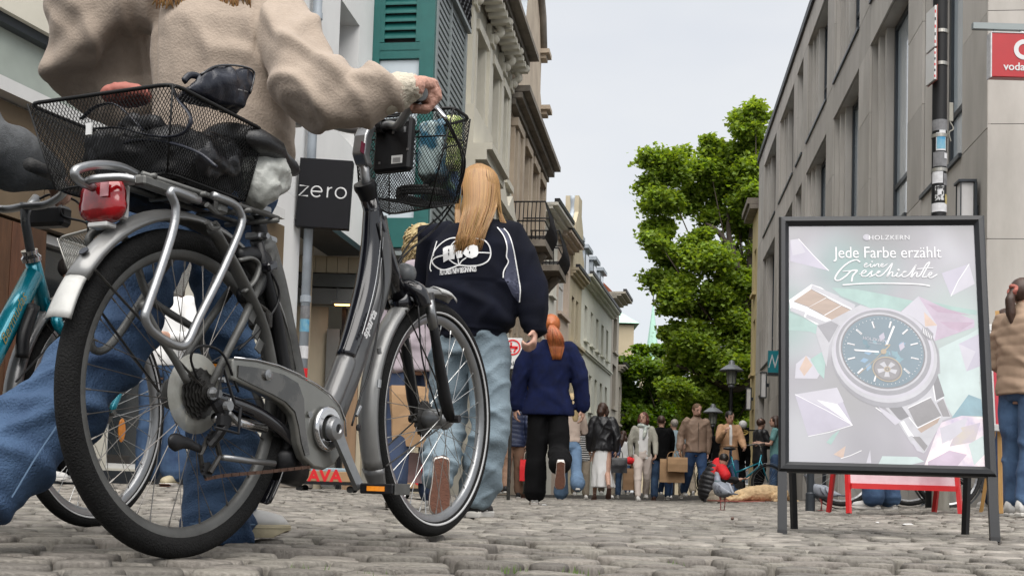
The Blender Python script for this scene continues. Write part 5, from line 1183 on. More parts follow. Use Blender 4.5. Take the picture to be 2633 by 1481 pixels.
def hair(root,c,H,R,kind,m):
    k=H; q=MB(); vx=.010*H/1.7
    if kind=='short': q.ball(c+R@V((0,-.008*k,.014*k)),(.049*k,.060*k,.054*k),16,10); cut=lambda p:(p.y>.028*k and p.z<.036*k) or p.z<-.03*k
    elif kind in('bob','long','pony','bun'):
        q.ball(c+R@V((0,-.008*k,.014*k)),(.051*k,.062*k,.056*k),16,10)
        if kind=='bob':
            for s in(-1,1): q.limb([c+R@V((s*.038*k,-.0*k,.02*k)),c+R@V((s*.05*k,.005*k,-.03*k)),c+R@V((s*.046*k,.0,-.065*k))],[.02*k,.022*k,.016*k],10)
            q.limb([c+R@V((0,-.035*k,.0)),c+R@V((0,-.045*k,-.04*k)),c+R@V((0,-.04*k,-.07*k))],[.04*k,.042*k,.03*k],12)
        if kind=='long':
            q.limb([c+R@V((0,-.03*k,0)),c+R@V((0,-.055*k,-.08*k)),c+R@V((0,-.065*k,-.17*k))],[.045*k,.05*k,.03*k],14)
            for s in(-1,1): q.limb([c+R@V((s*.035*k,-.01*k,.02*k)),c+R@V((s*.052*k,-.02*k,-.05*k)),c+R@V((s*.05*k,-.02*k,-.13*k))],[.02*k,.024*k,.014*k],10)
        if kind=='pony':
            q.ball(c+R@V((0,-.066*k,.01*k)),(.014*k,.014*k,.014*k))
            if m!='hair_red': q.limb([c+R@V((0,-.066*k,.01*k)),c+R@V((0,-.085*k,-.03*k)),c+R@V((0,-.08*k,-.09*k)),c+R@V((.005*k,-.075*k,-.14*k))],[.012*k,.02*k,.02*k,.006*k],10)
        if kind=='bun': q.ball(c+R@V((0,-.062*k,.03*k)),(.022*k,.02*k,.022*k))
    me=fuse(q,vx,2)
    Ri=R.transposed()
    bm=bmesh.new(); bm.from_mesh(me)
    dead=[v for v in bm.verts if (lambda p:(p.y>.030*k and p.z<.030*k and abs(p.x)<.044*k))(Ri@(v.co-c)) or (kind=='short' and (Ri@(v.co-c)).z<-.028*k)]
    bmesh.ops.delete(bm,geom=dead,context='VERTS'); bm.to_mesh(me); bm.free()
    displace(me,lambda p,n:fold(p,70,.003*H/1.7,(1,1,.25)))
    return link('hair',me,m,root)
def person(label,px,Y,H,rz=0,legs=((.1,.1,.02),(-.1,.1,.02)),arms=((.05,.12,.15),(.05,.12,.15)),lean=0,top=None,bottom=None,hairs=('short','hair_brown'),skin='skin',shoes=('shoe_white','sole_white'),headturn=0,headnod=0,vox=.011,py=None,feet=True,yaws=(0,0),beard=None,glasses=False,bulk=1.0,hands=True,group=None,dz=0,seed=0,lipm='lips',footpitch=(None,None)):
    X=U(px,1270,Y).x; z=g(X,Y)+dz
    if Y>15 and bottom[0]!='skirt': legs=tuple((l[0]*2.1,l[1]+(.35 if l[0]<0 else 0),*l[2:]) for l in legs)
    if Y>15:
        if not headturn: headturn=((seed*37)%7-3)*.2
        arms=tuple((a[0]+(((seed+i)*29)%5-2)*.16,a[1]+.03*((seed*3+i)%3),a[2]+.15*((seed+i*2)%3),*a[3:]) for i,a in enumerate(arms))
    root=thing('person',label,'person',(X,Y,z),rz,group)
    J=joints(H,legs,arms,lean); R=Matrix.Rotation(headturn,3,'Z')@Matrix.Rotation(-headnod,3,'X'); T=J['T']
    c=J['head']; b=MB(); head(b,c,H,R); k=H
    b.limb([J['neck']-V((0,0,.02*H)),lerp(J['neck'],c,.55)],[.030*k,.029*k],12)
    P=J['pel']; M4=lambda v:P+T@V(v)
    def tor(secs): return [[P+T@V((rx*k*math.copysign(abs(cos(a))**.85,cos(a)),cy*k+ry*k*math.copysign(abs(sin(a))**.85,sin(a)),(zz-.525)*k)) for a in np.linspace(0,2*pi,25)[:-1]] for zz,cy,rx,ry in secs]
    b.rings(tor([(.46,0,.045,.04),(.52,-.004,.072,.048),(.60,0,.060,.042),(.70,0,.082,.055),(.78,0,.092,.052),(.82,-.004,.07,.04),(.845,-.004,.03,.03)]))
    for i,s in((0,-1),(1,1)):
        b.limb([J['sho',i]-V((s*.02*k,0,0)),lerp(J['sho',i],J['elb',i],.5),J['elb',i],lerp(J['elb',i],J['wri',i],.4),J['wri',i]],[.030*k,.026*k,.022*k,.021*k,.0145*k],10)
        if hands: hand(b,J['wri',i],J['wri',i]-J['elb',i],-s,H/1.75,.45,palm=V((-s,.3,0)))
        b.limb([J['hip',i],lerp(J['hip',i],J['knee',i],.5),J['knee',i],lerp(J['knee',i],J['ank',i],.35),J['ank',i]],[.047*k,.042*k,.030*k,.029*k,.018*k],10)
        b.limb([J['ank',i],J['ank',i]+V((0,.02,-.03))*k/1.7],[.019*k,.02*k],8)
    link('body',fuse(b,vox*.8 if vox>.008 else vox,2),skin,root)
    face_parts(root,c,H,R,beard,lipm,glasses)
    hair(root,c,H,R,*hairs)
    # trousers / skirt
    kind,mt=bottom[0],bottom[1]; rk=bottom[2] if len(bottom)>2 else .048; rh=bottom[3] if len(bottom)>3 else .045
    q=MB()
    if kind=='skirt':
        zh=bottom[4]; sw=bottom[5] if len(bottom)>5 else 0
        rs=[]
        for j in range(12):
            t=j/11; zz=lerp(.60,zh,t); wv=.010*t; rs.append([P+V(((lerp(.068,rh,t)*(1+wv*8*sin(a*6+seed))*cos(a)+sw*t*t)*k,(lerp(.055,rh*.8,t)*(1+wv*8*sin(a*6+seed))*sin(a))*k,(zz-.525)*k)) for a in np.linspace(0,2*pi,41)[:-1]])
        q.rings(rs); me=fuse(q,vox,2); displace(me,lambda p,n:fold(p,9,.012,(1,1,.25),seed)); link('skirt',me,mt,root)
    else:
        q.rings(tor([(.47,0,.055,.056),(.50,-.004,.092,.068),(.55,-.004,.086,.064),(.60,0,.076,.056)]))
        for i,s in((0,-1),(1,1)):
            ll=bottom[4] if len(bottom)>4 else .94
            q.limb([J['hip',i]+V((0,0,.0)),lerp(J['hip',i],J['knee',i],.45),J['knee',i],lerp(J['knee',i],J['ank',i],.5),lerp(J['knee',i],J['ank',i],ll)],[.056*k,.056*k,rk*k,lerp(rk,rh,.5)*k,rh*k],14)
        me=fuse(q,vox,3); displace(me,lambda p,n:crease(p,(.3,.5,.8),34,.009,seed,3)*(1.4 if abs(p.z-.3*H)<.12 else .6)+crease(p,(1,.7,.25),30,.010,seed+2,3)); link('trousers',me,mt,root)
    # top
    kd=top.get('kind','jacket'); hem=top.get('hem',.50); bk=top.get('bulk',1)*bulk; sr=top.get('sleeve',.034)
    q=MB(); hs=top.get('hemw',.095)
    S=[(hem,0,hs,.066),(hem+.02,0,hs*1.0,.068),(.60,0,.088,.062),(.70,0,.094,.064),(.78,0,.100,.060),(.815,-.002,.085,.052),(.838,-.004,.052,.042),(.856,-.004,.036,.036)]
    q.rings(tor([(a_,b_,c_*bk,d_*bk) for a_,b_,c_,d_ in S]))
    ln=top.get('len',.96)
    for i,s in((0,-1),(1,1)):
        if ln>.5: q.limb([J['sho',i]-V((s*.015*k,0,.0)),lerp(J['sho',i],J['elb',i],.5),J['elb',i],lerp(J['elb',i],J['wri',i],.5),lerp(J['elb',i],J['wri',i],ln)],[sr*1.12*k,sr*1.08*k,sr*k,sr*.92*k,sr*top.get('cuff',.72)*k],12)
        else: q.limb([J['sho',i]-V((s*.015*k,0,0)),lerp(J['sho',i],J['elb',i],.6)],[sr*1.1*k,sr*k],12)
    if top.get('collar'): q.limb([J['neck']-V((0,0,.01*k)),J['neck']+V((0,0,.018*k))],[.045*k,.043*k],14)
    if top.get('hood'): q.limb([J['neck']+T@V((-.03*k,-.045*k,-.005*k)),J['neck']+T@V((0,-.06*k,-.01*k)),J['neck']+T@V((.03*k,-.045*k,-.005*k))],[.03*k,.035*k,.03*k],12)
    me=fuse(q,vox,3)
    if kd=='puffer': displace(me,lambda p,n:.005*abs(sin(p.z*44+2*noise.noise(p*3)))-.003+crease(p,(.5,.3,.8),40,.010,seed,3))
    else: displace(me,lambda p,n:crease(p,(.6,.2,.7),30,top.get('fold',.009)*.9,seed+3,3)+crease(p,(1,.3,-.5),36,top.get('fold',.009)*.8,seed+8,3))
    if top.get('open') or top.get('inner'):
        q=MB(); q.rings(tor([(hem-.01 if not top.get('ihem') else top['ihem'],.0,.088,.058),(.60,0,.082,.059),(.72,0,.088,.062),(.80,0,.075,.056),(.84,0,.04,.036)])); m2=fuse(q,vox,3); displace(m2,lambda p,n:fold(p,8,.006,(1,1,.6),seed)); link('shirt',m2,top['inner'],root)
        if top.get('open'):
            Ti=T.transposed(); bm=bmesh.new(); bm.from_mesh(me); w0=top['open']
            dead=[v for v in bm.verts if (lambda p:p.y>.02*k and abs(p.x)<(w0+.0*p.z)*k and p.z<.33*k)(Ti@(v.co-P))]
            bmesh.ops.delete(bm,geom=dead,context='VERTS'); bm.to_mesh(me); bm.free()
    tn=link('jacket' if kd!='shirt' else 'shirt',me,top['mat'],root)
    if kd!='shirt' and not top.get('open') and top.get('zip',True) :
        m=MB(); m.tube([P+T@V((0,(.064*bk+.006)*k,(zz-.525)*k)) for zz in np.linspace(hem+.01,.80,6)],.0035,5); m.build('zip','dark_steel',root)
    if feet:
        for i,s in((0,-1),(1,1)):
            a=J['ank',i]; p=footpitch[i] if footpitch[i] is not None else J['foot',i]
            shoe(root,a-V((0,0,0)),yaws[i],p,.155*H,*shoes,H=.052*H,thick=.022)
    root['_j']=0; del root['_j']
    return root,J
def at(root,p): return root.location+Matrix.Rotation(root.rotation_euler[2],3,'Z')@V(p)
# ---------------------------------------------------------------- person pushing the bicycle
def limbs_fused(parts,vox,smooth=3):
    q=MB()
    for P,r in parts: q.limb(P,r,18)
    return fuse(q,vox,smooth)
def main_person():
    o=V((-.80,2.95,g(-.8,2.95))); root=thing('person','person in a beige sweater and blue jeans pushing the silver bicycle, head out of frame','person',o)
    D=lambda x,y,Y: U(x*1.0222,y*1.0222,Y)-o
    # body
    b=MB(); hc=V((0,.0,1.56)); head(b,hc,1.68); b.limb([V((0,-.02,1.38)),V((0,0,1.50))],[.055,.05],12)
    b.stack([(.86,0,0,.15,.10),(.96,0,0,.15,.10),(1.05,0,0,.12,.09),(1.25,0,0,.15,.10),(1.36,0,0,.14,.08),(1.40,0,0,.07,.05)],20)
    hipR,kneeR,ankR=D(565,500,2.98),D(575,850,2.98),D(520,1258,3.03)
    hipL,kneeL,ankL=D(400,500,2.92),D(300,850,2.66),D(-75,1325,2.40)
    for P in ([hipR,kneeR,ankR],[hipL,kneeL,ankL]): b.limb([P[0],lerp(P[0],P[1],.5),P[1],lerp(P[1],P[2],.4),P[2]],[.075,.068,.05,.048,.03],12)
    me=fuse(b,.009,3); link('body',me,'skin_pale',root); face_parts(root,hc,1.68,Matrix.Identity(3))
    rn=random.Random(3)
    q=MB(); q.ball(hc+V((0,-.01,.02)),(.09,.105,.10),18,12); hm=fuse(q,.008,2); displace(hm,lambda p,n:V((0,0,0)) if p.y<.06 or p.z>1.6 else V((0,-.02,0))); link('hair',hm,'hair_blond',root)
    def hp(rn,i):
        a=rn.uniform(-2.9,-.2); x=.085*cos(a); y=.09*sin(a)
        return [hc+V((x*.8,y*.8,.07)),hc+V((x*1.1,y*1.15,0)),V((x*1.25+rn.uniform(-.02,.02),-.13,1.42)),V((x*1.25+rn.uniform(-.03,.03),-.135,rn.uniform(1.315,1.36)))]
    strands(root,hp,160,'hair_blond',.006,'hair_lengths')
    # jeans: wide legs with a visible hem
    def leg(P,r,tw=0): return [P[0],lerp(P[0],P[1],.33),lerp(P[0],P[1],.7),P[1],lerp(P[1],P[2],.3),lerp(P[1],P[2],.65),P[2]],r
    q=MB(); q.stack([(.80,0.0,0,.13,.12),(.88,0,0,.185,.135),(.98,0,0,.175,.125),(1.04,0,0,.155,.11)],24)
    hemR=D(548,1335,3.03); hemL=D(-28,1215,2.47)
    q.limb(*leg([hipR+V((0,0,-.02)),kneeR,hemR],[.10,.092,.080,.074,.078,.086,.094]),20)
    q.limb(*leg([hipL+V((0,0,-.02)),kneeL,hemL],[.10,.098,.088,.080,.084,.090,.085]),20)
    jm=fuse(q,.0075,3)
    def jf(p,n):
        t=min(abs(p.z-.45)/.2,1); a=fold(p,5,.008,(1.1,1.1,.8),2)+crease(p,(.25,.5,1),40,.024,2,4)*(1.25-.5*t)+crease(p,(-.5,.3,1),60,.016,6,4)+crease(p,(1,.6,.15),34,.010,8,3)*t+.0015*noise.noise(p*60)
        
        return a
    displace(jm,jf)
    # open the hems so the cloth ends cleanly
    bm=bmesh.new(); bm.from_mesh(jm); dR=(hemR-kneeR).normalized(); dL=(hemL-kneeL).normalized()
    dead=[v for v in bm.verts if ((v.co-hemR).dot(dR)>.03 and (v.co-hemR).length<.2) or ((v.co-hemL).dot(dL)>.055 and (v.co-hemL).length<.2)]
    bmesh.ops.delete(bm,geom=dead,context='VERTS'); bm.to_mesh(jm); bm.free()
    je=link('jeans',jm,'denim',root); sl=je.modifiers.new('s','SOLIDIFY'); sl.thickness=.004
    m=MB(); m.tube([hemR+V((.094*cos(a),.094*sin(a),.02)) for a in np.linspace(0,2*pi,25)[:-1]],.0022,5,closed=True); m.build('hem_stitching','denim_pale',root)
    def seam(pts,w,nm):
        P=spline([D(x,y,2.3) for x,y in pts],10); v=[];f=[]
        for i,p in enumerate(P):
            t=(P[min(i+1,len(P)-1)]-P[max(0,i-1)]).normalized(); s_=V((-t.z,0,t.x))*w/2; v+=[p+s_,p-s_]
            if i: f.append((2*i-2,2*i-1,2*i+1,2*i))
        me=bpy.data.meshes.new(nm); me.from_pydata([tuple(a) for a in v],[],f); wrap_letters(me,je,(0,1,0),.0015,root,nm,'denim_pale')
    seam([(30,1250),(90,1150),(150,1060)],.003,'side_seam')
    shoe(root,ankR+V((.01,0,.005)),-1.02,0,.285,'shoe_white','sole_cream',H=.098,thick=.034,lace=True)
    shoe(root,ankL+V((-.02,-.01,-.0)),-.45,-.5,.285,'shoe_white','sole_cream',H=.10,thick=.036,lace=True)
    # sweater
    q=MB()
    def ts(rows): q.stack(rows,28)
    sx=.035
    ts([(.95,.03,0,.175,.135),(1.0,.035,0,.182,.14),(1.1,sx,0,.178,.145),(1.2,sx,-.005,.18,.15),(1.3,sx,-.01,.185,.145),(1.37,sx,-.01,.165,.12),(1.42,sx-.01,-.01,.10,.085),(1.455,.0,-.01,.062,.062)])
    shR=D(690,20,2.93); elR=D(775,205,2.78); mdR=D(880,238,2.74); wrR=D(985,236,2.73); cuR=D(1030,222,2.72)
    q.limb(spline([lerp(shR,V((0,0,1.34)),.35),shR+V((.0,0,-.02)),D(735,120,2.83),D(785,215,2.77),D(835,232,2.75),D(880,250,2.74),D(925,238,2.735),D(968,235,2.73),D(1000,236,2.725)],3),[.095,.095,.092,.086,.082,.080,.078,.080,.083,.086,.088,.083,.078,.077,.076,.070,.067,.066,.066,.068,.066,.058,.050,.042,.038],22)
    shL=D(345,-20,2.96)
    q.limb([lerp(shL,V((0,0,1.34)),.35),shL,D(245,15,2.96),D(195,70,2.97),D(190,130,3.02),D(215,190,3.10),D(265,240,3.18),D(320,290,3.26)],[.095,.105,.098,.085,.078,.075,.07,.055],20); q.limb([D(290,20,3.0),D(290,110,3.06),D(300,200,3.12),D(330,260,3.12)],[.085,.095,.095,.08],14)
    # big gathers of the right sleeve
    sw=fuse(q,.0070,6)
    ax=(wrR-elR).normalized()
    def sf(p,n):
        a=fold(p,4.2,.004,(1.2,1,.55),1)+fold(p,12,.0035,(1,1,.8),6)+.0012*noise.noise(p*45)
        t=(p-elR).dot(ax)/(wrR-elR).length
        if p.x>.10 and t>-.75:   # sleeve: rings of gathered cloth, deep between the ridges
            w=sm((p.x-.10)/.06); r=(p-elR).dot(ax); up_=n.z
            c=r*46+1.6*noise.noise(p*6)+p.y*9+(p.z-elR.z)*-9
            rg=(.5+.5*sin(c))**2.2
            a+=w*(.022*rg-.007)*(.45+.55*max(0,up_+.3))*max(.25,min(1,.7+1.2*noise.noise(p*5+V((3,1,0)))))*min(1,max(.2,1.35-abs(t-.45)*1.1))
            a+=w*(crease(p,(.9,.2,.7),62,.017,4,4)+crease(p,(.3,.2,1),48,.012,14,4))
        elif p.x<-.10:
            w=sm((-p.x-.10)/.05); a+=w*(crease(p,(-.55,.2,1.0),40,.036,2,3)+crease(p,(.9,.3,.5),60,.016,7,4))
        else:
            a+=crease(p,(.95,.1,.25),30,.017,9,4)+crease(p,(.6,.1,.8),34,.012,3,4)
        if p.y<0: a-=.020*math.exp(-((p.x+.125+.03*(p.z-1.2))/.012)**2)*sm((p.z-.95)/.1)
        return a
    displace(sw,sf)
    bm=bmesh.new(); bm.from_mesh(sw); bmesh.ops.smooth_vert(bm,verts=bm.verts,factor=.5,use_axis_x=True,use_axis_y=True,use_axis_z=True); bmesh.ops.smooth_vert(bm,verts=bm.verts,factor=.5,use_axis_x=True,use_axis_y=True,use_axis_z=True); bm.to_mesh(sw); bm.free()
    link('sweater',sw,'sweater',root)
    q=MB(); dc=(cuR-wrR).normalized(); q.limb([wrR-dc*.02,wrR+dc*.03,cuR-dc*.012,cuR],[.044,.042,.036,.033],20); cm_=fuse(q,.005,2)
    xx,yy,dd=frame_to(dc)
    displace(cm_,lambda p,n:.0022*sin(34*atan2((p-wrR).dot(yy),(p-wrR).dot(xx)))*sm(((p-wrR).dot(dc)-.02)/.02)+fold(p,20,.004)); link('cuff','x' and cm_ and cm_ ,'sweater_cuff',root) if 0 else link('cuff',cm_,'sweater_cuff',root)
    m=MB(); m.tube([V((sx+.176*cos(a),.138*sin(a),.965)) for a in np.linspace(0,2*pi,41)[:-1]],.012,8,closed=True); m.build('hem_band','sweater_cuff',root,smooth=True)
    # right hand closed round the grip
    c1=world(GR1)-o; c0=world(GB)-o; ax=(c1-c0).normalized(); eu=(V((0,0,1))-ax*ax.z).normalized(); er=ax.cross(eu)*-1
    if er.x<0: er=-er
    q=MB(); W_=cuR
    q.limb([W_-dc*.03,W_,W_+dc*.012],[.026,.026,.027],16)
    base=c1-ax*.052
    KN=[]
    for i in range(4):
        c=c1-ax*(.026+.0205*i); l=(.88,1,1.04,.98)[i]
        K=c+er*.030*l+eu*.030*l+ (er*.006 if i in(1,2) else V()); A=c+er*(.050*l)+eu*.002; Tt=c+er*.026-eu*.030; E=c-er*.004-eu*.031
        q.limb([lerp(K,W_,.25),K,lerp(K,A,.55)+er*.003,A,lerp(A,Tt,.6),Tt,E],[.0125,.0125,.0112,.0108,.0100,.0095,.0085],10); KN.append(K)
    # back of the hand: metacarpals to the wrist
    for i in range(4): q.limb([W_+dc*.0+ax*(.010-.012*i),lerp(W_,KN[i],.5)+eu*.008+ax*(.004-.004*i),KN[i]],[.017,.0165,.0135],12)
    q.ball(lerp(W_,base,.55)+eu*.004,(.028,.03,.022),14,10); q.limb([c1-ax*.03+er*.018+eu*.016,c1-ax*.085+er*.018+eu*.016],[.02,.02],12); q.limb([c1-ax*.03+er*.026-eu*.004,c1-ax*.085+er*.026-eu*.004],[.016,.016],12)
    th=c1-ax*.085; q.limb([lerp(W_,th,.4),th-er*.016+eu*.012,th-er*.006-eu*.022,th+er*.012-eu*.03],[.014,.0125,.011,.010],10)
    hm=fuse(q,.0026,3); displace(hm,lambda p,n:.0014*fold(p,55,1,(1,1,1))+.0012*math.sin(260*(p-W_).dot(ax))*max(0,min(1,((p-W_).dot(dc))/.06))*(1 if n.z>.1 else 0)); link('hand',hm,'skin_hand',root)
main_person()
# ---------------------------------------------------------------- person at the left edge holding the turquoise bicycle
def grey_person():
    o=V((-1.62,2.95,g(-1.6,2.95))); root=thing('person','person in a marled grey sweater at the left edge holding the turquoise bicycle','person',o)
    D=lambda x,y,Y: U(x*1.0222,y*1.0222,Y)-o
    b=MB(); hc=V((-.05,0,1.58)); head(b,hc,1.7); b.limb([V((-.05,-.02,1.38)),V((-.05,0,1.5))],[.055,.05],12); b.stack([(.86,-.05,0,.14,.10),(1.1,-.05,0,.12,.09),(1.36,-.05,0,.13,.08),(1.40,-.05,0,.07,.05)],16)
    el,wr=D(-60,360,2.92),D(118,430,3.12); hd=D(140,452,3.18)
    hand(b,wr,(hd-wr),1,.95,.7,palm=V((0,0,-1)))
    for s in(-1,1): b.limb([V((-.05+s*.09,0,.86)),V((-.05+s*.10,.03,.48)),V((-.05+s*.10,-.02+.1*s,.10))],[.08,.055,.035],12)
    link('body',fuse(b,.009,3),'skin',root); face_parts(root,hc,1.7,Matrix.Identity(3)); hair(root,hc,1.7,Matrix.Identity(3),'long','hair_brown')
    q=MB(); q.stack([(.84,-.05,0,.17,.13),(1.1,-.05,0,.17,.13),(1.32,-.05,0,.18,.12),(1.40,-.05,0,.1,.08)],22)
    q.limb([V((-.16,0,1.32)),V((.08,-.02,1.28)),el,lerp(el,wr,.5)+V((0,0,-.0)),wr],[.09,.09,.085,.085,.05],18); q.limb([V((-.2,0,1.32)),V((-.3,.1,1.1)),V((-.3,.3,1.0))],[.08,.07,.05],14)
    me=fuse(q,.009,4); displace(me,lambda p,n:fold(p,6,.014,(1,1,.7),8)); link('sweater',me,'grey_sweater',root)
    q=MB(); q.stack([(.78,-.05,0,.12,.1),(.9,-.05,0,.16,.12),(1.0,-.05,0,.15,.11)],18)
    for s in(-1,1): q.limb([V((-.05+s*.09,0,.86)),V((-.05+s*.10,.03,.48)),V((-.05+s*.10,-.02+.1*s,.12))],[.095,.075,.07],14)
    me=fuse(q,.01,3); displace(me,lambda p,n:fold(p,7,.01)); link('trousers',me,'black_cloth',root)
    for s in(-1,1): shoe(root,V((-.05+s*.10,-.02+.1*s,.09)),0,0,.26,'shoe_black','sole_white')
grey_person()
# ---------------------------------------------------------------- walkers in front
def blond_walker():
    Y=5.6; o=U(1232,1325,Y); o.z=g(o.x,Y); H=1.70; root=thing('person','person with long blond hair in a navy jacket printed NEW BEGINNINGS and light wide jeans','person',o)
    D=lambda x,y,Yy=Y: U(x,y,Yy)-o
    hc=D(1232,487,5.62); b=MB(); head(b,hc,H); b.limb([hc+V((0,-.02,-.2)),hc+V((0,0,-.08))],[.055,.05],12)
    cx=D(1215,700).x
    b.stack([(.86,cx,0,.13,.10),(.96,cx,0,.15,.10),(1.1,cx,0,.12,.09),(1.3,cx,0,.15,.10),(1.38,cx,0,.08,.06)],18)
    hL,kL,aL=D(1160,880,5.62),D(1150,1080,5.72),D(1128,1225,5.42); hR,kR,aR=D(1258,880,5.6),D(1262,1100,5.55),D(1225,1285,5.62)
    for P in((hL,kL,aL),(hR,kR,aR)): b.limb([P[0],lerp(P[0],P[1],.5),P[1],P[2]],[.075,.065,.05,.032],12)
    wR=D(1375,850,5.55); hdir=D(1372,895,5.5)-wR; hand(b,wR,hdir,-1,1.0,.9,palm=V((-1,0,0)))
    link('body',fuse(b,.0085,3),'skin_pale',root); face_parts(root,hc,H,Matrix.Identity(3))
    # jacket
    q=MB(); q.stack([(.86,cx,0,.165,.125),(.89,cx,0,.175,.135),(.95,cx,0,.215,.155),(1.05,cx,0,.225,.165),(1.2,cx,0,.222,.165),(1.30,cx+.01,-.01,.215,.15),(1.37,cx+.015,-.01,.17,.12),(1.42,cx+.02,0,.10,.08),(1.46,hc.x,0,.062,.062)],28)
    sR,eR=D(1318,600,5.62),D(1362,735,5.58); wr=D(1376,845,5.55)
    q.limb([lerp(sR,V((cx,0,1.32)),.4),sR+V((-.015,0,-.02)),lerp(sR,eR,.5),eR,lerp(eR,wr,.6),wr],[.09,.088,.085,.082,.078,.052],20)
    sL,eL=D(1112,610,5.65),D(1098,740,5.78); wl=D(1120,830,5.95); q.limb([lerp(sL,V((cx,0,1.32)),.4),sL,lerp(sL,eL,.5),eL,wl],[.085,.08,.075,.07,.05],18)
    me=fuse(q,.0085,5); displace(me,lambda p,n:fold(p,4,.006,(1.1,1,.7),11)+crease(p,(.35,.1,1),34,.022,11,3)*(1.2 if p.z<1.12 else .35)+crease(p,(1,.2,-.35),44,.012,4,3)*(1 if abs(p.x)>.14 or p.z<1.1 else .3)+(.006*sin(p.z*120) if p.z<.90 else 0)); jk=link('jacket',me,'navy_fleece',root)
    # prints pressed on the back
    def on_back(mesh,name,mt,off=.004): return wrap_letters(mesh,jk,(0,1,0),off,root,name,mt)
    def line(pts,w,name,mt='print_white'):
        P=spline([D(x,y,5.3) for x,y in pts],8); P=[lerp(a,b,t) for a,b in zip(P[:-1],P[1:]) for t in(0,.5)]+[P[-1]]
        v=[];f=[]
        for i,p in enumerate(P):
            t=(P[min(i+1,len(P)-1)]-P[max(0,i-1)]).normalized(); s=V((-t.z,0,t.x))*w/2; v+=[p+s,p-s]
            if i: f.append((2*i-2,2*i-1,2*i+1,2*i))
        me=bpy.data.meshes.new(name); me.from_pydata([tuple(a) for a in v],[],f); return on_back(me,name,mt,.005)
    def seg(x,y): return (1080+x*.138,560+y*.138)
    line([seg(*p) for p in((195,560),(215,470),(300,370),(430,280),(560,245),(715,260),(860,235),(1040,262),(1180,300),(1270,390),(1305,500),(1300,610),(1240,710),(1100,780),(900,798),(700,780),(550,825),(400,850),(280,800),(190,710),(180,640),(260,600),(400,580))],.0062,'oval_line')
    line([seg(*p) for p in((900,540),(1100,542),(1300,540))],.0055,'print_line'); line([seg(*p) for p in((515,665),(600,730),(700,778))],.0055,'print_line'); line([seg(*p) for p in((685,660),(692,720),(700,778))],.0055,'print_line'); line([seg(*p) for p in((840,640),(750,705),(705,778))],.0055,'print_line'); line([seg(*p) for p in((545,400),(610,330),(710,275))],.005,'print_line')
    def poly(pts,name):
        me=bpy.data.meshes.new(name); me.from_pydata([tuple(D(*seg(*p),5.3)) for p in pts],[],[tuple(range(len(pts)))]); 
        bm=bmesh.new(); bm.from_mesh(me); bmesh.ops.triangulate(bm,faces=bm.faces)
        for _ in range(2): bmesh.ops.subdivide_edges(bm,edges=bm.edges[:],cuts=1)
        bm.to_mesh(me); bm.free(); return on_back(me,name,'print_white',.005)
    poly([(390,440),(460,405),(655,385),(665,470),(620,540),(615,655),(490,665),(400,710)],'printed_letter')
    poly([(630,540),(690,500),(770,510),(765,630),(665,655)],'printed_letter'); poly([(780,560),(800,500),(870,420),(980,390),(1060,420),(1075,560),(1040,620),(950,655),(850,630)],'printed_letter')
    for x,y in((505,490),(505,560),(905,540)):
        me=bpy.data.meshes.new('letter_counter'); me.from_pydata([tuple(D(*seg(*p),5.3)) for p in((x-10,y-22),(x+10,y-22),(x+10,y+22),(x-10,y+22))],[],[(0,1,2,3)]); on_back(me,'letter_counter','navy_fleece',.008)
    tm=text_mesh('FUTURES / NEW BEGINNINGS',.034,.0,bold=.0009,space=.85); p0=D(*seg(330,905),5.3); p1=D(*seg(1035,860),5.3); ex=(p1-p0); w=max(v.co.x for v in tm.vertices)-min(v.co.x for v in tm.vertices); k=(ex.length)/w
    for v in tm.vertices: v.co.x*=k
    exn=ex.normalized(); cc=lerp(p0,p1,.5)
    for v in tm.vertices: v.co=cc+exn*v.co.x+V((0,0,1))*v.co.y
    on_back(tm,'printed_words','print_white',.006)
    line([seg(*p) for p in((1430,0),(1560,180),(1620,400),(1610,580),(1645,680),(1560,860),(1545,1000))],.0055,'piping','white_cloth'); line([seg(*p) for p in((1560,0),(1660,140),(1740,400),(1790,650),(1840,950),(1875,1200),(1860,1440))],.0055,'piping','white_cloth')
    line([seg(*p) for p in((262,260),(200,480),(150,640),(130,780),(155,850))],.0055,'piping','white_cloth')
    # contrast side panel as a slightly proud patch
    def panel(pts):
        me=bpy.data.meshes.new('side_panel'); me.from_pydata([tuple(D(*seg(*p),5.3)) for p in pts],[],[tuple(range(len(pts)))])
        bm=bmesh.new(); bm.from_mesh(me); bmesh.ops.triangulate(bm,faces=bm.faces)
        for _ in range(3): bmesh.ops.subdivide_edges(bm,edges=bm.edges[:],cuts=1)
        bm.to_mesh(me); bm.free(); on_back(me,'side_panel','steel_blue',.0025)
    panel([(1440,10),(1560,10),(1655,140),(1735,400),(1785,650),(1835,950),(1870,1200),(1855,1440),(1720,1300),(1560,1000),(1640,680),(1612,580),(1622,400),(1562,180)])
    # hair
    q=MB(); q.ball(hc+V((0,-.012,.015)),(.086,.10,.098),20,14); q.limb([hc+V((0,-.03,.0)),hc+V((-.01,-.07,-.12)),hc+V((-.025,-.09,-.22))],[.07,.075,.05],16); me=fuse(q,.008,3); link('hair',me,'hair_blond',root)
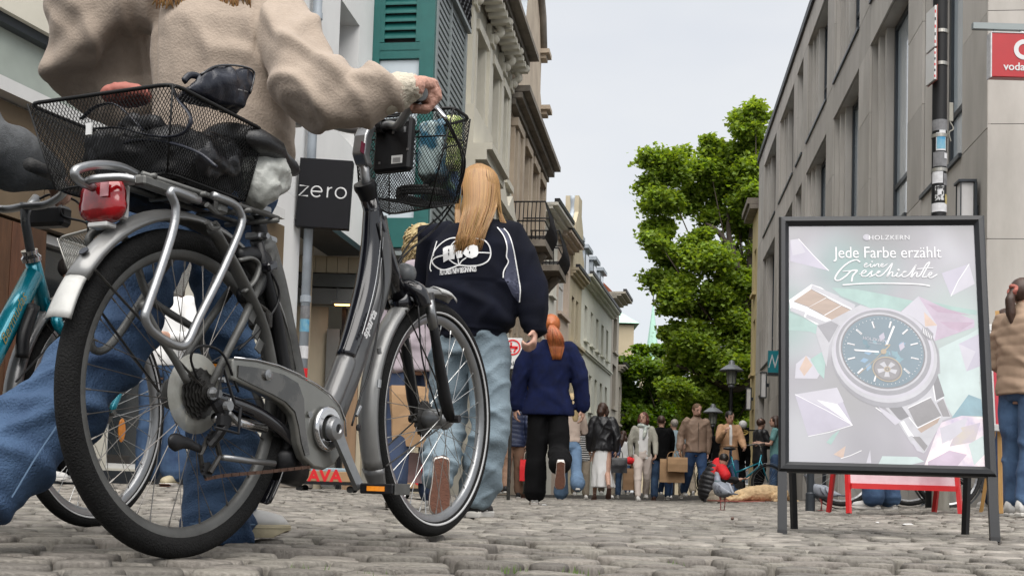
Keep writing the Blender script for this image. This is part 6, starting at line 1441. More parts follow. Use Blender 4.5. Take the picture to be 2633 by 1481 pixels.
    def hp(rn,i):
        th=rn.uniform(-pi*1.02,pi*.02)-0; u=cos(th); yy=sin(th)   # round the sides and back of the head
        e=V((.098*u,.112*yy-.012,0)); top=V((.012*rn.uniform(-1,1),-.01+.02*rn.uniform(-1,1),.118)); sh=hc+V((e.x*.72,e.y*.72,.085)); mid=hc+V((e.x*1.02,e.y*1.02,.01)); j=rn.uniform(-.012,.012)
        if u>.45 and rn.random()<.75:
            q=rn.uniform(.2,1); return [hc+top,sh,mid,hc+V((.095+.02*q,-.05+j,-.13)),hc+V((.115+.05*q,-.07,-.22)),hc+V((.12+.11*q,-.06,-.27-.07*rn.random()))]
        if u<-.75: return [hc+top,sh,mid,hc+V((-.098+j,-.06,-.12)),hc+V((-.088+j,-.12,-.24)),hc+V((-.07+j,-.15,-.30-.05*rn.random()))]
        back=-.13-.02*rn.random(); x3=.085*u; return [hc+top,sh,mid,hc+V((x3*1.05,min(e.y,-.07)-.03,-.11)),hc+V((x3*.95-.02,back-.025,-.21)),hc+V((x3*.8-.05+j,back-.04,-.29-.07*rn.random()))]
    strands(root,hp,900,'hair_blond',.0034,'hair_lengths',seed=5)
    # jeans
    q=MB(); q.stack([(.78,cx+.005,0,.13,.11),(.86,cx+.005,0,.165,.125),(.94,cx,0,.15,.11)],20)
    q.limb([hL,lerp(hL,kL,.5),kL,lerp(kL,aL,.5),lerp(kL,aL,.93)],[.10,.098,.092,.092,.085],18); q.limb([hR,lerp(hR,kR,.5),kR,lerp(kR,aR,.5),lerp(kR,aR,.88)],[.10,.100,.096,.098,.10],18)
    me=fuse(q,.009,3); displace(me,lambda p,n:crease(p,(.3,.3,1),40,.020,21,3)*(1.3 if p.z<.6 else .7)+crease(p,(-.6,.3,.9),60,.010,5,4)+crease(p,(1,.4,.15),34,.010,7,3)); link('jeans',me,'denim_light',root)
    m=MB(); m.box(D(1235,905,5.46),(.11,.008,.10)); bx=m.mesh('pocket'); bm=bmesh.new(); bm.from_mesh(bx); bmesh.ops.subdivide_edges(bm,edges=bm.edges,cuts=4,use_grid_fill=True); bm.to_mesh(bx); bm.free()
    # shoes: left heel lifted, sole towards the camera
    shoe(root,D(1132,1205,5.42),.12,-1.38,.275,'shoe_black','sole_gum',H=.085,thick=.03); shoe(root,aR,-.25,0,.275,'shoe_black','sole_white',H=aR.z+.0,thick=.03)
    m=MB(); m.tube([aR+V((.043*cos(a)+.01,.10+.09*sin(a),-aR.z+.034)) for a in np.linspace(0,2*pi,25)[:-1]],.006,6,closed=True); m.build('shoe_trim','white_cloth',root)
blond_walker()
def fig(*a,**k): return person(*a,**k)
# curly blond person in lilac hooded jacket
r1,J1=person('person with curly pale blond hair in a lilac hooded jacket and dark jeans',1062,6.7,1.66,legs=((-.18,.25,.02,-.2),(.20,.10,.02,0)),arms=((.0,.12,.1),(.15,.15,.35)),top=dict(mat='lilac',hem=.47,bulk=1.15,sleeve=.042,hood=True,fold=.014),bottom=('trousers','denim_dark',.048,.050),hairs=('bob','hair_pale'),shoes=('shoe_white','sole_white'),vox=.009,seed=2)
def curls(rn,i):
    c=J1['head']; a=rn.uniform(0,2*pi); t=rn.uniform(-.6,1); d=V((cos(a)*sqrt(1-t*t)*.095,sin(a)*sqrt(1-t*t)*.11-.01,t*.10+.01)); 
    if d.y>.05 and d.z<.06: d.y=-d.y
    P=[c+d*.9]
    for j in range(7): P.append(c+d*(1.02+.02*j)+V((.014*sin(j*1.7+i),.012*cos(j*1.9+i),-.017*j)))
    return P
strands(r1,curls,240,'hair_pale',.0055,'hair_curls',seed=9,taper=.6)
def bag(name,label,cat,loc,w,h,d,mt,handle=True,hm='kraft',rz=0,flare=.0,group=None,stripe=None,tilt=0):
    t=thing(name,label,cat,loc,rz,group); m=MB()
    m.rings([[V((sx*(w/2+fl),sy*(d/2+fl*.3)*dd,z)) for sx,sy in((-1,-1),(0,-1.12),(1,-1),(1,1),(0,1.12),(-1,1))] for z,fl,dd in((-h,0,1),(-h*.5,flare*.5,.95),(-h*.15,flare,.75),(0,flare,.55))]); me=m.mesh('b'); bm=bmesh.new(); bm.from_mesh(me); bmesh.ops.subdivide_edges(bm,edges=bm.edges,cuts=3,use_grid_fill=True); bm.to_mesh(me); bm.free()
    displace(me,lambda p,n:.008*noise.noise(p*9+V(loc))); link('bag_body',me,mt,t)
    if handle:
        for s in(-1,1): q=MB(); q.tube(spline([V((-w*.22,s*d*.2,-.02)),V((-w*.17,s*d*.1,.09)),V((0,0,.13)),V((w*.17,s*d*.1,.09)),V((w*.22,s*d*.2,-.02))],5),.006,6); q.build('handle',hm,t,smooth=True)
    if stripe:
        q=MB(); q.box((0,-d/2-flare*.3-.012,-h*.5),(w*.5,.004,h*.18)); q.build('printed_stripe',stripe,t)
    return t
w_=at(r1,J1['wri',1]); p=U(1068,995,6.62); bag('paper_bag','large creased kraft paper bag hanging beside the lilac jacket','bag',p,.27,.34,.14,'kraft',flare=.01,rz=.3)
p=U(1075,1165,6.75); t=bag('carrier_bag','pinkish clear carrier bag with red letters below the kraft bag','bag',p+V((0,.05,0)),.24,.17,.12,'pink_film',handle=False); mm('pink_film',(.5,.33,.33),.4,var=.2,alpha=.8)
tm=text_mesh('G',.13,.001,bold=.006); place_text(tm,(.07,-.09,-.09),(1,0,0),(0,0,1),'printed_letter','red_cloth',t)
# blue coat, red ponytail
r2,J2=person('person with a red ponytail in a dark blue wool jacket and black trousers',1404,10.4,1.70,legs=((.03,.0,.02,0),(-.20,1.05,.02,-1.15)),arms=((.02,.30,.08,.0),(-.05,.34,.12,.0)),top=dict(mat='blue_wool',hem=.46,hemw=.116,bulk=1.2,sleeve=.047,cuff=.9,fold=.012,zip=False),bottom=('trousers','black_cloth',.055,.06),hairs=('pony','hair_red'),shoes=('shoe_white','sole_gum'),vox=.010,seed=5)
def pony(rn,i):
    c=J2['head']; a=rn.uniform(0,2*pi); e=V((.018*cos(a),.018*sin(a),0)); w=rn.uniform(-.04,.075); return [c+V((0,-.10,.02))+e*.4,c+V((.012+w*.5,-.155,-.04))+e*1.0,c+V((.022+w,-.165,-.12))+e*1.1,c+V((.035+w*1.1+rn.uniform(-.01,.01),-.155,-.19)),c+V((.045+w*.7,-.15,-.24-.07*rn.random()))]
strands(r2,pony,380,'hair_red',.0038,'ponytail',seed=4)
# people in the street, facing us
r3,J3=person('person in a grey cardigan, white top and pale scarf carrying a paper bag',1650,21.4,1.66,rz=pi,legs=((-.08,.15,.02,0),(.16,.06,.02,0)),arms=((.1,.16,.15),(.0,.16,.1)),top=dict(mat='grey_knit',hem=.50,open=.045,inner='white_cloth',sleeve=.034,ihem=.475),bottom=('trousers','cream_trouser',.042,.033),hairs=('bob','hair_auburn'),shoes=('shoe_white','sole_white'),headturn=-.5,glasses=True,seed=7)
m=MB(); n_=J3['neck']; m.tube([n_+V((.085*cos(a),.02+.075*sin(a),.0+.02*sin(2*a))) for a in np.linspace(0,2*pi,17)[:-1]],.034,10,closed=True); m.limb([n_+V((-.03,.09,-.02)),n_+V((-.02,.125,-.12)),n_+V((.0,.125,-.22))],[.035,.035,.02],10)
me=fuse(m,.01,2); displace(me,lambda p,n:fold(p,24,.008)); link('scarf',me,'scarf',r3)
pw=at(r3,J3['wri',1]); bag('paper_bag','kraft paper bag with red tissue carried beside the pale trousers','bag',pw+V((-.02,-.02,-.22)),.23,.40,.12,'kraft_dark'); mm('kraft_dark',(.25,.15,.08),.8,var=.1)
m=MB(); m.ball((0,0,0),(.09,.06,.06),12,8); me=fuse(m,.012,1); displace(me,lambda p,n:fold(p,30,.02)); t=thing('red_tissue','crumpled red cloth held above the paper bag','cloth',pw+V((-.02,-.03,-.08))); link('cloth_body',me,'red_cloth',t)
r4,J4=person('person in a brown zipped jacket and blue jeans carrying two kraft bags',1787,21.0,1.78,rz=pi+.12,legs=((.12,.05,.03,0),(-.12,.1,.03,0)),arms=((.05,.14,.2),(.1,.22,.35,-.1)),top=dict(mat='brown_jacket',hem=.50,bulk=1.15,sleeve=.042,collar=True,fold=.013),bottom=('trousers','denim_dk2',.046,.042),hairs=('short','hair_short'),skin='skin_pale',headnod=.3,beard='hair_short',seed=9); mm('denim_dk2',(.02,.05,.12),.85,var=.3,scale=8)
pw=at(r4,J4['wri',1]); bag('paper_bag','upper of the two kraft bags held in front of the brown jacket','bag',pw+V((-.06,-.12,-.14)),.36,.26,.14,'kraft',rz=.1); bag('paper_bag','lower, larger of the two kraft bags held below the brown jacket','bag',pw+V((-.12,.06,-.17)),.44,.42,.16,'kraft',rz=-.1)
r5,J5=person('person with dark pinned hair in a belted beige blazer and jeans',1872,22.6,1.72,rz=pi+.1,legs=((.1,.1,.02,0),(-.05,.1,.02,0)),arms=((.1,.12,.35),(.3,.15,1.7,.3)),top=dict(mat='beige_blazer',hem=.44,hemw=.11,bulk=1.08,sleeve=.04,fold=.01,open=.012,inner='white_cloth',ihem=.6),bottom=('trousers','denim',.045,.04),hairs=('bun','hair_dark'),headnod=.25,headturn=.3,seed=11)
m=MB(); P=J5['pel']; m.tube([P+V((.088*1.72*1.08*cos(a),.068*1.72*1.08*sin(a),.13)) for a in np.linspace(0,2*pi,31)[:-1]],.016,6,closed=True); m.build('belt','beige_blazer',r5,smooth=True)
# white-skirted walker seen from behind
r6,J6=person('person in a black leather jacket and flowing white skirt walking away',1545,20.3,1.70,legs=((.2,.1,.02,0),(-.25,.6,.02,-.9)),arms=((.05,.14,.2),(.0,.2,.15)),top=dict(mat='leather_black',hem=.50,bulk=1.2,sleeve=.045,fold=.02),bottom=('skirt','white_cloth',.05,.12,.13,.02),hairs=('bob','hair_brown'),shoes=('shoe_brown','sole_brown'),headturn=-.6,seed=13)
pw=at(r6,J6['wri',1]); bag('handbag','black handbag carried beside the white skirt','handbag',pw+V((.06,0,-.12)),.27,.26,.12,'leather_black',hm='leather_black')
r7,J7=person('older person with white hair in a black and white striped top, beige trousers',1492,22.5,1.62,rz=pi,legs=((.05,.1,.03,0),(-.05,.1,.03,0)),arms=((.1,.14,.3),(.2,.14,.5)),top=dict(mat='stripes',hem=.44,bulk=1.1,sleeve=.04,zip=False),bottom=('trousers','khaki',.05,.045),hairs=('short','hair_white'),seed=15); mm('hair_white',(.6,.56,.48),.6,var=.2,scale=40)
def stripes():
    m=bpy.data.materials.get('stripes') or bpy.data.materials.new('stripes'); m.use_nodes=True; nt=m.node_tree; b=nt.nodes['Principled BSDF']; tc=nt.nodes.new('ShaderNodeTexCoord'); wv=nt.nodes.new('ShaderNodeTexWave'); wv.wave_type='BANDS'; wv.bands_direction='Z'; wv.inputs['Scale'].default_value=7.5
    nt.links.new(tc.outputs['Object'],wv.inputs['Vector']); nt.links.new(ramp(nt,wv.outputs['Fac'],[(.55,(.012,.012,.015)),(.66,(.6,.6,.58))]),b.inputs['Base Color']); b.inputs['Roughness'].default_value=.85
stripes()
person('person in light flared jeans and a cream top half hidden by the blue jacket',1462,17.5,1.66,legs=((.2,.0,.03,0),(-.2,.25,.03,-.2)),arms=((.1,.12,.3),(.3,.1,1.2)),top=dict(mat='cream_top',hem=.55,sleeve=.035),bottom=('trousers','denim_pale',.05,.07),hairs=('long','hair_pale'),seed=17); mm('cream_top',(.45,.36,.30),.85,var=.1)
r8,J8=person('person in a navy quilted jacket and brown trousers walking away with red bag',1316,18.4,1.72,legs=((-.1,.15,.02,0),(.12,.05,.02,0)),arms=((.1,.12,.4),(.1,.14,.5)),top=dict(mat='navy_puffer',kind='puffer',hem=.47,bulk=1.15,sleeve=.042),bottom=('trousers','tan_trouser',.047,.042),hairs=('short','hair_short'),shoes=('shoe_black','sole_white'),seed=19)
pw=at(r8,J8['wri',1]); bag('tote_bag','red tote bag hanging beside the brown trousers','bag',pw+V((-.0,-.05,-.26)),.22,.34,.1,'red_cloth',hm='cream_top')
person('person in blue jeans and a dark blue jacket left of the red bag',1272,18.9,1.70,legs=((.05,.1,.03,0),(-.05,.15,.03,0)),top=dict(mat='blue_wool',hem=.5,bulk=1.1,sleeve=.04),bottom=('trousers','denim_pale',.048,.045),hairs=('short','hair_dark'),shoes=('shoe_brown','sole_white'),seed=21)
person('person in dark green trousers beyond the blue wool jacket',1362,19.5,1.74,legs=((.1,.1,.02,0),(-.1,.1,.02,0)),top=dict(mat='green_trouser',hem=.48,bulk=1.1,sleeve=.04),bottom=('trousers','green_trouser',.05,.045),hairs=('short','hair_grey'),shoes=('shoe_brown','sole_brown'),seed=23)
person('person in a black jacket and dark blue jeans walking away behind the scarf wearer',1697,23.5,1.72,legs=((.1,.1,.02,0),(-.25,.8,.02,-1.1)),top=dict(mat='black_cloth',hem=.47,bulk=1.15,sleeve=.043),bottom=('trousers','denim',.048,.045),hairs=('short','hair_brown'),shoes=('shoe_brown','sole_brown'),seed=25)
person('person with short grey hair in a pale blue shirt seen from behind',1730,24.5,1.70,legs=((.05,.05,.02,0),(-.2,.7,.02,-1.0)),top=dict(mat='light_tee',hem=.49,bulk=1.1,sleeve=.036,len=.4,zip=False),bottom=('trousers','denim_dk2',.048,.042),hairs=('short','hair_grey'),shoes=('shoe_white','sole_white'),seed=27)
person('person in beige shorts and a grey top in the far crowd',1765,27,1.70,legs=((.1,.1,.02,0),(-.1,.1,.02,0)),top=dict(mat='grey_knit',hem=.49,sleeve=.036),bottom=('trousers','khaki',.05,.045),hairs=('short','hair_dark'),seed=29)
r9,J9=person('person in a long black coat standing by the office wall',1952,24.5,1.70,rz=-1.2,legs=((.03,.03,.02,0),(-.03,.03,.02,0)),arms=((.2,.1,.8),(.2,.1,.8)),top=dict(mat='puffer_black',hem=.44,bulk=1.15,sleeve=.042),bottom=('trousers','black_cloth',.05,.05),hairs=('short','hair_brown'),shoes=('shoe_black','sole_gum'),seed=31)
person('person in a teal shirt reading a phone beside the advertising board',1992,23,1.66,rz=1.3,legs=((.03,.03,.02,0),(-.03,.03,.02,0)),arms=((.3,.1,1.3),(.3,.1,1.3)),top=dict(mat='teal_tee',hem=.47,sleeve=.036,len=.4,zip=False),bottom=('trousers','denim',.048,.045),hairs=('long','hair_brown'),seed=33)
for px,Y,H,tm_,bm_,hr,lb,sd_ in ((1560,26,1.7,'navy_puffer','khaki',('short','hair_grey'),'person in a navy jacket and khaki trousers beyond the black handbag',41),(1600,29,1.68,'white_cloth','denim',('long','hair_brown'),'person in a white top and jeans far down the street',42),(1625,31,1.75,'black_cloth','black_cloth',('short','hair_dark'),'person dressed all in black far down the street',43),(1673,33,1.72,'denim','khaki',('short','hair_brown'),'person in a denim jacket at the far end of the crowd',44),(1712,30,1.6,'red_cloth','denim_dk2',('bob','hair_grey'),'person in a red top in the far crowd',45),(1848,28,1.75,'black_cloth','denim_dk2',('short','hair_dark'),'person in a black jacket beyond the beige blazer',46),(1896,25.5,1.5,'black_cloth','black_cloth',('bob','hair_dark'),'person with dark hair bending over the parked far bicycle',47)):
    person(lb,px,Y,H,rz=(sd_%2)*pi,legs=((.1,.1,.02,0),(-.1,.15,.02,0)),top=dict(mat=tm_,hem=.48,bulk=1.1,sleeve=.04),bottom=('trousers',bm_,.048,.044),hairs=hr,seed=sd_,vox=.014,lean=.55 if sd_==47 else 0)
# kneeling person in red and black puffer
def kneeler():
    Y=20; o=U(1848,1288,Y); o.z=g(o.x,Y); root=thing('person','person kneeling on the cobbles in a red and black padded jacket','person',o,0); D=lambda x,y,Yy=Y: U(x*1.0222+14,y*1.0222,Yy)-o
    hc=D(1807,1157,19.9); b=MB(); R=Matrix.Rotation(-.6,3,'Z')@Matrix.Rotation(-.5,3,'X'); head(b,hc,1.7,R); b.limb([hc+V((-.05,-.02,-.16)),hc],[.05,.05],10)
    b.limb([D(1790,1180),D(1775,1215),D(1770,1245)],[.13,.14,.12],12); hd=D(1850,1205,19.7); b.limb([D(1800,1185,19.8),D(1825,1215,19.7),hd],[.05,.045,.03],10); hand(b,hd,V((1,0,.1)),1,1,.3,palm=V((0,0,1)))
    b.limb([D(1775,1245),D(1800,1252,19.7),D(1770,1258,20.0)],[.09,.07,.05],10)
    link('body',fuse(b,.011,2),'skin',root); face_parts(root,hc,1.7,R); hair(root,hc,1.7,R,'short','hair_dark')
    q=MB(); q.limb([D(1787,1180),D(1775,1205),D(1768,1238)],[.15,.19,.19],18); q.limb([D(1800,1182,19.85),D(1812,1205,19.7),D(1838,1208,19.7)],[.09,.08,.06],12); me=fuse(q,.012,3); displace(me,lambda p,n:.012*abs(sin(p.z*40+p.x*10))-.005); link('jacket',me,'puffer_black',root)
    q=MB(); q.limb([D(1795,1168),D(1788,1186),D(1784,1196)],[.13,.175,.18],18); q.limb([D(1802,1180,19.82),D(1812,1196,19.68)],[.10,.09],12); me=fuse(q,.012,3); link('red_yoke',me,'red_cloth',root)
    q=MB(); q.limb([D(1775,1245),D(1800,1248,19.65),D(1812,1255,19.7)],[.13,.11,.09],14); q.limb([D(1790,1258,19.6),D(1765,1258,20)],[.085,.07],12); me=fuse(q,.012,3); displace(me,lambda p,n:fold(p,10,.012)); link('trousers',me,'khaki',root)
    shoe(root,D(1760,1250,19.9),1.3,-1.2,.27,'shoe_black','sole_white')
kneeler()
# person at 8.7 m in white top, behind the bicycles; and legs beyond the turquoise wheel
person('person in a white top and blue jeans seen through the bicycle wheel',408,8.7,1.68,rz=pi-.1,legs=((.05,.08,.04,0),(-.05,.06,.05,0)),arms=((.2,.1,1.3,.3),(.2,.1,1.3,.3)),top=dict(mat='white_cloth',kind='shirt',hem=.52,sleeve=.034,zip=False,fold=.01),bottom=('trousers','denim',.05,.058),hairs=('long','hair_brown'),shoes=('sole_cream','sole_gum'),vox=.011,seed=51)
person('person in black clothes and white trainers beyond the turquoise bicycle',150,9.0,1.75,rz=-1.35,legs=((.1,.1,.03,0),(-.1,.1,.03,0)),top=dict(mat='black_cloth',hem=.48,bulk=1.1,sleeve=.04),bottom=('trousers','black_cloth',.05,.045),hairs=('short','hair_dark'),shoes=('shoe_white','sole_white'),seed=52)
# right side
r12,J12=person('person in a quilted beige jacket with a pink scrunchie at the right edge',2628,7.9,1.62,rz=-1.15,legs=((.06,.05,.03,0),(-.08,.1,.03,0)),arms=((.1,.14,.9,.3),(.35,.14,1.0,.3)),top=dict(mat='quilt_beige',kind='puffer',hem=.50,bulk=1.22,sleeve=.048,collar=True),bottom=('trousers','denim',.045,.036),hairs=('pony','hair_brown'),shoes=('shoe_white','sole_white'),vox=.009,seed=55)
m=MB(); c=J12['head']+V((0,-.112,.015)); m.tube([c+V((.028*cos(a),.0+.01*sin(3*a),.028*sin(a))) for a in np.linspace(0,2*pi,25)[:-1]],.013,8,closed=True); me=fuse(m,.004,1); displace(me,lambda p,n:fold(p,90,.004)); link('scrunchie',me,'dusty_pink',r12)
m=MB(); m.tube(spline([J12['neck']+V((-.12,.0,-.03)),J12['chest']+V((-.02,.16,-.05)),J12['pel']+V((.17,.08,.14))],6),.012,6,asp=.4); m.build('bag_strap','black_plastic',r12,smooth=True)
person('person in navy trousers with a pink top behind the red poster stand',2588,9.6,1.66,rz=.4,legs=((.03,.03,.03,0),(-.03,.03,.03,0)),top=dict(mat='pink_cloth',hem=.47,bulk=1.1,sleeve=.04),bottom=('trousers','denim_dark',.055,.06),hairs=('bob','hair_brown'),seed=56)
person('person in blue jeans and white shoes standing behind the advertising board',2262,10.6,1.70,rz=.9,legs=((.05,.05,.03,0),(-.05,.05,.03,0)),top=dict(mat='black_cloth',hem=.47,sleeve=.04),bottom=('trousers','denim',.05,.06),hairs=('short','hair_brown'),shoes=('shoe_white','sole_white'),seed=57)
# ================================================================== advertising A-board
mm('frame_black',(.018,.019,.021),.38,metal=.3,var=.15,scale=10); mm('poster_glare',(.5,.5,.53),.3)
def poster_mat():
    m=bpy.data.materials.get('poster') or bpy.data.materials.new('poster'); M['poster']=m; m.use_nodes=True; nt=m.node_tree; b=nt.nodes['Principled BSDF']; N=nt.nodes.new; Lk=nt.links.new
    tc=N('ShaderNodeTexCoord'); mp=N('ShaderNodeMapping'); Lk(tc.outputs['Object'],mp.inputs[0])
    sp=N('ShaderNodeSeparateXYZ'); Lk(tc.outputs['Object'],sp.inputs[0])
    nz=N('ShaderNodeTexNoise'); nz.inputs['Scale'].default_value=2.6; nz.inputs['Detail'].default_value=2; nz.inputs['Distortion'].default_value=.6; Lk(mp.outputs[0],nz.inputs[0])
    base=ramp(nt,nz.outputs['Fac'],[(.28,(.165,.163,.185)),(.5,(.22,.215,.245)),(.72,(.33,.33,.37))])
    def blob(x,z,r,col,prev,soft=.6):
        s=N('ShaderNodeVectorMath'); s.operation='DISTANCE'; s.inputs[1].default_value=(x,0,z); c=N('ShaderNodeCombineXYZ'); Lk(sp.outputs['X'],c.inputs[0]); Lk(sp.outputs['Z'],c.inputs[2]); Lk(c.outputs[0],s.inputs[0])
        mr=N('ShaderNodeMapRange'); mr.interpolation_type='SMOOTHSTEP'; mr.inputs[1].default_value=r; mr.inputs[2].default_value=r*(1-soft); mr.inputs[3].default_value=0; mr.inputs[4].default_value=1; Lk(s.outputs['Value'],mr.inputs[0])
        x_=N('ShaderNodeMix'); x_.data_type='RGBA'; Lk(mr.outputs[0],x_.inputs['Factor']); Lk(prev,x_.inputs['A']); x_.inputs['B'].default_value=(*col,1); return x_.outputs['Result']
    o=base
    for a in ((-.1,.86,.26,(0.146,0.241,0.241)),(-.42,.62,.25,(0.172,0.263,0.252)),(.30,.60,.30,(0.265,0.327,0.322)),(.40,.25,.28,(0.288,0.354,0.342)),(-.15,.30,.22,(0.203,0.203,0.217)),(.22,.1,.2,(0.260,0.231,0.280)),(0,1.05,.24,(0.146,0.146,0.160)),(-.42,1.1,.2,(0.266,0.266,0.286)),(.36,1.08,.2,(0.183,0.180,0.194)),(-.34,.12,.25,(0.294,0.300,0.329))): o=blob(*a,o,.9)
    Lk(o,b.inputs['Base Color']); b.inputs['Roughness'].default_value=.35; b.inputs['Coat Weight'].default_value=.7; b.inputs['Coat Roughness'].default_value=.12
poster_mat()
for k,c,kw in (('p_white',(.60,.60,.62),{}),('p_silver',(0.347,0.347,0.381),dict(var=.15,scale=9)),('p_silver2',(.19,.19,.215),dict(var=.15,scale=9)),('p_grey',(.11,.11,.125),dict(var=.1,scale=6)),('p_wood',(0.280,0.202,0.157),dict(var=.12,scale=8,stretch=(1,1,6))),('p_teal',(.045,.12,.16),dict(var=.3,scale=14)),('p_teal2',(.11,.22,.27),dict(var=.2,scale=14)),('p_blue',(0.134,0.246,0.370),dict(var=.15)),('p_dial',(.085,.14,.18),dict(var=.1,scale=5)),('p_pink',(.33,.26,.34),dict(var=.2,scale=7)),('p_pink2',(0.291,0.202,0.280),dict(var=.2,scale=9)),('p_lav',(0.325,0.308,0.381),dict(var=.12,scale=5)),('p_lav2',(0.381,0.370,0.426),dict(var=.1,scale=5)),('p_peach',(0.403,0.291,0.235),dict(var=.2,scale=9)),('p_gold',(0.280,0.224,0.146),{}),('p_dark',(0.112,0.106,0.112),dict(var=.2)),('p_mint',(.22,.34,.32),dict(var=.2,scale=7)),('p_iri',(0.291,0.258,0.392),dict(var=.5,scale=8,col2=(.78,.66,.62)))):
    mm(k,c,.35,coat=.6,**({'var':.06}|kw))
def aboard():
    BL=U(2011,1366,4.62); BR=U(2560,1378,4.62*1.0); 
    # foot line on the ground, board leans back
    fl=V((U(2011,1366,4.70).x,4.70,0)); fr_=V((U(2560,1378,4.57).x,4.57,0)); ctr=(fl+fr_)/2; ctr.z=g(ctr.x,ctr.y)-.002
    ax=(fr_-fl); W=ax.length; ang=atan2(ax.y,ax.x)
    t=thing('advertising_board','black framed pavement advertising board with a watch poster reading Jede Farbe erzählt','advertising board',ctr,ang)
    al=radians(12); ex=V((1,0,0)); ez=V((0,sin(al),cos(al))); en=V((0,-cos(al),sin(al)))
    tl=Matrix(((1,0,0),(0,cos(al),sin(al)),(0,-sin(al),cos(al)))); # rotates z to ez
    Wf=W+.03; z0=.252; Hh=(1.27-.235)/cos(al)*1.0
    def P(x,z,o=0): return V((x,0,0))+ez*z+en*o
    sb=z0/cos(al); fw=.042; top=1.385
    # mitred frame bars with bevel profile
    def bar(a,b,c,d,nm='frame_bar'):
        m=MB(); oo=[a,b,c,d]
        v=[P(*a,0),P(*b,0),P(*c,0),P(*d,0),P(*a,.012),P(*b,.012),P(*c,.010),P(*d,.010)]
        mo=lambda p,q,k:(lerp(p[0],q[0],k),lerp(p[1],q[1],k))
        e1=mo(a,d,.22);e2=mo(b,c,.22);e3=mo(a,d,.62);e4=mo(b,c,.62)
        v=[P(*a,-.006),P(*b,-.006),P(*c,-.006),P(*d,-.006),P(*a,.006),P(*b,.006),P(*e2,.020),P(*e1,.020),P(*e4,.022),P(*e3,.022),P(*c,.006),P(*d,.006)]
        m.add(v,[(0,1,2,3),(4,5,6,7),(7,6,8,9),(9,8,10,11),(0,1,5,4),(2,3,11,10),(1,2,10,8,6,5),(3,0,4,7,9,11)]); m.build(nm,'frame_black',t)
    x0,x1=-Wf/2,Wf/2
    bar((x0,sb),(x1,sb),(x1-fw,sb+fw),(x0+fw,sb+fw)); bar((x1,top),(x0,top),(x0+fw,top-fw),(x1-fw,top-fw)); bar((x0,top),(x0,sb),(x0+fw,sb+fw),(x0+fw,top-fw)); bar((x1,sb),(x1,top),(x1-fw,top-fw),(x1-fw,sb+fw))
    m=MB(); m.box(P(0,(sb+top)/2,-.02),(Wf-.006,.024,top-sb-.006),tilt=tl); m.build('back_panel','frame_black',t)
    for s in(-1,1):
        m=MB(); m.box(P(s*(Wf/2-.016),sb*.5-.0,-.006),(.036,.024,sb),tilt=tl); m.build('leg','frame_black',t)
        m=MB(); m.box(P(s*(Wf/2-.016),.012,-.006),(.038,.026,.012),tilt=tl); m.build('foot_cap','black_plastic',t)
        rx_=Wf/2 if s>0 else -Wf/2+.11; a=P(rx_-(.02 if s>0 else .08),top-.05,-.05); b=V((rx_,.60,0)); m=MB(); m.tube([a,b],[.017,.017],4); m.build('rear_leg','frame_black',t)
    m=MB(); m.box((0,.55,.35),(Wf-.15,.012,.02)); 
    # poster
    px0,px1,pz0,pz1=x0+fw-.004,x1-fw+.004,sb+fw-.004,top-fw+.004; pw=px1-px0; ph=pz1-pz0
    Mx=Matrix(((1,0,0,(px0+px1)/2),(0,cos(al),sin(al),0),(0,-sin(al),cos(al),0),(0,0,0,1)))
    ps=sub('poster',t); ps.matrix_local=Matrix.Translation(P((px0+px1)/2,pz0,.0015))@Matrix.Rotation(-al,4,'X')
    m=MB(); m.box((0,.001,ph/2),(pw,.002,ph)); m.build('poster_sheet','poster',ps)
    lay=[0]
    # coordinates below: source-crop pixels on the sheet, 0..1565 wide at the bottom
    def Q(x,y):  # (x,y) in a 1000 x 1290 sheet, y down
        return (px_(x), 0, pz_(y))
    px_=lambda x:(x/1000-.5)*pw; pz_=lambda y:(1-y/1290)*ph
    def flat(pts,mt,nm='printed_shape'):
        lay[0]+=1; off=-.0002-.000008*lay[0]; me=bpy.data.meshes.new(nm); n=len(pts); me.from_pydata([(px_(x),off,pz_(y)) for x,y in pts],[],[tuple(range(n))]); return link(nm,me,mt,ps)
    def ell(cx,cy,rx,ry,rot=0,n=48): c,s=cos(rot),sin(rot); return [(cx+rx*cos(a)*c-ry*sin(a)*s,cy+rx*cos(a)*s+ry*sin(a)*c) for a in np.linspace(0,2*pi,n+1)[:-1]]
    def line(pts,w,mt,nm='printed_line',sp=True):
        lay[0]+=1; off=-.0002-.000008*lay[0]; P_=[V((px_(x),off,pz_(y))) for x,y in pts]; P_=spline(P_,8) if sp else P_; v=[];f=[]
        for i,p in enumerate(P_):
            q=(P_[min(i+1,len(P_)-1)]-P_[max(0,i-1)]).normalized(); ww=w*pw/1000*(.55+.45*abs(q.z)+.25*abs(q.x)) ; s=V((-q.z,0,q.x))*ww/2; v+=[p+s,p-s]
            if i: f.append((2*i-2,2*i-1,2*i+1,2*i))
        me=bpy.data.meshes.new(nm); me.from_pydata([tuple(a) for a in v],[],f); return link(nm,me,mt,ps)
    def txt(s,size,x,y,mt='p_white',rot=0,**k):
        lay[0]+=1; me=text_mesh(s,size*pw/1000,0,**k); me.transform(Matrix.Translation((px_(x),-.0002-.000008*lay[0],pz_(y)))@Matrix.Rotation(rot,4,'Y')@Matrix.Rotation(pi/2,4,'X')); return link('lettering',me,mt,ps)
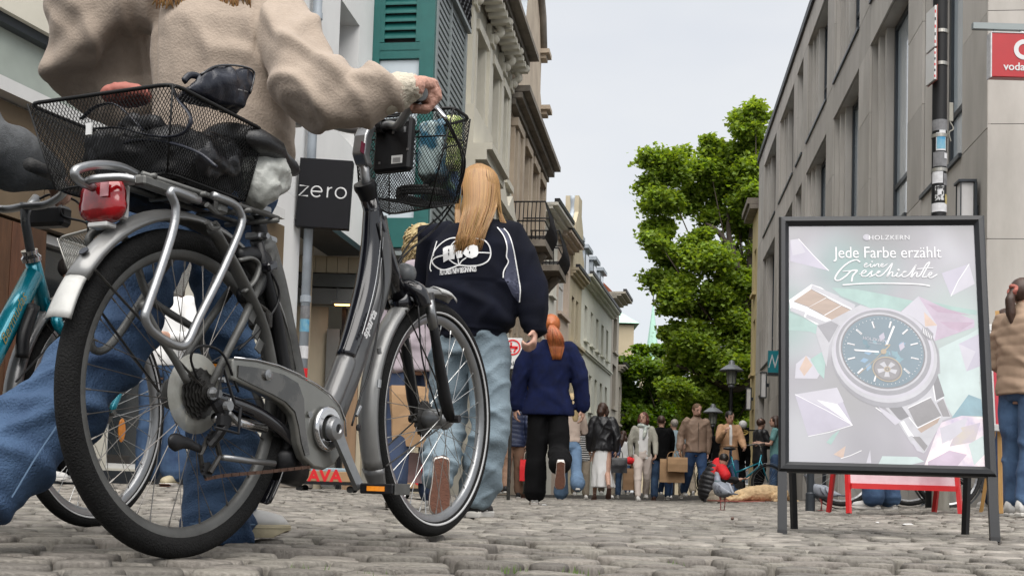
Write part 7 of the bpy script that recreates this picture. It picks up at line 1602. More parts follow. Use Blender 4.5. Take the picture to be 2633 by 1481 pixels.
    # map from the zoomed crop (region 1960..2633 x 530..980, 2167 px wide) and its lower half to sheet coordinates
    def S(x,y,low=False):
        if low: X=1960+x*673/2075; Y=930+y*470/1449
        else: X=1960+x*673/2167; Y=530+y*450/1449
        yt=lambda X:587-(X-2019)*(10/475); yb=1193+(X-2019)*.004
        v=(Y-yt(X))/(yb-yt(X)); xl=2019; xr=2494+ (2542-2494)*v
        return ((X-xl)/(xr-xl)*1000, v**.97*1290)
    A=lambda pts,low=False:[S(x,y,low) for x,y in pts]
    # teal bands
    flat(A([(200,905),(300,940),(470,1020),(560,1130),(380,1060),(190,1050)]),'p_mint'); flat(A([(560,690),(760,700),(1000,740),(1240,790),(1110,900),(960,885),(640,760)]),'p_mint'); flat(A([(1380,790),(1560,830),(1760,860),(1760,900),(1500,850)]),'p_mint')
    flat(A([(1460,1180),(1700,1060),(1790,1000),(1800,1449),(1480,1449)]),'p_mint2'); mm('p_mint2',(0.347,0.426,0.426),.35,coat=.6); flat(A([(1390,100),(1690,40),(1760,330),(1640,260),(1520,430),(1440,300)],True),'p_mint2')
    # crystal shards
    flat(A([(210,300),(280,290),(535,550),(210,475)]),'p_lav'); flat(A([(210,300),(280,290),(340,400),(230,430)]),'p_lav2'); line(A([(280,290),(400,420),(535,550)]),4,'p_white',sp=False)
    flat(A([(1465,555),(1685,475),(1735,640),(1545,745)]),'p_lav'); flat(A([(1685,475),(1735,640),(1545,745)]),'p_lav2'); line(A([(1685,475),(1600,620),(1545,745)]),4,'p_white',sp=False)
    flat(A([(1280,750),(1560,870),(1740,940),(1745,1000),(1420,1120),(1110,910)]),'p_pink'); flat(A([(1280,750),(1440,990),(1420,1120),(1240,1000),(1110,910)]),'p_lav2'); flat(A([(1330,880),(1440,990),(1340,1000)]),'p_peach'); flat(A([(1350,810),(1700,900),(1440,880)]),'p_pink2'); flat(A([(1460,960),(1740,960),(1600,1050)]),'p_pink2'); flat(A([(1440,990),(1640,1040),(1420,1120)]),'p_pink')
    flat(A([(1620,1140),(1790,1050),(1800,1320),(1690,1365)]),'p_lav'); flat(A([(1620,1140),(1760,1200),(1690,1365)]),'p_lav2')
    flat(A([(345,1260),(400,1290),(470,1400),(440,1449),(250,1449),(260,1330)]),'p_lav2'); flat(A([(345,1260),(400,1340),(330,1430),(290,1370)]),'p_peach'); flat(A([(380,1290),(520,1200),(500,1449),(450,1400)]),'p_mint')
    flat(A([(240,280),(585,220),(715,510),(350,605)],True),'p_lav'); flat(A([(240,280),(585,220),(640,330),(500,380)],True),'p_lav2'); flat(A([(420,320),(590,350),(715,510)],True),'p_white'); line(A([(240,280),(500,400),(715,510)],True),4,'p_white',sp=False); line(A([(715,510),(520,570),(350,605)],True),4,'p_white',sp=False)
    flat(A([(610,550),(540,665),(500,650),(550,590)],True),'p_mint'); flat(A([(560,740),(660,672),(640,770)],True),'p_peach'); line(A([(620,770),(700,745),(790,705)],True),4,'p_white',sp=False); flat(A([(830,800),(860,700),(870,800)],True),'p_lav2'); flat(A([(930,805),(960,745),(1240,745),(1300,780),(1200,805)],True),'p_mint2')
    flat(A([(1510,440),(1640,255),(1740,290),(1760,420),(1600,420)],True),'p_teal2'); flat(A([(1300,815),(1420,480),(1590,420),(1760,430),(1795,815)],True),'p_iri'); flat(A([(1420,520),(1640,430),(1600,560),(1440,640)],True),'p_lav2'); flat(A([(1560,520),(1740,470),(1700,620),(1500,660)],True),'p_iri2'); flat(A([(1330,780),(1500,690),(1640,720),(1560,815),(1330,815)],True),'p_pink'); flat(A([(1650,640),(1785,560),(1795,700),(1700,800)],True),'p_mint2'); flat(A([(1480,560),(1560,470),(1600,540),(1500,620)],True),'p_lav2')
    mm('p_iri2',(0.392,0.347,0.280),.35,coat=.6,var=.4,scale=9,col2=(.31,.27,.40))
    # strap, upper left
    flat(A([(200,800),(390,665),(470,690),(740,870),(540,970),(480,1000),(430,1000),(210,870)]),'p_white')
    flat(A([(240,810),(390,705),(520,770),(370,855)]),'p_wood'); flat(A([(365,860),(520,775),(640,835),(490,925)]),'p_wood'); flat(A([(495,930),(640,840),(735,880),(575,965)]),'p_wood')
    for a,b in (((395,670),(620,760)),((470,700),(760,830)),((220,860),(340,900)),((350,915),(520,980))): flat(A([(a[0],a[1]),(b[0],b[1]),(b[0]-15,b[1]+38),(a[0]-10,a[1]+30)]),'p_silver')
    for p in ([(385,705),(520,772)],[(515,775),(640,838)],[(365,860),(500,925)],[(240,812),(370,858)],[(640,838),(740,882)]): line(A(p),3,'p_grey',sp=False)
    # strap, lower right
    flat(A([(900,290),(1130,270),(1380,90),(1440,270),(1505,435),(1440,460),(1310,700),(1290,718),(1190,640),(1080,480),(960,350)],True),'p_silver')
    flat(A([(950,310),(1080,320),(1170,435),(1100,470)],True),'p_grey'); flat(A([(1160,370),(1340,285),(1430,425),(1240,520)],True),'p_dark2'); flat(A([(1360,165),(1390,100),(1450,270),(1385,305)],True),'p_grey'); flat(A([(1240,530),(1420,435),(1400,480),(1270,560)],True),'p_wood'); flat(A([(1390,325),(1440,290),(1500,430),(1440,430)],True),'p_dark2'); flat(A([(1200,590),(1260,590),(1325,660),(1300,700)],True),'p_dark2')
    mm('p_dark2',(0.151,0.146,0.157),.35,coat=.6,var=.2,scale=9)
    for p in ([(1160,370),(1345,280)],[(1240,522),(1425,430)],[(1130,490),(1210,590)],[(900,370),(1080,490)],[(1355,180),(1380,310),(1445,280)],[(1170,440),(1240,520)]): line(A(p,True),5,'p_white',sp=False)
    flat(A([(1100,480),(1130,470),(1200,580),(1170,590)],True),'p_white'); flat(A([(1190,620),(1220,620),(1290,715),(1240,700)],True),'p_lav2'); flat(A([(920,360),(1110,470),(1060,505),(960,420)],True),'p_lav2')
    # case
    cx,cy=S(1000,1225); kx=.62
    def oval(rx,ry,mt,dx=0,dy=0,rot=.35): return flat(ell(cx+dx,cy+dy,rx,ry,rot),mt)
    # lugs
    flat(A([(440,1000),(560,960),(800,830),(960,880),(620,1010),(540,1180),(520,1350),(430,1080)]),'p_silver'); flat(A([(440,1010),(560,970),(620,1000),(540,1150)]),'p_silver2')
    oval(282,262,'p_silver2',8,26); oval(276,250,'p_silver',2,10); oval(262,238,'p_lav2',0,0); oval(250,226,'p_silver2',-2,-4); oval(232,206,'p_silver',-4,-8); oval(222,196,'p_grey',-4,-8); oval(214,188,'p_dial',-4,-8)
    rn=random.Random(4)
    for i in range(34):
        a=rn.uniform(0,2*pi); r=rn.uniform(.15,.82); x=cx-4+200*r*cos(a); y=cy-8+172*r*sin(a); s=rn.uniform(16,34); th=rn.choice([0,1.05,2.1])+.3
        flat([(x+s*cos(th),y+s*sin(th)),(x+s*cos(th+1.05),y+s*sin(th+1.05)),(x+s*cos(th+2.1)*.9,y+s*sin(th+2.1)*.9),(x,y)],rn.choice(['p_teal','p_teal2','p_blue','p_dial','p_teal2','p_lav']))
    for i in range(12):
        a=pi/6*i+.25; p0=(cx-4+190*cos(a),cy-8+166*sin(a)); p1=(cx-4+150*cos(a),cy-8+130*sin(a)); line([p0,p1],9,'p_white',sp=False); line([(p0[0]+4,p0[1]+3),(p1[0]+4,p1[1]+3)],3,'p_grey',sp=False)
    for i in range(60): 
        a=2*pi*i/60; line([(cx-4+205*cos(a),cy-8+180*sin(a)),(cx-4+198*cos(a),cy-8+174*sin(a))],2,'p_white',sp=False)
    txt('HOLZKERN',24,cx-45,cy-70,'p_lav2',rot=.15); txt('AUTOMATIC',11,cx-40,cy-50,'p_lav2',rot=.15)
    a=S(1020,1360); flat(ell(a[0]+8,a[1]-0,78,66,.3),'p_gold'); flat(ell(a[0]+8,a[1],73,61,.3),'p_dark'); flat(ell(a[0]+8,a[1],64,53,.3),'p_dark2')
    for i in range(5):
        q=2*pi*i/5+.4; flat([(a[0]+8+52*cos(q-.32),a[1]+42*sin(q-.32)),(a[0]+8+52*cos(q+.25),a[1]+42*sin(q+.25)),(a[0]+8+16*cos(q+.5),a[1]+14*sin(q+.5)),(a[0]+8+16*cos(q-.5),a[1]+14*sin(q-.5))],'p_silver')
    flat(ell(a[0]+8,a[1],17,15),'p_gold'); flat(ell(a[0]+8,a[1],11,10),'p_dark'); flat(ell(a[0]+8,a[1],5,5),'p_gold')
    c=S(1000,1215); 
    flat([S(750,1200),S(960,1212),S(960,1226),S(760,1214)],'p_white'); flat([S(1075,1000),S(1092,1005),S(1030,1165),S(1015,1160)],'p_white'); line([S(1050,1165),S(900,1310),S(790,1410)],3,'p_gold',sp=False); flat(ell(c[0],c[1],15,14),'p_gold'); flat(ell(c[0],c[1],6,6),'p_wood')
    line(A([(1010,1165),(1050,1160),(1000,1215)]),7,'p_gold')
    flat(A([(1320,1010),(1360,1010),(1410,1060),(1400,1110),(1370,1110),(1310,1050)]),'p_silver2')
    for i in range(6): line(A([(1330+13*i,1012+13*i),(1330+13*i-4,1060+9*i)]),3,'p_white',sp=False)
    # headline
    l0=S(845,270); flat(ell(*l0,19,17),'p_lav2'); 
    for r in (15,11,7): line(ell(*l0,r,r*.9,0,20)+[(l0[0]+r,l0[1])],1.2,'p_silver2',sp=False)
    txt('HOLZKERN',39,*S(1030,271),space=1.12)
    a=S(1018,396); t_=txt('Jede Farbe erzählt',96,*a,'p_white',bold=.0001)
    w=max(v.co.x for v in t_.data.vertices)-min(v.co.x for v in t_.data.vertices); k=(S(1462,396)[0]-S(575,396)[0])/1000*pw/w; ox=px_(a[0])
    for v in t_.data.vertices: v.co.x=ox+(v.co.x-ox)*k
    G=lambda pts,w=7: line(A(pts),w,'p_white','script_stroke')
    G([(795,475),(760,458),(700,480),(640,530),(595,590),(590,625),(625,628),(680,590),(720,550),(770,545),(735,590),(725,640)],8)
    G([(650,555),(720,548),(775,547)],6); G([(790,575),(830,565),(845,548),(825,545),(805,570),(815,592),(850,590),(880,560),(895,548),(885,570),(893,588),(870,597)],6)
    G([(893,590),(930,570),(960,552),(945,550),(930,575),(945,592),(975,580),(1010,545),(1060,480),(1040,540),(1015,595),(1045,560),(1065,555),(1060,590),(1090,580),(1105,560)],6)
    G([(1105,556),(1095,585),(1115,590),(1150,560),(1175,548),(1155,550),(1140,580),(1160,593),(1200,570),(1255,490),(1225,560),(1215,597),(1245,560),(1265,556),(1260,588),(1290,575),(1335,490),(1365,470),(1320,560),(1310,592),(1335,590)],6)
    G([(1265,525),(1330,518),(1395,515)],6); G([(1335,590),(1370,575),(1385,556),(1370,553),(1355,580),(1380,596),(1430,565)],6); flat(ell(*S(1112,535),6,6),'p_white')
    G([(822,505),(850,492),(845,482),(828,500),(838,517),(870,500),(884,488),(878,508),(890,515),(915,492),(912,512),(935,488),(948,490),(945,510),(965,508),(985,490),(975,485),(965,500),(980,512),(1020,487)],4.5); flat(ell(*S(892,470),4,4),'p_white')
    G([(650,668),(850,652),(1100,648),(1280,652),(1372,664)],9)
aboard()
# ================================================================== street furniture and signs
mm('red_powder',(.55,.02,.022),.35,var=.08,coat=.2); mm('poster_red',(.52,.03,.05),.4,var=.15,scale=5,coat=.4); mm('poster_pink',(.40,.22,.25),.3,var=.35,scale=5,coat=.5,col2=(.50,.36,.39)); mm('pole_black',(.004,.004,.0045),.5,spec=.25,var=.3,scale=10); mm('concrete',(.26,.25,.215),.85,var=.2,scale=8,bump=.3,stretch=(1,1,.3)); mm('sticker_grey',(.16,.16,.165),.7,var=.3,scale=14); mm('sticker_white',(.55,.55,.56),.6,var=.15,scale=20); mm('sticker_blue',(.02,.22,.42),.5,var=.5,scale=12,col2=(.25,.42,.45)); mm('steel_band',(.33,.32,.29),.35,metal=.9)
def red_board():
    a=U(2188,1317,8.6); b=U(2464,1314,8.7); ct=(a+b)/2; ct.z=g(ct.x,8.6); w=(b-a).x; t=thing('red_sign_frame','small red framed pavement sign standing behind the advertising board','sign',ct,0)
    for s in(-1,1):
        for r in(0,1): m=MB(); m.tube([(s*w/2,0 if not r else .55,0),(s*w/2*.97,.22,1.0)],[.022,.02],4); m.build('leg','red_powder',t)
    m=MB(); m.box((0,.045,.205),(w-.05,.04,.04)); m.build('lower_rail','red_powder',t); m=MB(); m.box((0,.21,.93),(w-.05,.04,.04)); m.build('upper_rail','red_powder',t)
    m=MB(); v=[(-w/2+.02,.05,.225),(w/2-.02,.05,.225),(w/2-.03,.205,.91),(-w/2+.03,.205,.91)]; m.add(v+[(x,y+.01,z) for x,y,z in v],[(0,1,2,3),(4,5,6,7),(0,1,5,4),(1,2,6,5),(2,3,7,6),(3,0,4,7)]); m.build('poster_sheet','poster_pink',t)
    for s in (-1,1):
        for r,(x) in enumerate((-.06,.18)): pass
red_board()
def stand(px,Y):
    p=U(px,1320,Y); p.z=g(p.x,Y); t=thing('poster_easel','wooden easel holding a white framed red poster at the right edge','easel',p,.25)
    for x in(-.0,.42): m=MB(); m.tube([(x,0,0),(x+(.05 if x<.2 else -.05),.12,1.5)],[.02,.018],4); m.build('leg','easel_wood',t)
    m=MB(); m.tube([(.2,.5,0),(.2,.14,1.45)],[.018,.016],4); m.build('rear_leg','easel_wood',t)
    tl=Matrix.Rotation(-.08,3,'X')
    for c,d in (((.21,.0,.62),(.62,.03,.05)),((.21,.06,1.36),(.62,.03,.05)),((-.075,.035,.99),(.05,.03,.79)),((.495,.035,.99),(.05,.03,.79))): m=MB(); m.box(c,d,tilt=tl,bev=.004); m.build('frame_bar','white_paint',t)
    m=MB(); m.box((.21,.04,.99),(.52,.01,.70),tilt=tl); m.build('poster_sheet','poster_red',t); m=MB(); m.box((.21,.022,.78),(.50,.004,.25),tilt=tl); m.build('printed_panel','dark_red2',t)
    tm=text_mesh('AUSSTELLUNG',.04,0) if 0 else None
mm('dark_red2',(.30,.012,.03),.4,var=.1,coat=.3); mm('easel_wood',(.50,.29,.10),.55,var=.2,scale=6,stretch=(6,6,.6))
stand(2574,8.5)
def bollard(px,Y,r,h,mt,lb,fl=0):
    p=U(px,1310,Y); p.z=g(p.x,Y); t=thing('bollard',lb,'bollard',p); m=MB()
    if fl:
        n=24; m.prism([(cos(2*pi*k/(2*n))*(r if k%4<2 else r*.93),sin(2*pi*k/(2*n))*(r if k%4<2 else r*.93)) for k in range(2*n)],(0,0,.02),(1,0,0),(0,1,0),(0,0,1),h-.05); m.lathe([(0,h-.03),(r*1.03,h-.03),(r*1.03,h-.01),(r*.9,h+.02),(0,h+.03)],n=28); m.lathe([(0,0),(r*1.04,0),(r*1.04,.03),(0,.03)],n=28)
        m.build('fluted_body',mt,t,auto=50)
    else:
        m.lathe([(0,0),(r*1.3,0),(r*1.3,.16),(r,.17),(r,h-.05),(r*1.15,h-.04),(r*.9,h),(0,h+.02)],n=20); m.build('post',mt,t,auto=40)
    m=MB(); m.lathe([(r*1.01,h*.8),(r*1.04,h*.8),(r*1.04,h*.86),(r*1.01,h*.86)],n=24,closed=True); m.build('ring','steel_band',t)
bollard(2418,9.6,.068,1.0,'concrete','fluted grey stone litter column behind the advertising board',1); bollard(2083,10.6,.033,.95,'win_frame_dark','slim dark grey bollard beside the pigeon left of the red sign'); 
def pole():
    Y=10.8; p=U(2408,1315,Y); p.z=g(p.x,Y); t=thing('sticker_covered_pole','black lamp pole covered in weathered stickers beside the office corner','pole',p); Z=lambda y:(U(2412,y,Y).z-p.z)
    m=MB(); m.lathe([(0,0),(.10,0),(.10,.6),(.068,.7),(.066,7.5),(0,7.5)],n=24); m.build('shaft','pole_black',t,auto=40)
    for y in (85,168,352,440): m=MB(); z=Z(y); m.lathe([(.068,z-.018),(.074,z-.016),(.074,z+.016),(.068,z+.018)],n=24,closed=True); m.build('clamp_band','steel_band',t)
    def stick(y0,y1,a0,a1,mt,nm='sticker',r=.0695):
        z0,z1=Z(y0),Z(y1); n=8; rs=[]; v=[];f=[]
        for i in range(n+1):
            a=radians(lerp(a0,a1,i/n)); c=V((sin(a)*r,-cos(a)*r,0)); v+=[c+V((0,0,z0)),c+V((0,0,z1))]
            if i: f.append((2*i-2,2*i,2*i+1,2*i-1))
        me=bpy.data.meshes.new(nm); me.from_pydata([tuple(q) for q in v],[],f); sld=link(nm,me,mt,t)
    stick(340,312,-90,90,'sticker_grey'); stick(392,346,-45,35,'sticker_white'); stick(388,350,-40,30,'sticker_blue',r=.0705); stick(432,395,-70,75,'sticker_grey',r=.0702); stick(412,398,20,60,'sticker_white',r=.0715); stick(475,445,-80,10,'sticker_white'); stick(480,450,15,85,'sticker_grey',r=.0702); stick(520,482,-50,20,'pole_print'); stick(505,492,-30,0,'sticker_white',r=.0705); stick(528,503,30,75,'sticker_yel',r=.0702); stick(548,526,-85,80,'sticker_white',r=.0704); stick(640,560,-60,40,'sticker_grey'); stick(352,340,-20,30,'sticker_white',r=.0716)
    tm=text_mesh('KAF',.05,.0,bold=.001); 
    # parking signs seen edge on, at the left of the pole
    s=sub('sign_plate',t); s.location=(0,0,0)
    for (ya,yb,x0) in ((31,138,2400),(140,222,2396)):
        z1,z0=Z(ya),Z(yb); m=MB(); m.box((-.105,-.06,(z0+z1)/2),(.022,.20,z1-z0-.01),rz=.06,bev=.004); m.build('plate','white_paint',s)
        m=MB(); m.box((-.092,-.06,(z0+z1)/2),(.003,.21,z1-z0+.004),rz=.06); m.build('plate_back','dusty_pink',s)
        for k in range(5): m=MB(); zz=lerp(z0,z1,(k+.7)/5.6); m.box((-.105,-.1605,zz),(.010,.003,(z1-z0)*.07),rz=.06); m.build('printed_mark','pole_black' if k%2 else 'red_cloth',s)
    m=MB(); z=Z(290); m.box((.10,-.02,z),(.04,.02,.18),bev=.006); m.tube(spline([(.09,-.02,z-.09),(.12,-.03,z-.16),(.08,-.03,z-.2),(.10,-.02,z-.28)],5),.006,6); m.build('junction_bracket','concrete',t)['kind']='stuff'
mm('pole_print',(.02,.02,.02),.5,var=.8,scale=30,col2=(.5,.5,.5),sharp=True); mm('sticker_yel',(.35,.28,.10),.6,var=.4,scale=20)
pole()
def wall_lamp(px,py,lb,h=.75,px2=None,Y=None):
    Y=Y or RF.Y(px,1270); p=U(px,py,Y); t=thing('wall_lamp',lb,'wall lamp',p,-.11,None); w=.13
    m=MB()
    for c,d in (((-.01,0,h/2-.015),(w+.06,.2,.03)),((-.01,0,-h/2+.015),(w+.06,.2,.03)),((.075,.0,0),(.03,.2,h-.06)),((-.078,-.09,0),(.012,.014,h-.06)),((-.078,.09,0),(.012,.014,h-.06))): m.box(c,d,bev=.003)
    m.build('lamp_frame','win_frame_dark',t)['kind']='stuff'
    m=MB(); m.box((-.01,0,0),(w,.14,h-.06)); m.build('diffuser','diffuser',t); m=MB(); m.box((.12,.02,0),(.07,.06,.1)); m.build('bracket','win_frame_dark',t)
mm('diffuser',(.62,.61,.60),.4,var=.03)
wall_lamp(2484,540,'tall white wall lantern in a dark frame by the office corner',.62,Y=12.3); wall_lamp(1963,990,'wall lantern on the office above the dark doorway, nearer of the far pair',.75,Y=33.5); wall_lamp(1925,1025,'wall lantern on the yellow plaster house beside the tree',.75,Y=38.6)
def voda():
    # red projecting sign on a grey arm
    Y=10.9; D=lambda x,y:U(x,y,Y); o=D(2600,145); t=thing('red_phone_shop_sign','red hanging shop sign with a white ring and the white word vodafone','shop sign',o)
    s=Y/3000; w=.62; x0=D(2545,0).x-o.x; h=(206-88)*s; zc=(145-147)*s
    m=MB(); m.box((x0+w/2,0,zc),(w,.09,h),bev=.006); m.build('light_box','vred',t); mm('vred',(.40,.006,.010),.35,coat=.3,var=.05)
    m=MB(); m.box((x0-.002,0,zc),(.012,.096,h+.006)); m.box((x0+w/2,.0,zc+h/2+.003),(w,.1,.008)); m.build('box_edge','sticker_white',t)
    m=MB(); m.box((x0+.26,.0,(145-68)*s),(.85,.05,.06)); m.build('arm','grey_slat',t); m=MB(); m.cyl((x0+.045,0,(145-88)*s),(x0+.045,0,(145-75)*s),.012,n=8); m.build('hanger','grey_slat',t); m=MB(); m.ball((x0+.31,0,(145-84)*s),(.03,.02,.03)); m.build('hanger_ball','white_paint',t,smooth=True)
    cx=x0+w*.5; m=MB(); m.lathe([(.055,0),(.098,0),(.098,.004),(.055,.004)],(cx,-.046,zc+.055),(0,-1,0),32,closed=True); m.build('ring_emblem','print_white',t); m=MB(); m.tube(spline([(cx-.03,-.05,zc+.12),(cx-.06,-.05,zc+.06),(cx-.04,-.05,zc-.0)],5),.012,6,asp=.3); 
    tm=text_mesh('vodafone',.105,.001,bold=.0016); place_text(tm,(cx,-.048,zc-.115),(1,0,0),(0,0,1),'lettering','print_white',t)
voda()
def zero():
    Y=12.75; D=lambda x,y:U(x,y,Y); a=D(766,406); b=D(906,406); c=D(758,588); o=D(833,497); t=thing('black_shop_sign','black square projecting shop sign with the white word zero','shop sign',o,.0); s=Y/3000
    w=138*s; h=181*s; m=MB(); m.box((0,.06,0),(w,.11,h),bev=.004,tilt=Matrix.Rotation(.035,3,'Y')); m.build('sign_panel','sign_black',t); mm('sign_black',(.004,.004,.006),.5,var=.2,scale=6,spec=.2)
    for z in (.38*h,-.36*h): m=MB(); m.box((-w/2-.05,.06,z),(.12,.03,.03)); m.box((-w/2-.115,.06,z),(.012,.08,.13)); m.build('bracket','silver_grubby',t)
    T_=Matrix.Rotation(.035,3,'Y'); ex=T_@V((1,0,0)); ez=T_@V((0,0,1))
    # word drawn as strokes: z e r o
    m=MB(); k=.155; th=.011
    def st(pts,x): m.tube([ex*(x+px_*k)+ez*(pz_*k+.012)+V((0,.003,0)) for px_,pz_ in pts],th*.8,6)
    arc=lambda cx,r,a0,a1,n=18:[(cx+r*cos(radians(a)),r*sin(radians(a))) for a in np.linspace(a0,a1,n)]
    st([(-.32,.36),(.32,.36),(-.32,-.36),(.32,-.36)],-.225); st([(-.36,.0),(.37,.0)]+arc(0,.38,2,318),-.083); st([(-.14,-.38),(-.14,.38)],.06); st([(-.14,.05),(-.04,.28),(.16,.36)],.06); st(arc(0,.38,0,360,28),.185)
    m.build('lettering','print_white',t)
zero()
def pipe():
    p=W.P(13.02,0,.09); t=thing('drain_pipe','grey metal drain pipe running down the white house beside the black sign','drain pipe',p); m=MB(); m.cyl((0,0,.05),(0,0,10.5),.052,n=14); m.build('pipe','zinc',t,smooth=True)
    for z in (2.2,4.3,5.45,7.5): m=MB(); m.lathe([(.052,z-.04),(.062,z-.035),(.062,z+.035),(.052,z+.04)],n=16,closed=True); m.build('joint_collar','zinc',t)
    for i,(z,mt) in enumerate(((1.9,'sticker_blue'),(1.6,'sticker_white'),(1.35,'red_cloth'),(1.1,'sticker_white'),(.95,'vred'),(2.05,'sticker_grey'))): m=MB(); m.lathe([(.0535,z-.07),(.0545,z-.07),(.0545,z+.07),(.0535,z+.07)],n=14,closed=True); m.build('sticker',mt,t)
pipe()
def street_lamp(px,Y,top,lb):
    p=U(px,1280,Y); p.z=g(p.x,Y); H=U(px,top,Y).z-p.z; t=thing('street_lamp',lb,'street lamp',p)
    m=MB(); m.lathe([(0,0),(.10,0),(.10,.7),(.05,.8),(.04,H-.62),(0,H-.62)],n=14); m.build('post','pole_black',t,auto=40)
    m=MB(); m.lathe([(0,H-.66),(.06,H-.65),(.08,H-.60),(.04,H-.58),(.09,H-.56)],n=16); m.build('lamp_base','lamp_grey',t,smooth=True)
    m=MB(); m.lathe([(.095,H-.56),(.12,H-.25)],n=8); m.lathe([(.09,H-.56),(.115,H-.25)],n=8); m.build('glass_body','lamp_glass',t)
    for k in range(8): a=2*pi*k/8; m=MB(); m.cyl((.096*cos(a),.096*sin(a),H-.56),(.121*cos(a),.121*sin(a),H-.25),.008,n=4); m.build('glazing_bar','lamp_grey',t)
    m=MB(); m.lathe([(.27,H-.26),(.275,H-.24),(.14,H-.14),(.08,H-.11),(.06,H-.03),(0,H)],n=24); m.lathe([(0,H-.23),(.27,H-.26)],n=24); m.build('shade','lamp_shade',t,auto=40)
mm('lamp_glass',(.30,.31,.27),.15,var=.1,alpha=.75); mm('lamp_shade',(.17,.18,.19),.4,metal=.3)
street_lamp(1875,27,925,'street lamp with a wide grey conical shade in front of the tree crown'); street_lamp(1829,32,1037,'lower, more distant street lamp with a conical shade left of the first one')
def snake():
    Y=27; D=lambda x,y:U(1560+x*500/2070,1000+y*350/1449,Y); o=D(1445,480); t=thing('gold_swirl_sign','black projecting sign with a gold curling emblem at the yellow house','shop sign',o); s=Y/3000*500/2070
    m=MB(); m.box((0,.05,0),(150*s,.08,150*s),bev=.01); m.build('sign_panel','sign_black',t)
    m=MB(); P=[D(x,y)-o+V((0,-.01,0)) for x,y in ((1390,465),(1400,448),(1440,455),(1480,462),(1500,470),(1500,450),(1470,440),(1455,430))]; m.tube(spline(P,6),.022,6,asp=.6); P=[D(x,y)-o+V((0,-.01,0)) for x,y in ((1500,470),(1460,490),(1420,505),(1400,530))]; m.tube(spline(P,4),[.03,.04,.05,.06,.07,.075,.075,.07,.06,.05,.04,.035,.03][:13],8,asp=.4); m.build('emblem','gold_leaf',t,smooth=True)
    m=MB(); m.ball(D(1450,378)-o,(.10,.08,.10)); m.build('globe_lamp','diffuser',t,smooth=True); m=MB(); m.cyl(D(1450,395)-o,D(1450,405)-o,.03,n=8); m.box((75*s+.2,.05,.1),(.4,.03,.03)); m.build('bracket','pole_black',t)
mm('gold_leaf',(.52,.38,.12),.35,metal=.6,var=.1)
snake()
def blue_sign():
    Y=RF.Y(1990,1270)-1; p=U(1992,930,Y); t=thing('turquoise_street_sign','small turquoise sign with white writing jutting from the office wall','sign',p); m=MB(); m.box((0,0,0),(.36,.06,.58)); m.build('panel','sign_teal',t); m=MB(); m.box((.0,.0,-.34),(.4,.3,.06)); m.build('shelf','win_frame_dark',t)
    m=MB()
    for i in range(4): m.box((-.12+.08*i,-.034,.02*(i%2)),(.025,.006,.34),tilt=Matrix.Rotation(.25*(-1)**i,3,'Y'))
    m.build('lettering','print_white',t)['kind']='stuff'
mm('sign_teal',(.01,.20,.24),.4,var=.1)
blue_sign()
def dm_sign():
    Y=13.5; p=U(1318,908,Y); t=thing('white_shop_board','white board with a red ringed emblem beyond the blond walker','shop sign',p); m=MB(); m.box((0,.03,0),(.22,.04,.36),bev=.004); m.build('board','white_paint',t); m=MB(); m.lathe([(.075,0),(.092,0),(.092,.004),(.075,.004)],(-.0,.008,.07),(0,-1,0),28,closed=True); m.build('red_ring','red_cloth',t)
    m=MB(); m.box((0,.005,.07),(.12,.006,.03)); m.box((-.02,.005,.1),(.02,.006,.06)); m.box((.03,.005,.04),(.02,.006,.06),tilt=Matrix.Rotation(.5,3,'Y')); m.box((-.03,.005,.035),(.02,.006,.05),tilt=Matrix.Rotation(-.5,3,'Y')); m.build('red_emblem','red_cloth',t)['kind']='stuff'
    m=MB(); m.cyl((0,.05,-2.5),(0,.05,0),.02,n=8); m.build('post','dark_steel',t)
    tm=text_mesh('RAUS',.07,0,bold=.001); place_text(tm,(0,.005,-.12),(1,0,0),(0,0,1),'lettering','pole_black',t)
dm_sign()
# banner carried / stand beyond the wheel
def banner():
    Y=15.5; p=U(1278,1200,Y); t=thing('rolled_banner','upright banner with white, green and orange bands beyond the front wheel','banner',V((p.x,Y,g(p.x,Y)))); s=Y/3000
    z=lambda y:(U(1278,y,Y).z-t.location.z)
    for i,(a,b,mt) in enumerate(((1060,1100,'white_cloth'),(1100,1130,'banner_green'),(1130,1180,'banner_orange'),(1180,1235,'green_trouser'))): m=MB(); m.box((.02*i*-1,0,(z(a)+z(b))/2),(.17,.05,z(a)-z(b)-.004),tilt=Matrix.Rotation(-.12,3,'Y')); m.build('band',mt,t)
    m=MB(); m.cyl((0,.04,0),(.04,.04,z(1055)),.012,n=8); m.build('pole','silver',t)
mm('banner_green',(.03,.20,.07),.6); mm('banner_orange',(.75,.16,.05),.6)
banner()
# flat trolley loads with red print by the house wall
def crates():
    Y=11.6
    for (px,w,lb,ch) in ((842,.62,'low black trolley carrying a kraft box with red print by the house wall','AVA'),(1085,.42,'kraft box with a big red letter on a low trolley beyond the paper bag','o')):
        p=U(px,1243,Y); z0=g(p.x,Y); t=thing('trolley_box',lb,'trolley',V((p.x,Y,z0)))
        m=MB(); m.box((0,0,.09),(w,.4,.03)); m.build('deck','black_plastic',t)
        for sx in(-1,1):
            for sy in (-1,1): m=MB(); m.lathe([(0,-.012),(.035,-.012),(.035,.012),(0,.012)],(sx*w*.4,sy*.15,.036),(0,1,0),14); m.build('castor','rubber',t)
        h=.10 if w>.5 else .26; m=MB(); m.box((0,0,.105+h/2),(w*.92,.36,h),bev=.005); m.build('carton','kraft',t)
        tm=text_mesh(ch,.17 if w>.5 else .3,.0005,bold=.006); place_text(tm,(0,-.182,.105+h/2),(1,0,0),(0,0,1),'lettering','red_cloth',t)
        if w>.5: m=MB(); m.box((.05,0,.22),(.4,.3,.04),bev=.01); m.build('cover','light_tee',t)
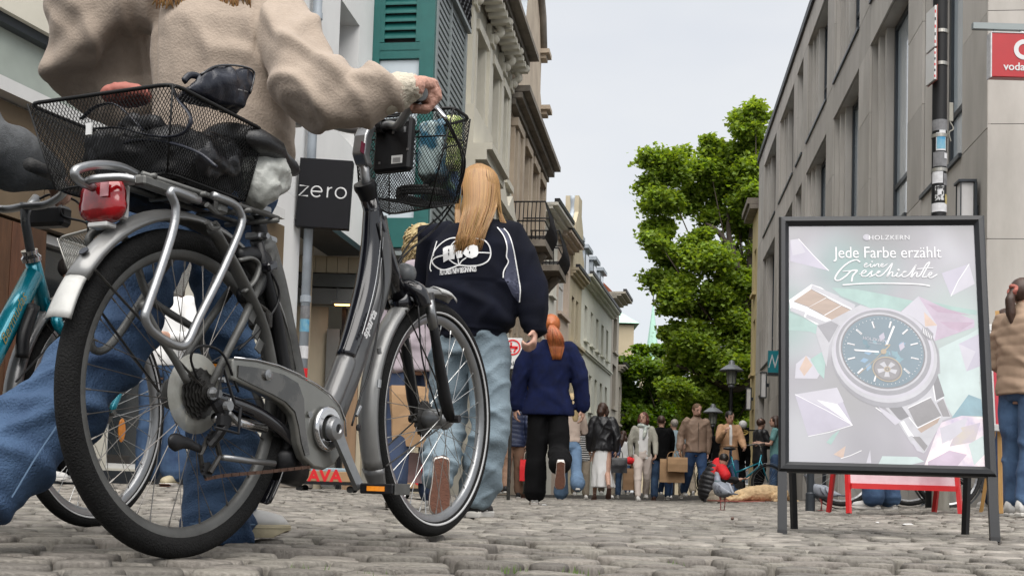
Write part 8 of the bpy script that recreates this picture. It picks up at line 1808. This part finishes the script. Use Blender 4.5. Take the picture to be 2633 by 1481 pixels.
crates()
def planter():
    Y=12.6; p=U(748,1230,Y); t=thing('dark_stone_pillar_base','dark stone pillar foot at the house corner','pillar base',V((p.x,Y,g(p.x,Y)))); m=MB(); m.box((.05,0,.22),(.34,.3,.46),bev=.02); m.build('block','sand_dark',t); m=MB(); m.box((-.32,.1,.16),(.34,.3,.34),bev=.04); m.build('plinth','render_cream',t)
planter()
# litter
def litter(px,py,Y,lb,mt,sz=(.03,.02,.006),nm='litter_scrap'):
    p=U(px,py,Y); t=MB(); t.ball((0,0,0),sz,8,5); me=t.mesh(nm); displace(me,lambda p,n:.3*min(sz)*noise.noise(p*90)); o=link(nm,me,mt); o.location=(p.x,Y,g(p.x,Y)+sz[2]*.8); o.rotation_euler=(0,0,px); me.shade_smooth(); tag(o,lb,'litter')
litter(1399,1304,10.2,'small white scrap on the cobbles behind the lifted shoe','white_paint',(.035,.02,.006)); litter(1883,1345,6.6,'crumpled brown scrap on the cobbles right of the pigeon','shoe_brown',(.014,.010,.010)); litter(2335,1341,6.5,'curved white scrap on the cobbles under the board','white_paint',(.07,.014,.006)); litter(2256,1336,6.8,'tiny white crumb on the cobbles under the board','white_paint',(.012,.01,.005))
# ================================================================== bicycles further off
def far_bike(label,px,Y,rz,fm,crate=None,size=1,wh=.34):
    p=U(px,1300,Y); t=thing('bicycle',label,'bicycle',(p.x,Y,g(p.x,Y)),rz)
    for x in (-.52,.52):
        w=sub('wheel',t); w.location=(x,0,wh); m=MB(); m.lathe([(wh+.0*cos(a)-.02+.02*cos(a),.02*sin(a)) for a in np.linspace(0,2*pi,9)[:-1]],(0,0,0),(0,1,0),40,closed=True); m.build('tyre','rubber',w,smooth=True)
        m=MB(); m.lathe([(wh-.045,-.01),(wh-.06,0),(wh-.045,.01)],(0,0,0),(0,1,0),40); m.build('rim','silver',w)
        m=MB()
        for k in range(20): a=2*pi*k/20; m.cyl((0,.02*(-1)**k,0),(cos(a)*(wh-.05),0,sin(a)*(wh-.05)),.0018,n=3)
        m.build('spokes','spoke',w)['kind']='stuff'
        m=MB(); m.lathe([(wh+.018,-.025),(wh+.026,0),(wh+.018,.025)],(0,0,0),(0,1,0),36); m.build('fender','lamp_grey',w)
    m=MB(); m.tube([(.38,0,.85),(.33,0,.62),(-.06,0,.29)],.018,8); m.tube([(-.06,0,.29),(-.2,0,.80)],.017,8); m.tube([(.345,0,.70),(-.12,0,.50)],.015,8); m.tube([(-.06,0,.29),(-.52,0,wh)],.011,6); m.tube([(-.17,0,.68),(-.52,0,wh)],.009,6); m.tube([(.36,0,.75),(.42,0,.6),(.52,0,wh)],.013,8); m.build('frame',fm,t,smooth=True)
    m=MB(); m.tube([(-.2,0,.8),(-.23,0,.90)],.012,8); m.ball((-.24,0,.94),(.13,.08,.03)); m.build('saddle','saddle_skin',t,smooth=True)
    m=MB(); m.tube(spline([(.2,.3,1.02),(.36,.2,1.05),(.37,0,1.0),(.36,-.2,1.05),(.2,-.3,1.02)],5),.012,8); m.tube([(.38,0,.85),(.365,0,1.0)],.013,8); m.build('handlebar','silver_grubby',t,smooth=True)
    m=MB(); m.lathe([(0,0),(.09,0),(.09,.008),(0,.008)],(-.06,-.04,.29),(0,-1,0),20); m.tube([(-.06,-.05,.29),(.06,-.07,.18)],.01,6); m.box((.06,-.11,.18),(.08,.08,.02)); m.tube([(-.06,.05,.29),(-.18,.07,.4)],.01,6); m.build('crankset','dark_steel',t)['kind']='stuff'
    if crate: 
        m=MB(); m.ball((.55,0,.62),(.2,.17,.2),14,9); me=fuse(m,.012,2); displace(me,lambda p,n:fold(p,20,.015)); link('bag_body',me,crate,t)
    return t
far_bike('dark bicycle with a turquoise tube parked beside the kneeling person',1905,21.5,.15,'teal'); far_bike('bicycle with a bright blue bag seen under the advertising board',2300,11.0,.1,'dark_steel','blue_bag'); mm('blue_bag',(.01,.035,.28),.6,var=.3,scale=10)
far_bike('white bicycle parked furthest right under the advertising board',2470,11.4,.05,'white_paint')
# ================================================================== pigeons and the lying dog
mm('pigeon_grey',(.13,.145,.17),.7,var=.2,scale=30,bump=.2); mm('pigeon_light',(.20,.215,.245),.7,var=.15,scale=30); mm('pigeon_dark',(.06,.065,.08),.7,var=.2,scale=30); mm('pigeon_neck',(.12,.19,.20),.45,var=.5,scale=30,col2=(.16,.12,.18)); mm('pigeon_leg',(.30,.06,.05),.6); mm('dog_fur',(.58,.42,.24),.85,var=.2,scale=16,bump=.6,bscale=90)
def pigeon(lb,px,py,Y,rz,sc=1,head='up'):
    p=U(px,py,Y); root=thing('pigeon',lb,'pigeon',(p.x,Y,g(p.x,Y)),rz); k=sc
    # faces +y
    S=[(-.15,.145,.008,.006),(-.11,.140,.030,.018),(-.07,.145,.052,.038),(-.02,.155,.066,.055),(.03,.170,.066,.062),(.07,.188,.052,.055),(.095,.215,.034,.036)]
    if head=='up': S+=[(.105,.245,.024,.024),(.11,.275,.021,.021),(.12,.295,.020,.020),(.135,.300,.015,.015),(.148,.298,.006,.006)]
    else: S+=[(.125,.215,.024,.024),(.15,.19,.021,.021),(.165,.16,.019,.019),(.17,.135,.016,.016),(.172,.118,.006,.006)]
    P=[V((0,y,z)) for y,z,_,_ in S]; m=MB(); rs=[]
    for i,(y,z,rx,rz_) in enumerate(S):
        t=(P[min(i+1,len(P)-1)]-P[max(i-1,0)]).normalized(); n=V((0,-t.z,t.y)); rs.append([(P[i]+V((1,0,0))*rx*cos(a)+n*rz_*sin(a))*k for a in np.linspace(0,2*pi,17)[:-1]])
    m.rings(rs); link('body',fuse(m,.0055*k,2),'pigeon_grey',root)
    hd=P[-3]*k; bd=(P[-1]-P[-4]).normalized(); m=MB(); m.tube([P[-1]*k-bd*.004,P[-1]*k+bd*.024*k],[.006*k,.001],8); m.build('beak','pigeon_dark',root,smooth=True)
    for s in(-1,1): m=MB(); m.ball(hd+V((s*.0165*k,0,.002)),.004*k,8,5); m.build('eye','banner_orange',root,smooth=True)
    m=MB(); i0=6; rs=[]
    for i in range(6,9 if head=='up' else 9):
        y,z,rx,rz_=S[i]; t=(P[i+1]-P[i-1]).normalized(); n=V((0,-t.z,t.y)); rs.append([(P[i]+V((1,0,0))*(rx+.0025)*cos(a)+n*(rz_+.0025)*sin(a))*k for a in np.linspace(0,2*pi,17)[:-1]])
    m.rings(rs); m.build('neck_feathers','pigeon_neck',root,smooth=True)
    for s in(-1,1):
        m=MB(); rs=[]
        for y,z,w,h in ((.075,.195,.006,.02),(.04,.188,.014,.042),(-.02,.172,.018,.050),(-.08,.155,.016,.034),(-.14,.145,.010,.018),(-.175,.142,.004,.006)): rs.append([V((s*(.052-.25*max(0,-y-.02)),y,z))*k+V((s*w*cos(a),0,h*sin(a)))*k for a in np.linspace(0,2*pi,13)[:-1]])
        m.rings(rs); wg=m.build('wing','pigeon_light',root,smooth=True)
        for j,(y0,z0) in enumerate(((-.035,.0),(-.075,.0))):
            q=MB(); q.tube([V((s*.0735-.25*s*max(0,-y0-.02),y0+.012,.20))*k,V((s*.0755-.25*s*max(0,-y0-.02),y0,.172))*k,V((s*.068-.25*s*max(0,-y0-.02),y0-.02,.142))*k],.0065*k,6,asp=.5); q.build('wing_bar','pigeon_dark',wg,smooth=True)
    m=MB(); m.rings([[V((x,y,z+dz))*k for x,dz in((-w,-.004),(0,-.006),(w,-.004),(w,.004),(0,.007),(-w,.004))] for y,z,w in((-.12,.142,.022),(-.17,.138,.026),(-.225,.134,.030))]); m.build('tail','pigeon_dark',root)
    for s in(-1,1):
        l=sub('leg',root); m=MB(); a=V((s*.022,-.0,.12))*k; f=V((s*.022,.01 if s>0 else -.02,.006))*k; m.tube([a,lerp(a,f,.5)+V((0,-.008,0)),f],[.009*k,.004*k,.0035*k],7)
        for dx,dy in ((-.012,.03),(0,.036),(.012,.03),(0,-.02)): m.tube([f,f+V((dx,dy,-.002))*k],[.003*k,.0015*k],5)
        m.build('shank','pigeon_leg',l,smooth=True)
pigeon('pigeon walking towards the kneeling person, seen from behind with two dark wing bars',1857,1311,10.4,.25,1.1,'up'); pigeon('pigeon standing under the advertising board beside the dark bollard',2110,1313,10.6,.9,1.05,'up')
def dog():
    Y=18.5; a=U(1905,1292,Y); root=thing('dog','golden dog lying flat on a blanket by the wall','dog',(a.x+.25,Y,g(a.x,Y)),0); m=MB()
    m.limb([(.38,0,.13),(.15,-.03,.15),(-.12,-.03,.13),(-.28,-.06,.11)],[.13,.14,.12,.08],16); m.limb([(-.28,-.06,.11),(-.40,-.12,.08),(-.50,-.16,.06)],[.08,.065,.03],12); m.ball((-.40,-.12,.09),(.085,.08,.07))
    for P in ([(-.15,-.1,.1),(-.3,-.22,.05),(-.48,-.24,.035)],[(-.1,.05,.08),(-.25,.1,.04),(-.42,.08,.03)]): m.limb(P,[.06,.04,.03],10)
    m.limb([(.40,-.05,.12),(.25,-.2,.08),(.40,-.26,.04),(.22,-.3,.03)],[.10,.07,.035,.03],12); m.limb([(.5,.02,.08),(.62,-.05,.03),(.72,-.12,.02)],[.035,.028,.015],8)
    for s in(-1,1): m.limb([(-.37,-.12+.07*s,.12),(-.36,-.13+.10*s,.06)],[.025,.02],8)
    me=fuse(m,.011,3); displace(me,lambda p,n:fold(p,16,.010,(1,1,1),3)); link('body',me,'dog_fur',root); m=MB(); m.ball((-.535,-.175,.062),.014,8,6); m.build('nose','black_plastic',root,smooth=True)
    for s in(-1,1): m=MB(); m.ball((-.46,-.13+.04*s,.10),.008,8,5); m.build('eye','eye_dark',root,smooth=True)
    p=(a.x+.3,Y,g(a.x,Y)+.012); t=MB(); t.box((0,0,0),(1.5,.9,.018)); me=t.mesh('blanket'); bm=bmesh.new(); bm.from_mesh(me); bmesh.ops.subdivide_edges(bm,edges=bm.edges,cuts=8,use_grid_fill=True); bm.to_mesh(me); bm.free(); displace(me,lambda p,n:.012*noise.noise(p*7)); o=link('blanket',me,'dusty_pink'); o.location=p; tag(o,'faded red blanket spread under the golden dog','blanket')
dog()
# ================================================================== trees
mm('bark',(.055,.042,.032),.9,var=.3,scale=4,bump=.6,bscale=12,stretch=(1,1,.3))
def leaf_mat(nm,c1,c2):
    m=mat(nm,c1,.5,var=.2,scale=.35,col2=c2,island=.35,spec=.3); nt=m.node_tree; b=nt.nodes['Principled BSDF']
    tr=nt.nodes.new('ShaderNodeBsdfTranslucent'); mx=nt.nodes.new('ShaderNodeMixShader'); mx.inputs[0].default_value=.45; out=[n for n in nt.nodes if n.type=='OUTPUT_MATERIAL'][0]
    src=b.inputs['Base Color'].links[0].from_socket; hs=nt.nodes.new('ShaderNodeHueSaturation'); hs.inputs['Hue'].default_value=.485; hs.inputs['Saturation'].default_value=1.15; hs.inputs['Value'].default_value=1.7; nt.links.new(src,hs.inputs['Color']); nt.links.new(hs.outputs[0],tr.inputs['Color'])
    nt.links.new(b.outputs[0],mx.inputs[1]); nt.links.new(tr.outputs[0],mx.inputs[2]); nt.links.new(mx.outputs[0],out.inputs[0]); M[nm]=m
leaf_mat('leaf_maple',(.145,.22,.032),(.24,.335,.062)); leaf_mat('leaf_dark',(.09,.16,.022),(.14,.225,.032))
def leaf_mesh(centers,n_per,size,seed,spread):
    rg=np.random.RandomState(seed); C_=[]; 
    for (c,r,dens) in centers:
        n=int(n_per*dens); d=rg.normal(size=(n,3)); d/=np.linalg.norm(d,axis=1)[:,None]; rad=np.abs(rg.normal(.6,.4,n)); p=np.array(c)+d*rad[:,None]*np.array([r,r,r*.62]); C_.append(p)
    P=np.concatenate(C_); n=len(P)
    ax=rg.normal(size=(n,3)); ax[:,2]*=.5; ax/=np.linalg.norm(ax,axis=1)[:,None]; nr=rg.normal(size=(n,3))*.55; nr[:,2]+=1; nr-=ax*(nr*ax).sum(1)[:,None]; nr/=np.linalg.norm(nr,axis=1)[:,None]; b=np.cross(nr,ax)
    s=size*rg.uniform(.6,1.25,n)[:,None]
    droop=-nr*.25
    v=np.stack([P-ax*s*.55, P-b*s*.5+ax*s*.05+droop*s, P+ax*s*.6+droop*s*.6, P+b*s*.5+ax*s*.05+droop*s],1).reshape(-1,3)
    f=np.arange(n*4).reshape(-1,4); tri=np.concatenate([f[:,[0,1,2]],f[:,[0,2,3]]])
    me=bpy.data.meshes.new('crown'); me.from_pydata(v.tolist(),[],tri.tolist()); return me
def tree(lb,px,Y,blobs,seed,mt,size=.16,n_per=1100,limbs=(),trunk_top=6,tr=.28,name='maple_tree',group=None):
    p=U(px,1270,Y); o=V((p.x,Y,g(min(p.x,12),Y))); root=thing(name,lb,'tree',o,0,group); rn=random.Random(seed); cs=[]
    D=lambda x,y,dy=0: U(x,y,Y+dy)-o
    for (x,y,rpx,dens) in blobs:
        r=rpx*Y/3000; c=D(x,y,rn.uniform(-1.2,1.2)); k=max(3,int(7*dens))
        for _ in range(k):
            e=V((rn.gauss(0,1),rn.gauss(0,1),rn.gauss(0,.8))); e.normalize(); e*=rn.uniform(.25,.95)*r; cs.append((tuple(c+e*.8),r*rn.uniform(.5,.75),rn.uniform(.6,1.2)*(rpx/60)**1.6/k*2.0))
    link('crown',leaf_mesh(cs,n_per,size,seed,1),mt,root)['kind']='thing'
    m=MB(); m.tube([(0,0,-.1),(.05,0,trunk_top*.5),(-.1,.1,trunk_top)],[tr*1.2,tr,tr*.75],12); m.build('trunk','bark',root,smooth=True)
    for L_ in limbs:
        P=[V((-.1,.1,trunk_top*.9))]+[D(x,y,dy) for x,y,dy in L_]; P=spline(P,5); m=MB(); m.tube(P,[tr*.6*(1-i/len(P))**.8+.035 for i in range(len(P))],8); m.build('limb','bark',root,smooth=True)
    for (c,r,_d) in cs[::22]:
        q=V(c); b=V((-.1,.1,trunk_top*.9)); m_=lerp(b,q,.6)+V((0,0,-.3)); m=MB(); m.tube([lerp(b,q,.35)+V((0,0,-.4)),m_,q],[.06,.035,.012],5); m.build('branch','bark',root,smooth=True)
blobs=[(1710,430,58,1),(1670,480,40,.9),(1745,420,45,1),(1700,520,58,1),(1770,505,50,1),(1690,580,42,.8),(1830,385,42,.9),(1815,440,48,1),(1880,400,50,1),(1920,330,48,1),(1945,290,36,1),(1905,300,28,.7),(1860,470,50,1),(1910,450,50,1),(1840,540,45,.8),(1905,520,45,.9),(1930,590,50,1),(1720,650,50,1),(1780,650,52,1),(1710,720,50,1),(1755,735,52,1),(1830,680,60,1.1),(1870,640,40,.8),(1850,760,70,1.1),(1915,720,55,1),(1725,790,40,.9),(1790,800,45,.8),(1880,840,65,1.1),(1925,860,55,1),(1800,870,60,1),(1740,865,42,.8),(1745,930,50,.9),(1820,930,60,1),(1880,930,60,1),(1925,940,50,1),(1860,1010,60,1),(1920,1030,60,1),(1790,1010,60,1),(1740,1010,45,.9),(1800,1080,60,1),(1870,1090,60,1),(1930,1110,60,1),(1940,400,45,1),(1960,500,55,1),(1970,650,60,1),(1975,800,60,1),(1900,390,48,1),(1930,440,48,1),(1885,500,46,.9),(1935,540,48,1),(1900,560,44,.9),(1880,700,50,.9),(1935,330,40,1),(1800,600,36,.5),(1680,620,36,.7),(1700,590,34,.7)]
tree('tall bright green maple rising beside the grey office block',1948,46,blobs,3,'leaf_maple',size=.17,n_per=3000,limbs=[[(1925,780,0),(1895,690,-.5),(1870,630,-.5),(1840,590,-.5),(1815,575,0)],[(1895,690,-.3),(1875,610,0),(1872,540,0)],[(1900,860,0),(1840,850,0),(1770,830,0)],[(1930,700,0),(1940,500,0),(1935,350,0)],[(1890,1000,0),(1800,960,0),(1740,940,0)]],trunk_top=5.5)
blobs2=[(1640,950,45,1),(1605,930,24,.7),(1650,900,30,.6),(1600,985,30,.8),(1690,960,48,1),(1625,1010,42,1),(1680,1030,50,1),(1600,1040,28,.7),(1650,1080,45,.9),(1720,1080,48,1),(1700,1130,44,1),(1760,1130,48,1),(1700,900,28,.6),(1730,985,44,1),(1770,1060,50,1),(1810,1140,44,1)]
tree('lower, darker maple behind the left side of the tall one',1722,58,blobs2,8,'leaf_dark',size=.19,n_per=2600,limbs=[[(1700,1050,0),(1680,980,0),(1640,930,0)],[(1740,1050,0),(1780,980,0)]],trunk_top=3.2,tr=.2)
for i,(px,Y,lb) in enumerate(((1870,66,'dark green tree filling the gap behind the two street lamps'),(1640,80,'small dark tree furthest down the street at the end of the row'))):
    bl=[(px-50,1090,50,1),(px,1060,55,1),(px+50,1090,50,1),(px,1130,60,1),(px-40,1150,45,1),(px+45,1150,45,1),(px-10,1010,45,1)] if not i else [(px,1100,30,1),(px-25,1130,28,1),(px+25,1130,30,1),(px,1150,30,1)]
    tree(lb,px,Y,bl,20+i,'leaf_dark',size=.22,n_per=3000,trunk_top=2.6,tr=.15)
# tufts in the joints
def tufts():
    rn=random.Random(2); v=[];f=[]
    for (px,py,n) in ((1303,1443,14),(1480,1448,12),(1740,1436,6),(945,1452,7),(980,1462,6),(800,1440,8)):
        r=ray(px,py); t=(CH+.004)/-r.z if r.z<0 else 3; p=r*t; p.z=0
        for _ in range(n):
            x=p.x+rn.gauss(0,.018); y=p.y+rn.gauss(0,.008); z=g(x,y)-.01; h=rn.uniform(.006,.018); a=rn.uniform(-.6,.6); w=.0015; k=len(v); v+=[(x-w,y,z),(x+w,y,z),(x+h*a,y+rn.uniform(-.004,.004),z+h+.006)]; f.append((k,k+1,k+2))
    me=bpy.data.meshes.new('moss'); me.from_pydata(v,[],f); o=link('joint_grass',me,'moss_green'); tag(o,'small tufts of grass in the cobble joints','grass',kind='stuff')
mm('moss_green',(.09,.15,.03),.8,var=.3,scale=40)
tufts()

# things of one kind share a group
GROUPS={'pigeon':'pigeons on the cobbles','bicycle':'bicycles pushed or parked in the street','bollard':'bollards along the pavement','tree':'trees at the end of the street','street lamp':'lamps with conical shades','wall lamp':'box lanterns on the right hand walls','litter':'scraps of litter on the cobbles','bag':'bags carried by people','packet':'packets in the front basket','trolley':'low trolleys by the house wall'}
for o in COL.objects:
    if o.parent is None and o.get('category'):
        c=o['category']
        if c=='person': o['group']='people in the street' if o.location.y>15 else 'people near the bicycles and the board'
        elif c=='building' and o.location.x<5: o['group']='house fronts along the left side'
        elif c in GROUPS: o['group']=GROUPS[c]
